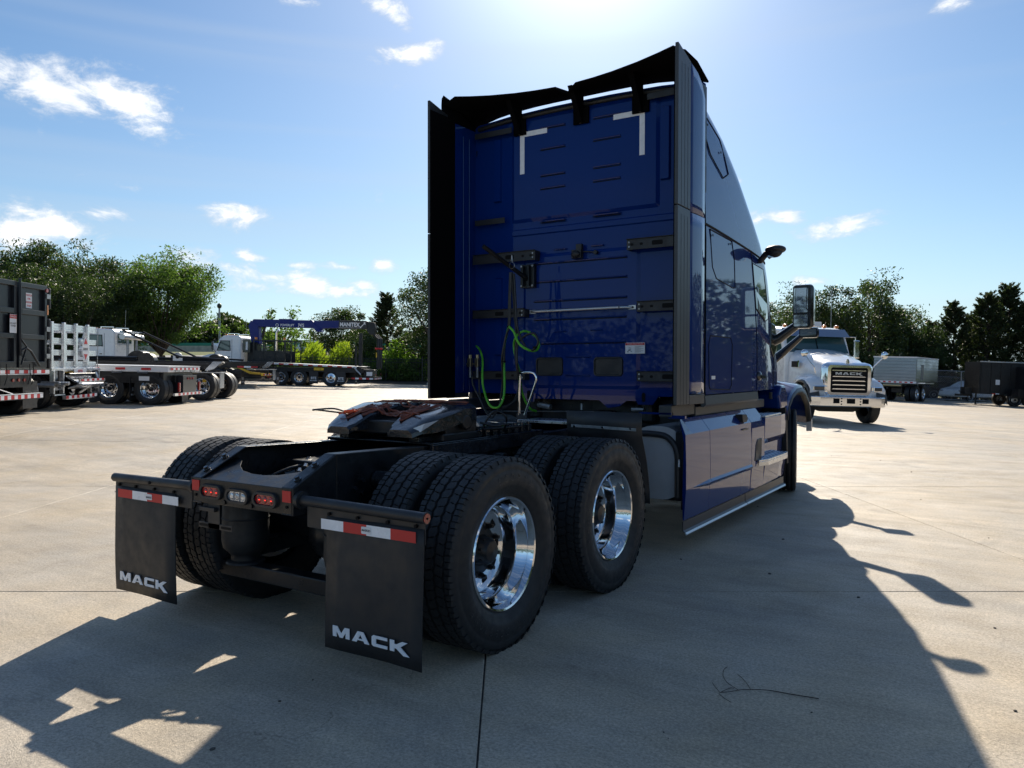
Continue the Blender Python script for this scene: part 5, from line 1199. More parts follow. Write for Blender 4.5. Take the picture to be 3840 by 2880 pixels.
G().bx(-1.0, .55, -.34, -.24, .30, .40).ob('underride_bar', 'aluminium', S); tape(S, (-1.0, -.343, .31), (.62, -.343, .34), .085, 12, (0, -1, 0))
G().bx(-.2, .45, -.115, -.105, 1.02, 1.15).ob('number_plate', 'white_vinyl', S); text('plate_text', '(LIFTS)', .085, face_M((.12, -.117, 1.085), (1, 0, 0), (0, 0, 1)), 'red_tape', S, bold=.003)
G().bx(.75, 1.35, -.05, -.04, .12, .50).ob('mud_flap', 'flap_rubber', S)
frame(S, .1, 7.5); bwheel(S, 1.06, .62, 1); bwheel(S, -1.06, .62, -1); bwheel(S, 1.04, 6.4, 1, dual=False); bwheel(S, -1.04, 6.4, -1, dual=False); daycab(S, 5.3, 'white_paint', hood=True)

# ---- flatbed with bright edge rail
F = empty('flatbed_truck'); place(F, -10.94, 26.12, -1, 0); tag(F, 'flatbed truck with pale aluminium deck edge, red reflectors and black rear tool box', 'truck')
G().bx(-1.25, 1.25, 0, 7.5, 1.06, 1.24).ob('deck', 'white_vinyl', F, bevel=.01); G().bx(-1.27, 1.27, -.02, 7.5, 1.235, 1.255).ob('deck_lip', 'white_vinyl', F)
for x0, x1, y0, y1 in ((-1.262, -1.252, .25, 7.4),): 
    for k in range(9): G().bx(-1.268, -1.253, .55 + k * .82, .85 + k * .82, 1.12, 1.19).ob('red_reflector_patch', 'red_tape', F); G().tube([(-1.262, .65 + k * .82, 1.09), (-1.29, .65 + k * .82, 1.03), (-1.29, .95 + k * .82, 1.03), (-1.262, .95 + k * .82, 1.09)], .012, 5).ob('rope_hook', 'galvanised', F)
tape(F, (-1.1, -.025, 1.13), (1.2, -.025, 1.13), .07, 14, (0, -1, 0))
for x in (-.6, 0, .6): G().box((x, -.02, 1.09), (.35, .02, .05)).ob('lamp_slot', 'galvanised', F)
G().bx(-1.15, 1.15, .2, 3.6, .78, 1.05).ob('side_skirt_frame', 'chassis_black', F, bevel=.02); G().bx(-1.26, -1.2, 3.0, 4.0, .98, 1.05).ob('winch_track', 'yellow_paint', F)
G().bx(-1.2, -1.15, .3, 6.5, .70, 1.04).ob('side_box', 'chassis_black', F); G().bx(-1.21, -1.20, .62, .95, .78, .92).ob('side_latch', 'white_vinyl', F)
G().bx(-.35, .75, -.1, .3, .32, .95).ob('tool_box', 'dark_grey_paint', F, bevel=.01); lamps(F, [(0, .85), (.2, .85), (.4, .85)], -.105, r=.04)
for x in (-.62, 1.0): G().bx(x - .05, x + .05, -.12, -.05, .42, .72).ob('tail_lamp', 'red_lens', F, bevel=.02)
G().bx(-1.0, 1.15, -.12, -.04, .30, .38).ob('underride_bar', 'aluminium', F); tape(F, (-.75, -.123, .305), (1.15, -.123, .305), .075, 12, (0, -1, 0))
flap(F, -.95, 1.22, ('BTE', '800-434-8879')); flap(F, .3, .1, ('BTE',), .5, .05, .3)
frame(F, .1, 9.5); bwheel(F, -1.06, .62, -1); bwheel(F, 1.06, .62, 1); bwheel(F, -1.06, 1.95, -1); bwheel(F, 1.06, 1.95, 1); bwheel(F, -1.04, 8.6, -1, dual=False); bwheel(F, 1.04, 8.6, 1, dual=False); daycab(F, 7.7, 'white_paint')

# ---- two roll-off hoist trucks (dup with its parts)
def rolloff(name, r, d, lab, gantry, cabz, wys):
    o = empty(name); place(o, r, d, -1, 0); tag(o, lab, 'truck', 'roll-off hoist trucks')
    for s in (-1, 1):
        G().pr([(-.05, 1.36), (.55, 1.05), (7.4, 1.05), (7.4, 1.38), (.0, 1.42)], 'x', s * .45 - .06, s * .45 + .06).ob('hoist_rail', 'chassis_black', o, fix=True, bevel=.01)
        G().bx(s * .62 - .01, s * .62 + .01, .1, 7.3, 1.30, 1.36).ob('rail_lip', 'dark_grey_paint', o)
    G().pr([(-.35, 1.42), (-.05, 1.15), (.25, 1.05), (.3, 1.10), (.0, 1.42)], 'x', -.6, -.45).ob('tail_guide', 'aluminium_sheet', o, fix=True)
    tape(o, (-.68, .5, 1.08), (-.68, 1.6, 1.08), .09, 3, (-1, 0, 0), first=0)
    # winch plate and sheave guard
    p = G().pr([(4.55, 1.38), (4.55, 1.62), (4.60, 1.74), (4.72, 1.82), (4.88, 1.82), (5.0, 1.74), (5.05, 1.62), (5.05, 1.38)], 'x', -.72, -.66).ob('winch_plate', 'white_vinyl', o, fix=True)
    G().cyl((-.73, 4.80, 1.60), (-.74, 4.80, 1.60), .10, 16).ob('plate_hole', 'seam_black', p); text('plate_text', 'ROLL OFF', .06, face_M((-.735, 4.80, 1.76), (0, -1, 0), (0, 0, 1)), 'seam_black', p)
    G().pr([(3.0 + .42 * cos(a), 1.36 + .42 * sin(a)) for a in [pi * i / 12 for i in range(13)]], 'x', -.2, .3).ob('sheave_guard', 'chassis_black', o, fix=True)
    G().pr([(2.5 + .34 * cos(a), 1.36 + .34 * sin(a)) for a in [pi * i / 12 for i in range(13)]], 'x', -.6, -.3).ob('sheave_guard', 'chassis_black', o, fix=True)
    for z, r_ in ((1.50, .05), (1.42, .035)): G().tube([(-.62, 2.8, z), (-.62, 6.9, z + .02)], r_, 8).ob('hoist_cylinder', 'chassis_black', o, smooth=40)
    # yellow underride step
    g = G(); g.pr([(1.35, 1.05), (1.55, 1.05), (.9, .75), (.15, .72), (.15, .80), (.8, .86)], 'x', -.72, -.66); g.pr([(1.35, 1.05), (1.55, 1.05), (.9, .75), (.15, .72), (.15, .80), (.8, .86)], 'x', .66, .72); g.bx(-1.05, 1.05, .08, .2, .66, .80); g.box((0, .7, .82), (1.3, .5, .04)); y_ = g.ob('yellow_underride_step', 'yellow_paint', o, fix=True)
    tape(y_, (-1.0, .077, .69), (1.0, .077, .69), .08, 9, (0, -1, 0))
    flap(o, -.95, 1.2, ('BTE', '800-434-8879')); flap(o, .95, -.1, ('BTE',), .55)
    G().bx(-1.25, -.75, -.55, .9, 1.0, 1.03).ob('quarter_fender', 'galvanised', o); G().bx(-1.2, -.80, -.5, -.47, .45, 1.0).ob('fender_flap', 'galvanised', o, bevel=.02)
    lamps(o, [(-.55, .62), (-.2, .62)], -.02, r=.06); frame(o, .0, 9.0)
    for y in wys: 
        bwheel(o, -1.06, y + .35, -1); bwheel(o, 1.06, y + .35, 1)
    bwheel(o, -1.04, 10.2, -1, dual=False); bwheel(o, 1.04, 10.2, 1, dual=False)
    if gantry:
        for s in (-1, 1):
            G().tube([(s * 1.15, 7.55, 2.95), (s * 1.15, 4.55, 1.60), (s * 1.15, 1.9, 1.48)], .055, 8).ob('tarp_arm', 'chassis_black', o, smooth=30)
            G().tube([(s * .5, 7.6, 2.7), (s * .5, 7.6, 1.0)], .07, 10).ob('gantry_post', 'galvanised', o, smooth=40)
        G().tube([(-1.1, 7.6, 2.62), (1.1, 7.6, 2.62)], .16, 16).ob('tarp_roll', 'silver_trim', o, smooth=40); G().bx(-1.2, 1.2, 7.5, 7.7, 2.82, 2.92).ob('tarp_housing', 'aluminium_sheet', o, bevel=.01)
    daycab(o, 8.0, 'white_paint', L=1.9, zr=cabz)
    return o
rolloff('roll_off_truck', -11.1, 29.6, 'roll-off hoist truck with black rails and yellow rear step directly behind the aluminium flatbed deck', False, 2.85, (-.15, 1.65))
rolloff('roll_off_truck', -13.2, 42.8, 'farther roll-off hoist truck with tarp gantry behind its white cab', True, 3.02, (2.2, 3.6))

# ---- crane truck
K = empty('crane_truck'); place(K, -8.75, 48.4, -1, 0.02); tag(K, 'white cab flatbed truck carrying a folded blue knuckle boom crane before the iron fence', 'crane truck')
dk = G(); dk.add([(-1.25, .3, 1.10), (1.25, .3, 1.10), (1.25, .3, 1.22), (-1.25, .3, 1.22), (-1.25, 7.2, 1.28), (1.25, 7.2, 1.28), (1.25, 7.2, 1.40), (-1.25, 7.2, 1.40)], [(0, 1, 2, 3), (7, 6, 5, 4), (0, 4, 5, 1), (1, 5, 6, 2), (2, 6, 7, 3), (3, 7, 4, 0)]); dk.ob('deck', 'chassis_black', K, fix=True)
dk = G(); dk.add([(-1.24, .3, 1.222), (1.24, .3, 1.222), (1.24, 7.2, 1.402), (-1.24, 7.2, 1.402)], [(0, 1, 2, 3)]); dk.ob('deck_top', 'aluminium', K, solid=.01)
tape(K, (-1.253, 7.1, 1.315), (-1.253, .6, 1.145), .07, 22, (-1, 0, 0))
dd = G(); dd.bx(-1.2, 1.2, .2, 6.8, .85, 1.10); dd.ob('subframe', 'chassis_black', K)
for y, ch in ((5.25, 1), (4.12, 1), (2.18, 0)): bwheel(K, -1.06, y, -1, dual=ch > 0); bwheel(K, 1.06, y, 1, dual=ch > 0)
bwheel(K, -1.04, 9.3, -1, dual=False); bwheel(K, 1.04, 9.3, 1, dual=False); frame(K, .2, 9.8)
daycab(K, 7.7, 'white_paint', L=1.55, zr=2.98)
for y in (3.25, .75): flap(K, -.95, y - .06, ('BTE', '800-434-8879'), .62)
# turned so that they face the viewer: side flaps hang across the truck; print also on the near side
for y in (3.2, 1.55):
    f = G().bx(-1.27, -1.26, y - .28, y + .28, .16, .90).ob('side_flap', 'flap_rubber', K); text('flap_lettering', 'BTE', .20, face_M((-1.272, y, .48), (0, -1, 0), (0, 0, 1)), 'white_vinyl', f, bold=.006); text('flap_lettering', '800-434-8879', .075, face_M((-1.272, y, .33), (0, -1, 0), (0, 0, 1)), 'white_vinyl', f, bold=.003)
# crane
G().bx(-.45, .45, 6.95, 7.55, .95, 2.6).ob('crane_base', 'chassis_black', K, bevel=.05)
G().pr([(6.85, 2.5), (7.35, 2.5), (7.55, 3.6), (7.42, 3.95), (6.95, 3.7)], 'x', -.28, .28).ob('crane_column', 'navy_crane_paint', K, fix=True, bevel=.03)
G().tube([(-.1, 6.75, 2.9), (-.1, 6.55, 3.7)], .08, 12).ob('lift_cylinder', 'chassis_black', K, smooth=40)
G().pr([(7.55, 3.64), (7.25, 4.02), (3.65, 4.01), (3.35, 3.76), (3.55, 3.54), (6.9, 3.56)], 'x', -.26, .24).ob('main_boom', 'navy_crane_paint', K, fix=True, bevel=.03)
G().bx(-.2, .2, 4.9, 5.7, 4.0, 4.07).ob('boom_cover', 'navy_crane_paint', K, bevel=.02)
G().pr([(3.75, 3.95), (3.2, 3.62), (3.0, 3.32), (3.3, 3.30), (3.55, 3.55), (3.9, 3.85)], 'x', -.30, .28).ob('knuckle_link', 'navy_crane_paint', K, fix=True, bevel=.02)
G().pr([(3.62, 3.56), (3.5, 3.99), (1.7, 4.02), (1.7, 3.58), (2.9, 3.55), (3.15, 3.44)], 'x', -.24, .22).ob('outer_boom', 'navy_crane_paint', K, fix=True, bevel=.03)
bc = G().pr(rrect(1.08, 3.79, 1.75, .50, .08), 'x', -.32, .3).ob('boom_cover', 'black_plastic', K, fix=True, bevel=.02)
text('boom_lettering', 'MANITEX', .33, face_M((-.325, 1.28, 3.78), (0, -1, 0), (0, 0, 1)), 'white_vinyl', bc, bold=.012, sx=.86)
G().bx(-.328, -.322, .55, 1.95, 3.585, 3.60).ob('lettering_underline', 'white_vinyl', bc); G().pr([(.66, 3.62), (.36, 3.92), (.46, 3.92), (.33, 3.97), (.30, 3.78), (.38, 3.84), (.60, 3.60)], 'x', -.328, -.322).ob('arrow_mark', 'white_vinyl', bc, fix=True)
text('boom_lettering', 'POWERLIFT', .20, face_M((-.265, 5.15, 3.68), (0, -1, 0), (0, 0, 1)), 'white_vinyl', K, bold=.004, sx=.8); text('boom_lettering', "74'S", .29, face_M((-.265, 4.30, 3.68), (0, -1, 0), (0, 0, 1)), 'white_vinyl', K, bold=.008, sx=.8)
G().lathe([(.07, -.003), (.10, -.003), (.10, .003), (.07, .003)], (-.265, 5.78, 3.68), 'x', 16, closed=True).ob('round_emblem', 'white_vinyl', K)
G().pr([(.3, 4.0), (-.2, 3.95), (-.32, 3.6), (-.25, 3.2), (.05, 3.2), (.25, 3.45)], 'x', -.25, .25).ob('boom_tip', 'chassis_black', K, fix=True, bevel=.03)
for dx, yy in ((-.16, -.42), (0, -.50), (.16, -.58)): G().tube([(dx, yy + .25, 3.2), (dx, yy - .02, 2.95), (dx, yy - .02, 1.1)], .07, 8).ob('folded_jib', 'chassis_black', K, smooth=40); 
G().tube([(-.3, -.3, 2.35), (-.3, -.75, 2.35)], .05, 8).ob('jib_bar', 'red_tape', K); G().bx(-.3, -.26, -.42, -.36, 1.8, 2.1).ob('yellow_tag', 'yellow_paint', K)
G().bx(-.1, .15, .55, .75, 1.2, 3.3).ob('boom_rest', 'chassis_black', K); G().bx(.5, .62, 1.0, 1.1, 1.2, 2.5).ob('deck_stake', 'chassis_black', K)
# operator cage
for x in (-1.18, .9):
    for y in (6.9, 6.3, 5.6, 5.0, 4.62): G().bx(x - .03, x + .03, y - .03, y + .03, 1.38, 2.72).ob('cage_post', 'chassis_black', K)
    for z in (2.70, 2.05): G().bx(x - .025, x + .025, 4.6, 6.9, z - .03, z + .03).ob('cage_rail', 'chassis_black', K)
    G().bx(x - .01, x + .01, 5.0, 6.9, 1.38, 2.02).ob('cage_panel', 'chassis_black', K)
for z in (1.65, 1.9, 2.2, 2.45): G().bx(-1.19, -1.16, 4.62, 5.0, z, z + .03).ob('ladder_rung', 'chassis_black', K)
for y in (6.75, 5.02): G().cyl((-1.18, y, 2.75), (-1.18, y, 2.88), .08, 10).ob('beacon', 'amber_lens', K, smooth=40)
G().tube([(.3, 6.0, 1.3), (.3, 6.0, 3.2), (.3, 5.95, 3.35), (.3, 5.85, 3.42)], .075, 12).ob('exhaust_stack', 'chrome', K, smooth=50)
G().bx(-.9, -.2, 5.0, 5.4, 2.0, 2.1).ob('seat', 'black_plastic', K)
G().bx(-1.05, -1.03, 7.15, 7.6, 1.95, 2.75).ob('side_screen', 'black_gloss', K, bevel=.01); G().bx(-1.056, -1.052, 7.3, 7.42, 2.1, 2.6).ob('side_sticker', 'white_vinyl', K)
G().bx(-1.27, -1.2, 2.6, 3.2, .95, 1.12).ob('step', 'yellow_paint', K, bevel=.01)
# rear block
G().bx(-.95, .2, -.35, .25, .55, 1.05).ob('rear_outrigger_box', 'chassis_black', K, bevel=.03); G().bx(-1.25, 1.2, -.45, -.35, .45, .62).ob('rear_bumper', 'chassis_black', K)
tape(K, (-1.26, .9, .46), (-1.26, -.4, .46), .10, 6, (-1, 0, 0)); tape(K, (-1.2, -.453, .46), (1.2, -.453, .46), .09, 10, (0, -1, 0)); lamps(K, [(-.9, .75), (-.7, .75), (.9, .75)], -.46)
G().bx(-1.27, -1.25, -.35, .0, .68, .92).ob('number_plate', 'white_vinyl', K)
G().tube([(-1.27, .75, 1.2), (-1.28, .6, 1.0), (-1.28, .35, .75)], .05, 8).ob('lashing_strap', 'silver_trim', K)

# ---- white dump/vocational truck on the right, facing the viewer
V = empty('white_truck'); x, y = W(9.68, 22.6); place(V, 9.68, 22.6, .06, -1); tag(V, 'white conventional truck with chrome grille and bumper facing the viewer, right of the blue tractor', 'truck')
# local +y is forward (towards the viewer); grille plane at y = 0; local +x is image left
rows = []
for (y, w_, zt, zb) in ((.0, .70, 1.70, .78), (-.5, .78, 1.86, .78), (-1.2, .86, 2.02, .95), (-2.0, .93, 2.16, 1.0)): rows.append([(w_, y, zb), (w_, y, zt - .38), (w_ - .05, y, zt - .16), (w_ - .20, y, zt - .02), (w_ * .4, y, zt + .03), (0, y, zt + .05), (-w_ * .4, y, zt + .03), (-w_ + .20, y, zt - .02), (-w_ + .05, y, zt - .16), (-w_, y, zt - .38), (-w_, y, zb)])
hd = G().loft(rows, capends=True).ob('hood', 'white_paint', V, smooth=40, fix=True)
gr = G().loft([[(a, -.16, b) for a, b in rrect(0, 1.27, 1.50, 1.03, .20)], [(a, -.03, b) for a, b in rrect(0, 1.27, 1.44, .98, .15)], [(a, .05, b) for a, b in rrect(0, 1.27, 1.28, .86, .10)], [(a, .05, b) for a, b in rrect(0, 1.27, 1.10, .72, .06)], [(a, .0, b) for a, b in rrect(0, 1.27, 1.08, .70, .05)]], closed=True).ob('grille_surround', 'chrome', V, smooth=40)
G().pr(rrect(0, 1.27, 1.09, .71, .05), 'y', -.01, .005).ob('grille_mesh', 'seam_black', gr, fix=True)
for k, z in enumerate((1.545, 1.37, 1.25, 1.13, 1.01)): G().pr([(-.50, z - .012), (.50, z - .012), (.46 if k else .50, z + .014), (-.46 if k else -.50, z + .014)], 'y', .01, .035).ob('grille_bar', 'chrome', gr, fix=True)
block_word('grille_lettering', 'MACK', face_M((0, .02, 1.46), (-1, 0, 0), (0, 0, 1)), .075, .80, 'silver_trim', gr, depth=.008)
G().pr([(0, 0), (.10, 0), (.12, .04), (.09, .10), (.04, .14), (.0, .12), (-.04, .03)], 'x', -.02, .02, Matrix.Translation((0, -.12, 1.745))).ob('bulldog_ornament', 'brass', V, fix=True, bevel=.008)
bmp = G().pr([(-1.12, .02), (-.9, .20), (.9, .20), (1.12, .02), (1.12, -.1), (-1.12, -.1)], 'z', .50, .80).ob('bumper', 'chrome', V, fix=True, bevel=.03)
for x0, x1 in ((-.52, -.34), (-.12, .12), (.34, .52)): G().bx(x0, x1, .20, .206, .60, .74).ob('bumper_opening', 'seam_black', bmp)
for x in (-.28, .28):
    for z in (.58, .66, .74): G().cyl((x, .2, z), (x, .215, z), .02, 8).ob('bumper_bolt', 'chassis_black', bmp)
for s in (1, -1):
    fd = []
    for a in [pi * i / 10 for i in range(11)]: yy = -.62 + .66 * cos(a); zt = .62 + .62 * sin(a); fd.append([(s * 1.16, yy, zt - .05), (s * 1.14, yy, zt), (s * .85, yy, zt + .06)])
    G().loft(fd).ob('fender', 'grey_plastic' if True else '', V, smooth=40, solid=.02)
    G().loft([[(s * x, y * k - .02, z0_ + (z - z0_) * k2) for y, z in ((0, .80), (.0, 1.08), (-.14, 1.24), (-.40, 1.34), (-.8, 1.38), (-1.25, 1.34)) for z0_ in (.8,)] for x, k, k2 in ((.62, 1, 1.12), (.80, 1, 1.06), (.98, .98, .98), (1.08, .95, .86), (1.12, .93, .70))]).ob('fender_inner', 'white_paint', V, smooth=60, solid=.01)
    G().box((s * .86, .0, 1.02), (.34, .10, .14), rz=-s * .35).ob('headlamp_bezel', 'chrome', V, bevel=.02); G().box((s * .87, .045, 1.02), (.28, .03, .10), rz=-s * .35).ob('headlamp', 'glass_dark', V, bevel=.01); G().box((s * 1.05, -.06, 1.0), (.05, .06, .12), rz=-s * .5).ob('turn_signal', 'amber_lens', V)
    G().bx(min(s * .93, s * .955), max(s * .93, s * .955), -1.75, -1.30, 1.62, 1.80).ob('hood_vent', 'seam_black', V); G().bx(min(s * .95, s * .965), max(s * .95, s * .965), -1.28, -1.20, 1.62, 1.82).ob('vent_trim', 'chrome', V)
    G().tube([(s * .82, -.35, 1.45), (s * .86, -.35, 1.62), (s * 1.18, -.28, 1.98)], .014, 6).ob('hood_mirror_arm', 'chrome', V); G().ell((s * 1.20, -.28, 2.02), (.11, .05, .11), 14, 10).ob('hood_mirror', 'chrome', V, smooth=60)
    bwheel(V, s * .98, -.72, s, dual=False); G().tube([(s * 1.02, -2.35, 2.62), (s * 1.32, -2.25, 2.62), (s * 1.32, -2.25, 1.95), (s * 1.05, -2.2, 1.9)], .022, 6).ob('mirror_bracket', 'chrome', V); G().bx(min(s * 1.24, s * 1.42), max(s * 1.24, s * 1.42), -2.25, -2.15, 1.95, 2.52).ob('side_mirror', 'chrome', V, bevel=.03)
cabp = [(-2.0, 1.2), (-2.02, 2.08), (-2.35, 2.68), (-2.5, 2.86), (-3.2, 2.95), (-3.85, 2.9), (-3.9, 1.0), (-2.0, 1.0)]
cb = G().pr(cabp, 'x', -1.05, 1.05).ob('cab', 'white_paint', V, fix=True, bevel=.09)
G().pr([(-.98, .0), (.98, .0), (.92, .58), (-.92, .58)], 'z', 0, .015, Matrix.Translation((0, -2.005, 2.10)) @ Matrix.Rotation(radians(118), 4, 'X')).ob('windscreen', 'glass_teal', cb, fix=True)
G().tube([(0, -1.99, 2.12), (0, -2.27, 2.62)], .012, 6).ob('screen_divider', 'seam_black', cb)
for x in (-.45, .35): G().tube([(x, -1.95, 2.12), (x + .4, -2.03, 2.20)], .012, 6).ob('wiper', 'seam_black', cb)
G().pr([(-2.10, 2.62), (-2.02, 2.60), (-2.40, 2.86), (-2.45, 2.84)], 'x', -1.02, 1.02).ob('sun_visor', 'aluminium_sheet', cb, fix=True)
for x in (-.85, -.45, 0, .45, .85): G().ell((x, -2.62, 2.95), (.06, .13, .06), 10, 8).ob('roof_marker', 'amber_lens', cb, smooth=60)
G().bx(-.36, -.12, -2.75, -2.6, 2.95, 3.10).ob('toll_box', 'white_vinyl', cb, bevel=.02); G().tube([(-.95, -3.2, 2.9), (-.95, -3.25, 4.3)], .008, 5).ob('antenna', 'galvanised', cb)
for s in (1, -1): G().pr([(-2.25, 2.08), (-2.52, 2.68), (-3.2, 2.70), (-3.2, 2.02)], 'x', s * 1.05, s * 1.062).ob('window', 'glass_teal', cb, fix=True)
G().bx(-1.22, 1.22, -9.5, -4.2, 1.1, 3.02).ob('dump_body', 'chassis_black', V, bevel=.03); frame(V, -9.5, -.2)
G().pr([(-.9, .46), (-.5, .32), (.5, .32), (.9, .46), (.9, .54), (-.9, .54)], 'y', -.80, -.66).ob('front_axle', 'chassis_black', V, fix=True)
for y in (-7.2, -8.55): bwheel(V, 1.0, y, 1); bwheel(V, -1.0, y, -1)

# ---- polished dump trailer
Q = empty('dump_trailer'); place(Q, seen(3420, 49.5), 49.5, -.656 * .0 - .72, .55); Q.matrix_world = Q.matrix_world; tag(Q, 'polished aluminium dump trailer standing behind the white truck', 'trailer')
place(Q, seen(3350, 49), 49, .70, .71)
G().bx(-1.25, 1.25, .0, 4.2, 1.25, 2.72).ob('trailer_body', 'aluminium_sheet', Q)
for k in range(7): G().bx(-1.27, 1.27, -.03, .0, 1.3 + k * .20, 1.48 + k * .20).ob('end_plank', 'aluminium_sheet', Q, bevel=.01)
for s in (-1, 1):
    for k in range(7): G().bx(s * 1.25, s * 1.28, .02, 4.2, 1.3 + k * .20, 1.48 + k * .20).ob('side_plank', 'aluminium_sheet', Q, bevel=.01)
    G().bx(s * 1.24, s * 1.30, -.04, 4.2, 2.70, 2.78).ob('top_rail', 'white_vinyl', Q)
G().bx(-1.28, 1.28, -.05, .0, 2.70, 2.78).ob('top_rail', 'white_vinyl', Q); G().bx(-1.3, 1.3, -.06, .02, 1.12, 1.26).ob('rear_sill', 'white_vinyl', Q); tape(Q, (-1.28, -.063, 1.15), (1.28, -.063, 1.15), .08, 16, (0, -1, 0))
G().bx(1.28, 1.30, .9, 1.3, 1.35, 2.3).ob('ladder', 'galvanised', Q); G().tube([(-.6, -.1, .98), (.5, -.1, .98)], .11, 12).ob('tank_like_cylinder', 'brass', Q, smooth=40); G().bx(1.0, 1.75, .2, 1.9, 1.14, 1.20).ob('trailer_fender', 'aluminium', Q)
for y in (.6, 1.85): bwheel(Q, 1.06, y, 1); bwheel(Q, -1.06, y, -1)
frame(Q, .1, 4.2)
# ---- two black dump trailers
def btrailer(r, d, hr, hd, lab, L=3.9, HT=2.6, wy=.9):
    o = empty('utility_trailer'); place(o, r, d, hr, hd); tag(o, lab, 'trailer', 'black tipping trailers')
    for s in (-1, 1): G().bx(s * 1.03 - .02, s * 1.03 + .02, 0, L, .75, HT).ob('trailer_side', 'chassis_black', o)
    for y in (.01, L): G().bx(-1.05, 1.05, y - .02, y + .02, .75, HT).ob('trailer_end', 'chassis_black', o)
    for k in range(6): G().bx(-1.09, -1.05, .1 + k * (L - .2) / 5 - .03, .1 + k * (L - .2) / 5 + .03, .75, HT - .03).ob('side_rib', 'chassis_black', o)
    G().bx(-1.08, 1.08, -.02, L + .02, .68, .76).ob('trailer_floor', 'chassis_black', o); G().bx(-1.10, -1.04, -.03, L + .03, HT - .03, HT + .04).ob('top_rail', 'galvanised', o)
    G().bx(-1.1, -1.02, wy - .5, wy + 1.3, .60, .74).ob('fender', 'chassis_black', o, bevel=.02)
    for y in (wy, wy + .82):
        for s in (-1, 1): bwheel(o, s * .98, y, s, r=.39, w=.23, dual=False, chrome=False)
    G().bx(-.1, .1, L, L + .9, .5, .62).ob('tongue', 'chassis_black', o); G().tube([(-.4, L - .1, 1.0), (-.4, L - .1, .02)], .05, 8).ob('jack', 'chassis_black', o); G().bx(-.35, .35, L + .1, L + .5, .62, 1.05).ob('pump_box', 'chassis_black', o)
    for y0, y1 in ((.6, 1.0), (L - 1.1, L - .7)): tape(o, (-1.083, y1, .69), (-1.083, y0, .69), .05, 2, (-1, 0, 0))
    G().bx(-1.095, -1.09, L * .62, L * .7, 1.25, 1.55).ob('decal', 'white_vinyl', o)
    return o
btrailer(30.8, 47.2, -1, .15, 'tall black tipping trailer with front jack, left one of the two black trailers', 2.9, 2.6, .1)
btrailer(33.9, 45.2, -1, .06, 'lower black tipping trailer at the right edge of the yard', 4.2, 2.35, 1.6)

# ---- cars behind the chain link fence
def car(r, d, hr, hd, paint, lab, van=False):
    o = empty('parked_car'); place(o, r, d, hr, hd); tag(o, lab, 'car')
    zr = 1.75 if van else 1.42; k = .0 if van else .25
    body = [(-2.3, .35), (-2.35, .85), (-2.2, 1.02), (1.25, .98), (1.45, .95), (2.2, .80), (2.3, .45), (2.25, .3), (-2.2, .3)]
    b = G().pr(body, 'x', -.9, .9).ob('car_body', paint, o, fix=True, bevel=.10)
    cab_ = [(-2.15 + k * 2, 1.0), (-2.0 + k * 3, zr - .12), (-1.7 + k * 3, zr), (.1, zr), (.5, zr - .1), (1.35, .98)]
    G().pr(cab_, 'x', -.80, .80).ob('car_roof', paint, b, fix=True, bevel=.08)
    for s in (-1, 1): G().pr([(-1.9 + k * 3, 1.06), (-1.75 + k * 3, zr - .14), (.05, zr - .12), (.95, 1.06)], 'x', s * .80, s * .815).ob('window', 'glass_dark', b, fix=True)
    for y in (-1.4, 1.45):
        for s in (-1, 1): bwheel(o, s * .80, y, s, r=.33, w=.22, dual=False, chrome=False, n=24)
    for s in (-1, 1): G().ell((s * .7, 2.2, .72), (.16, .10, .08), 10, 6).ob('headlamp', 'clear_lens', b, smooth=60)
    return o
car(seen(3560, 58.5), 58.5, 1, -.15, 'black_gloss', 'dark minivan parked behind the chain link fence left of the black trailers', True)
car(seen(3640, 55.5), 55.5, -1, -.5, 'white_paint', 'silver white sedan nose-on behind the chain link fence')

# ================================================================= yard edge: curbs, fences, poles
def strip(name, mt_, pts, w, h, kind='structure', z=0):
    rows = []
    for (r, d) in pts: rows.append([P3(r, d, z - .1), P3(r, d, z + h), P3(r, d + w, z + h), P3(r, d + w, z - .1)])
    o = G().loft(rows, capends=True).ob(name, mt_, None, fix=True, bevel=.02); o['kind'] = kind; return o
strip('kerb', 'curb_concrete', [(r, 55.2 - .02 * abs(r)) for r in range(-6, 4, 2)], .3, .16)
isl = [(-19.5, 43.2), (-16.6, 42.6), (-14.6, 42.9), (-14.2, 43.6), (-15.5, 44.6), (-19.5, 45.2)]
g = G(); k = len(isl); g.add([P3(r, d, .0) for r, d in isl] + [P3(r, d, .16) for r, d in isl], [tuple(range(k, 2 * k))] + [(i, (i + 1) % k, (i + 1) % k + k, i + k) for i in range(k)]); g.ob('kerb_island', 'curb_concrete', None, fix=True, kind='structure', bevel=.03)
g = G(); rows = [[P3(r, 55.5, .05), P3(r, 61, .25)] for r in range(-30, 6, 3)]; g.loft(rows).ob('planting_bed', 'mulch', None, kind='structure')
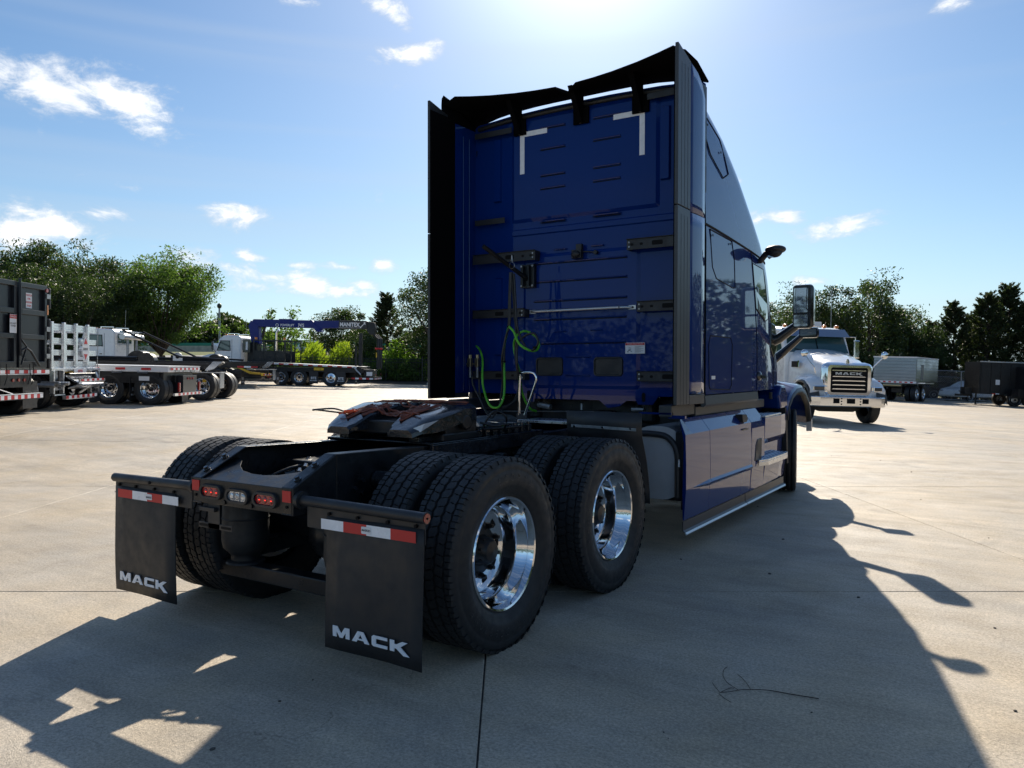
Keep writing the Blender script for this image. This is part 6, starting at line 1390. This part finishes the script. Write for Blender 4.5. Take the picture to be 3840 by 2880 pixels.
def iron_fence(r0, r1, d, lab):
    o = empty('iron_fence'); p0 = P3(r0, d); o.location = p0; tag(o, lab, 'fence')
    def loc(r, z): return P3(r, d, z) - p0
    n = int((r1 - r0) / 2.4)
    for i in range(n + 1):
        r = r0 + (r1 - r0) * i / n; G().tube([loc(r, 0), loc(r, 2.0)], .04, 4).ob('fence_post', 'iron_fence', o)
    for z in (.15, 1.55, 1.75): G().tube([loc(r0 + (r1 - r0) * i / 12, z) for i in range(13)], .022, 4).ob('fence_rail', 'iron_fence', o)
    m_ = int((r1 - r0) / .115)
    pk = G(); pk.tube([(0, 0, 0), (0, 0, 1.74)], .0105, 4); pk.cyl((0, 0, 1.74), (0, 0, 1.84), .014, 4, r2=.001); first = None
    for i in range(m_):
        r = r0 + (i + .5) * (r1 - r0) / m_; p = loc(r, .08)
        if first is None: first = pk.ob('picket', 'iron_fence', o); first.location = p
        else: c = first.copy(); col.objects.link(c); c.location = p
    return o
iron_fence(-17.5, 1.5, 58, 'black wrought iron fence of pointed pickets before the bushes behind the crane truck')
def chain_fence(r0, r1, d):
    o = empty('chain_link_fence'); p0 = P3(r0, d); o.location = p0; tag(o, 'galvanised chain link fence with slim posts behind the trailers on the right', 'fence')
    def loc(r, z): return P3(r, d, z) - p0
    n = int((r1 - r0) / 3)
    for i in range(n + 1): r = r0 + (r1 - r0) * i / n; G().tube([loc(r, 0), loc(r, 2.1)], .035, 6).ob('fence_post', 'galvanised', o)
    for z in (2.08, .1): G().tube([loc(r0 + (r1 - r0) * i / 10, z) for i in range(11)], .025, 6).ob('fence_rail', 'galvanised', o)
    g = G(); s_ = .16; L = r1 - r0; k = int(L / s_)
    for i in range(-13, k):
        for sg in (0, 1):
            a, b = i * s_, i * s_ + 1.95; za, zb = (.12, 2.07) if sg == 0 else (2.07, .12)
            if a < 0: t = -a / (b - a); za += (zb - za) * t; a = 0
            if b > L: t = (L - a) / (b - a) if b > a else 0; zb = za + (zb - za) * t; b = L
            if b <= a: continue
            pa, pb = loc(r0 + a, za), loc(r0 + b, zb); e = Vector((0, 0, .006)); g.add([pa - e, pb - e, pb + e, pa + e], [(0, 1, 2, 3)])
    g.ob('chain_mesh', 'galvanised', o, kind='stuff'); return o
chain_fence(22, 46, 54)
# street lamp pole, highway, traffic, warehouse
lp = P3(seen(824, 75), 75); g = G(); g.tube([lp, lp + Vector((0, 0, 5.2))], [.11, .08], 10); o = g.ob('light_pole', 'galvanised', None, smooth=40); tag(o, 'slim grey light pole with round camera head beyond the yard, left of the crane truck', 'pole')
G().ell(lp + Vector((0, 0, 5.35)), (.22, .22, .26), 12, 8).ob('lamp_head', 'grey_plastic', o, smooth=60)
road = G().loft([[P3(r, 86, .04), P3(r, 93, .04)] for r in range(-160, 20, 8)]).ob('service_road', 'asphalt_far', None, kind='structure')
hw = G().loft([[P3(r, 138, .0), P3(r, 138, 1.1), P3(r, 138.4, 1.1), P3(r, 138.4, .0)] for r in range(-220, 60, 10)]).ob('highway_wall', 'concrete_wall', None); tag(hw, 'long tan concrete retaining wall along the raised highway', 'wall')
tr_ = G().loft([[P3(r, 138.0, 1.12), P3(r, 138.0, 1.62), P3(r, 138.5, 1.62), P3(r, 138.5, 1.12)] for r in range(-220, 60, 10)]).ob('green_barrier', 'teal_rail', None); tag(tr_, 'dark green barrier strip running on top of the tan highway wall', 'barrier')
hwy = G().loft([[Vector((*W(r, d), 9.9)) for d in (280, 300)] for r in range(-300, 60, 20)]).ob('highway', 'asphalt_far', None, kind='structure')
bt = empty('box_truck'); place(bt, seen(795, 290), 290, -1, 0); bt.location.z = 9.92; tag(bt, 'small white box truck driving left on the distant highway', 'truck')
G().bx(-1.2, 1.2, -3.4, 2.6, .9, 3.7).ob('cargo_box', 'warehouse_white', bt); G().pr([(2.7, .6), (4.6, .6), (4.6, 1.5), (3.9, 1.7), (3.4, 2.5), (2.7, 2.6)], 'x', -1.05, 1.05).ob('cab', 'white_paint', bt, fix=True); G().pr([(3.0, 1.6), (3.8, 1.6), (3.4, 2.3), (3.0, 2.35)], 'x', -1.07, -1.05).ob('window', 'glass_dark', bt, fix=True)
for y in (-2, 3.6): bwheel(bt, -1.0, y, -1, r=.42, dual=False, n=16); bwheel(bt, 1.0, y, 1, r=.42, dual=False, n=16)
wh = empty('warehouse'); place(wh, seen(1130, 210), 210, 0, 1); wh.location.z = zz(1345, 210); tag(wh, 'long low white warehouse with small square windows seen beyond the crane deck', 'building')
G().bx(-42, 14, 0, 40, 0, 4.6).ob('wall', 'warehouse_white', wh); G().bx(-42.3, 14.3, -.3, 40.3, 4.6, 4.9).ob('roof', 'galvanised', wh)
for i in range(9): G().bx(-3 + i * 2.1, -2.1 + i * 2.1, -.05, .0, 2.2, 3.2).ob('window', 'glass_dark', wh)
for (u, d_, pnt, lab, van) in ((1150, 120, 'white_paint', 'tiny white van on the far road seen through the bushes', True),):
    c_ = car(seen(u, d_), d_, -1, 0, pnt, lab, van)

# ================================================================= trees
def leaf_quads(g, rng, pts, size, elong=1.5):
    V_, F_ = g.v, g.f
    for (x, y, z, s) in pts:
        a = rng.uniform(0, 2 * pi); b = rng.gauss(0, .7); sz = size * s * rng.uniform(.6, 1.3)
        ca, sa, cb, sb = cos(a), sin(a), cos(b), sin(b)
        ux, uy, uz = ca * cb * sz * elong, sa * cb * sz * elong, sb * sz * elong
        t = rng.gauss(0, .9); ct, st_ = cos(t), sin(t)
        vx, vy, vz = (-sa * ct + -ca * sb * st_) * sz, (ca * ct - sa * sb * st_) * sz, (cb * st_) * sz
        o = len(V_); V_ += [(x - ux, y - uy, z - uz), (x + vx * .6, y + vy * .6, z + vz * .6), (x + ux, y + uy, z + uz), (x - vx * .6, y - vy * .6, z - vz * .6)]
        F_.append((o, o + 1, o + 2, o + 3)); g.mi.append(0)
def tree_mesh(seed, H, crown_r, crown_z0, kind='oak', n_clump=110, per=110, leaf=.13, trunk_r=.22, squash=1.0, lean=(0, 0), multi=1):
    rng = random.Random(seed); bark = G(); leaves = G(); tips = []
    cz = (crown_z0 + H) / 2; ch = (H - crown_z0) / 2
    for i in range(n_clump):
        for _ in range(30):
            u = rng.uniform(-1, 1); v = rng.uniform(-1, 1); w_ = rng.uniform(-1, 1); q = u * u + v * v + w_ * w_
            if .25 < q < 1: break
        if kind == 'cedar':
            t = rng.random() ** .8; rad = crown_r * (1 - t) ** 1.0 * rng.uniform(.5, 1.1) + .05; a = rng.uniform(0, 2 * pi); p = Vector((rad * cos(a), rad * sin(a), crown_z0 + (H - crown_z0) * t))
        else:
            sh = 1.0 if w_ > 0 else .92; wob = 1 + .18 * sin(3.1 * u + seed) + .14 * sin(4.7 * v + seed * 2)
            p = Vector((u * crown_r * sh * wob, v * crown_r * sh * wob, cz + w_ * ch * wob * squash)) + Vector((lean[0], lean[1], 0)) * (cz + w_ * ch) / H
        tips.append(p)
    base_pts = []
    for m_ in range(multi):
        a = 2 * pi * m_ / multi + seed; bx_, by_ = (0, 0) if multi == 1 else (.25 * cos(a), .25 * sin(a)); fork = Vector((bx_ * 2.2 + lean[0] * .3, by_ * 2.2 + lean[1] * .3, crown_z0 * .75 if kind != 'cedar' else H * .6))
        bark.tube(spline([(bx_, by_, -.2), (bx_ * 1.1, by_ * 1.1, .6), ((bx_ + fork.x) / 2 + rng.uniform(-.1, .1), (by_ + fork.y) / 2, fork.z * .6), tuple(fork)], 3), [trunk_r * (1 - .045 * i) for i in range(10)], 8)
        base_pts.append(fork)
    for i, p in enumerate(tips):
        if i % 3 == 0:
            f = base_pts[i % multi] if kind != 'cedar' else Vector((0, 0, p.z - .4)); mid_ = f.lerp(p, .5) + Vector((rng.uniform(-.3, .3), rng.uniform(-.3, .3), rng.uniform(-.1, .5) if kind != 'cedar' else -.1)); bark.tube([f, mid_, p], [trunk_r * .42, trunk_r * .2, .015], 5, cap=False)
    cs = crown_r * (.30 if kind != 'cedar' else .20)
    pts = []
    for p in tips:
        s_ = cs * rng.uniform(.5, 1.25); k = int(per * rng.uniform(.5, 1.3))
        if kind == 'cedar': tt = (p.z - crown_z0) / (H - crown_z0); s_ *= .45 + 1.0 * (1 - tt); k = int(k * (.55 + .6 * (1 - tt)))
        dx, dy = p.x, p.y; L = max(.01, sqrt(dx * dx + dy * dy)); dx /= L; dy /= L
        def gs(a_, b_): return max(-1.55 * b_, min(1.55 * b_, rng.gauss(a_, b_)))
        for _ in range(k):
            if kind == 'cedar':
                t = rng.random(); q = rng.gauss(0, .33); pts.append((p.x + dx * t * s_ * 2.1 + q * s_ * dy * (1.1 - t), p.y + dy * t * s_ * 2.1 - q * s_ * dx * (1.1 - t), p.z + t * s_ * 1.5 + rng.gauss(0, .2) * s_ * (1.2 - t), 1))
            else: pts.append((p.x + gs(0, .48) * s_, p.y + gs(0, .48) * s_, p.z + gs(0, .40) * s_, 1))
    leaf_quads(leaves, rng, pts, leaf, 2.0 if kind == 'cedar' else 1.35)
    return bark, leaves
TREES = {}
def tree(key, r, d, lab, scale=1.0, rot=0, mt_='oak_leaf', name='oak_tree', group='trees round the yard', dz=0, **kw):
    if key not in TREES:
        b, l = tree_mesh(**kw); to = b.ob(name, 'bark', None, smooth=50); lo = l.ob('crown', mt_, to); TREES[key] = (to, lo, False)
    to, lo, used = TREES[key]
    if used: to2 = to.copy(); col.objects.link(to2); lo2 = lo.copy(); col.objects.link(lo2); lo2.parent = to2; to = to2; to.name = name
    else: TREES[key] = (to, lo, True)
    to.location = P3(r, d, dz); to.scale = (scale,) * 3; to.rotation_euler = (0, 0, rot); tag(to, lab, 'tree', group); return to
oak = dict(H=9.6, crown_r=4.1, crown_z0=2.0, n_clump=170, per=230, leaf=.085, trunk_r=.30)
tree('lone', seen(622, 62), 62, 'tall round green oak with dark leaning trunks standing right of the tree group', .95, 0, dz=-.6, seed=5, multi=3, H=10.9, crown_r=4.0, crown_z0=3.3, n_clump=170, per=260, leaf=.085, trunk_r=.26)
tree('dk1', seen(340, 58), 58, 'broad dark oak between the lone round oak and the tallest tree on the left', .84, 1, 'dark_oak_leaf', seed=11, **{**oak, 'crown_z0': 1.2})
tree('dk2', seen(165, 62), 62, 'tallest dark tree of the left group with its top above the others', 1.08, 2, 'dark_oak_leaf', seed=12, **{**oak, 'crown_z0': 1.2, 'H': 10.4, 'crown_r': 3.6})
tree('dk1', seen(40, 52), 52, 'glossy leaved oak rising right behind the black dump truck on the left edge', .80, 4, 'dark_oak_leaf')
tree('dk1', seen(265, 54), 54, 'lower glossy oak in front of the left tree group above the stake truck', .72, 3, 'dark_oak_leaf')
tree('dk2', seen(400, 66), 66, 'dark narrow oak behind the left side of the lone round oak', .95, 5, 'dark_oak_leaf')
tree('dk2', seen(-120, 60), 60, 'dark oak partly outside the left edge of the view', 1.0, 1, 'dark_oak_leaf')
# middle
tree('slim', seen(900, 62), 62, 'thin airy young tree beside the light pole behind the crane truck cab', .8, 0, 'oak_leaf', 'young_tree', seed=21, H=5.2, crown_r=2.0, crown_z0=1.0, n_clump=40, per=40, leaf=.11, trunk_r=.06)
tree('slim', seen(1030, 60), 60, 'small airy tree behind the black crane operator cage', 1.05, 2, 'oak_leaf', 'young_tree')
tree('slim', seen(1090, 63), 63, 'wispy young tree just right of the crane operator cage', .9, 4, 'oak_leaf', 'young_tree')
tree('mid', seen(1275, 68), 68, 'dark rounded tree under the black end of the crane boom', .80, 1, 'dark_oak_leaf', dz=0, seed=31, H=7.0, crown_r=3.1, crown_z0=.8, n_clump=90, per=190, leaf=.09, trunk_r=.16)
tree('cedar', seen(1450, 64), 64, 'dark feathery cedar between crane boom and blue truck', .74, 0, 'cedar_leaf', 'cedar_tree', seed=41, kind='cedar', H=9.2, crown_r=2.7, crown_z0=.2, n_clump=330, per=100, leaf=.075, trunk_r=.16)
tree('dk1', seen(1665, 60), 60, 'tall oak whose left half shows beside the black side extender of the blue truck', .88, 1, 'oak_leaf', dz=0)
tree('mid', seen(1375, 61), 61, 'small bright green tree behind the crane boom rest', .55, 3, 'oak_leaf')
def bush(key, r, d, lab, scale=1, rot=0, mt_='bright_leaf', group='bushes behind the iron fence', name='bush', **kw):
    if key not in TREES:
        rng = random.Random(kw['seed']); g = G(); pts = []
        st_ = G()
        for i in range(kw.get('n', 40)):
            a = rng.uniform(0, 2 * pi); q = sqrt(rng.random()) * kw['rad']; hh = kw['H'] * rng.uniform(.45, 1) * (1 - .5 * (q / kw['rad']) ** 2); x, y = q * cos(a), q * sin(a)
            st_.tube([(x * .3, y * .3, 0), (x * .7, y * .7, hh * .5), (x, y, hh)], [.03, .02, .006], 4, cap=False)
            for _ in range(kw.get('per', 70)): t = rng.random() ** .7; pts.append((x * (.4 + .6 * t) + rng.gauss(0, .16), y * (.4 + .6 * t) + rng.gauss(0, .16), hh * t + rng.gauss(0, .1), 1))
        leaf_quads(g, rng, pts, kw.get('leaf', .09), 1.4); to = st_.ob(name, 'bark', None); lo = g.ob('foliage', mt_, to); TREES[key] = (to, lo, False)
    to, lo, used = TREES[key]
    if used: to2 = to.copy(); col.objects.link(to2); lo2 = lo.copy(); col.objects.link(lo2); lo2.parent = to2; to = to2
    else: TREES[key] = (to, lo, True)
    to.location = P3(r, d); to.scale = (scale,) * 3; to.rotation_euler = (0, 0, rot); tag(to, lab, 'bush', group)
bush('b1', seen(1480, 60), 60, 'tall bright green bush left of the blue truck rear, behind the iron fence', 1.15, 0, seed=51, rad=1.5, H=3.6, n=50, per=80)
bush('b1', seen(1570, 59.5), 59.5, 'bright green bush touching the edge of the black side extender', 1.0, 2)
bush('b1', seen(1400, 61), 61, 'bright bush between the boom rest and the folded jib of the crane', .9, 4)
bush('b2', seen(1530, 58.9), 58.9, 'low dark green hedge clump hugging the iron fence left of the blue truck', 1.0, 1, 'oak_leaf', seed=52, rad=1.8, H=2.2, n=50, per=80)
bush('b2', seen(1440, 58.9), 58.9, 'dark green hedge clump behind the fence pickets right of the crane tail', .95, 3, 'oak_leaf')
bush('b2', seen(1360, 59), 59, 'dark green hedge clump behind the crane rear end', .9, 5, 'oak_leaf')
bush('b2', seen(960, 60), 60, 'pale green scrub behind the crane truck cab', .9, 2, 'oak_leaf'); bush('b2', seen(1060, 61), 61, 'green scrub just right of the crane operator cage', 1.0, 4, 'oak_leaf')
# tall weeds : stuff
g = G(); rng = random.Random(8)
for i in range(2600):
    u = rng.uniform(1090, 1330); d = rng.uniform(59, 63); p = P3(seen(u, d), d); h = rng.uniform(1.2, 2.5) * (1 + .25 * sin(u * .06)); a = rng.uniform(0, pi); dx, dy = cos(a) * .05, sin(a) * .05; lx, ly = rng.gauss(0, .25), rng.gauss(0, .25)
    for q in range(4): z = h * (.35 + .2 * q); g.add([(p.x + lx * q * .2 - dx * 2, p.y + ly * q * .2 - dy * 2, p.z + z), (p.x + lx * q * .25, p.y + ly * q * .25, p.z + z - .06), (p.x + dx * 2 + lx * q * .3, p.y + dy * 2 + ly * q * .3, p.z + z + .25)], [(0, 1, 2)])
o = g.ob('tall_weeds', 'weed_leaf', None, kind='stuff')
g = G()
for i in range(9000):
    r, d = rng.uniform(-60, -2), rng.uniform(62, 84); p = P3(r, d); h = rng.uniform(.1, .4); a = rng.uniform(0, pi); dx, dy = cos(a) * .05, sin(a) * .05; g.add([(p.x - dx, p.y - dy, p.z), (p.x + dx, p.y + dy, p.z), (p.x + rng.gauss(0, .06), p.y + rng.gauss(0, .06), p.z + h)], [(0, 1, 2)])
g.ob('verge_grass', 'grass_blade', None, kind='stuff')
# right side trees
tree('r1', seen(3085, 60), 60, 'airy dark oak directly above the white truck cab on the right', .90, 0, 'dark_oak_leaf', seed=61, H=9.0, crown_r=3.7, crown_z0=.6, n_clump=120, per=190, leaf=.085, trunk_r=.2, multi=3)
tree('r1', seen(3230, 58), 58, 'tall airy oak right of the white truck mirror', .95, 2, 'dark_oak_leaf')
tree('r1', seen(2930, 64), 64, 'small oak seen between the blue cab windscreen and its door mirror', .80, 4, 'dark_oak_leaf')
tree('r2', seen(3345, 60), 60, 'leaning dark oak above the polished trailer', .88, 1, 'dark_oak_leaf', seed=62, H=8.2, crown_r=3.0, crown_z0=.4, n_clump=120, per=200, leaf=.085, trunk_r=.2)
CE = ['dark cedar just right of the gap above the polished trailer', 'wide cedar over the dark minivan', 'cedar with a tall pointed leader above the silver sedan', 'cedar above the left black trailer', 'tallest cedar near the right edge of the view', 'cedar at the right edge above the lower black trailer']
for i, (u, d, s_) in enumerate(((3490, 62, .74), (3575, 60, .90), (3640, 63, .84), (3700, 60, 1.0), (3780, 62, 1.12), (3850, 60, .92))):
    tree('cedar', seen(u, d), d, CE[i], s_ * .87, i * 1.3, 'cedar_leaf', 'cedar_tree')
for i, (u, d, s_) in enumerate(((2860, 66, .8), (3160, 66, .85), (3400, 64, .7), (3450, 59, .62))):
    tree('r2', seen(u, d), d, ['low dark oak hidden mostly by the blue cab', 'background oak filling the gap between the two airy oaks', 'dark oak behind the upper right corner of the polished trailer', 'low dark shrubby oak between polished trailer and cedars'][i], s_, i * 1.7 + 1, 'dark_oak_leaf')
# undergrowth masses along the right fence
def mass(name, mt_, lst, leaf, seed, zb=0):
    g = G(); rng = random.Random(seed); pts = []
    for (r0, r1, d0, d1, h, n) in lst:
        for _ in range(n):
            r = rng.uniform(r0, r1); d = rng.uniform(d0, d1); hh = h * (.75 + .25 * sin(r * .35 + d * .1) + .12 * sin(r * 1.1)); p = P3(r, d); pts.append((p.x, p.y, p.z + zb + hh * (1 - rng.random() ** 2.2), 1))
    leaf_quads(g, rng, pts, leaf, 1.3); return g.ob(name, mt_, None, kind='stuff')
mass('undergrowth', 'dark_oak_leaf', [(20, 50, 61, 66, 2.0, 26000)], .10, 71)
mass('distant_wood', 'dark_oak_leaf', [(46, 60, 12, 60, 9, 26000), (42, 60, -30, 12, 9, 14000)], .30, 77)
mass('distant_wood', 'dark_oak_leaf', [(-170, -55, 165, 185, 7, 30000), (-60, 10, 230, 245, 8, 12000)], .55, 73)
mass('distant_wood', 'dark_oak_leaf', [(-60, 110, -75, -60, 9, 12000), (80, 95, -60, 40, 10, 12000), (-110, -80, -60, 40, 9, 7000)], .5, 74)
# ================================================================= small things on the concrete
tw = G(); Z = .006
def gp(u, v): d = cr * ((u - 1920) / 2934.87) - cu * ((v - 1440) / 2934.87) + cf; t = -CAM.z / d.z; q = CAM + d * t; return Vector((q.x, q.y, Z))
def GP(a, b): return gp(1920 + a / 1.152, 1800 + b / 1.152)
tw.tube(spline([GP(1325, 950), GP(1200, 930), GP(1100, 913), GP(1000, 911), GP(940, 920), GP(898, 923)], 5), [.0022] * 10 + [.0015] * 16, 6)
for br_ in ([(975, 911), (930, 880), (912, 850), (915, 825), (930, 812)], [(1030, 909), (1015, 885), (995, 862), (975, 845)], [(960, 905), (940, 905), (905, 920)], [(898, 923), (875, 895), (865, 880)], [(895, 930), (920, 950), (945, 965)]): tw.tube(spline([GP(a, b) for a, b in br_], 4), .0013, 5)
o = tw.ob('fallen_twig', 'twig', None, smooth=50); tag(o, 'thin dry forked twig lying on the shaded concrete in front', 'twig')
g = G(); rng = random.Random(5); peb = None
for i in range(46):
    r, d = rng.uniform(-5.5, 7.5), rng.uniform(3.0, 16); p = P3(r * d / 10, d, .003)
    if peb is None:
        g.ell((0, 0, 0), (.011, .008, .005), 7, 5); peb = g.ob('pebble', 'pebble', None, smooth=60); c = peb
    else: c = peb.copy(); col.objects.link(c)
    s_ = rng.uniform(.35, 1.3); c.location = p; c.scale = (s_, s_ * rng.uniform(.6, 1.2), s_); c.rotation_euler = (0, 0, rng.uniform(0, 6)); tag(c, 'small dark pebble or dirt crumb scattered on the pale concrete yard', 'pebble', 'pebbles scattered over the concrete')
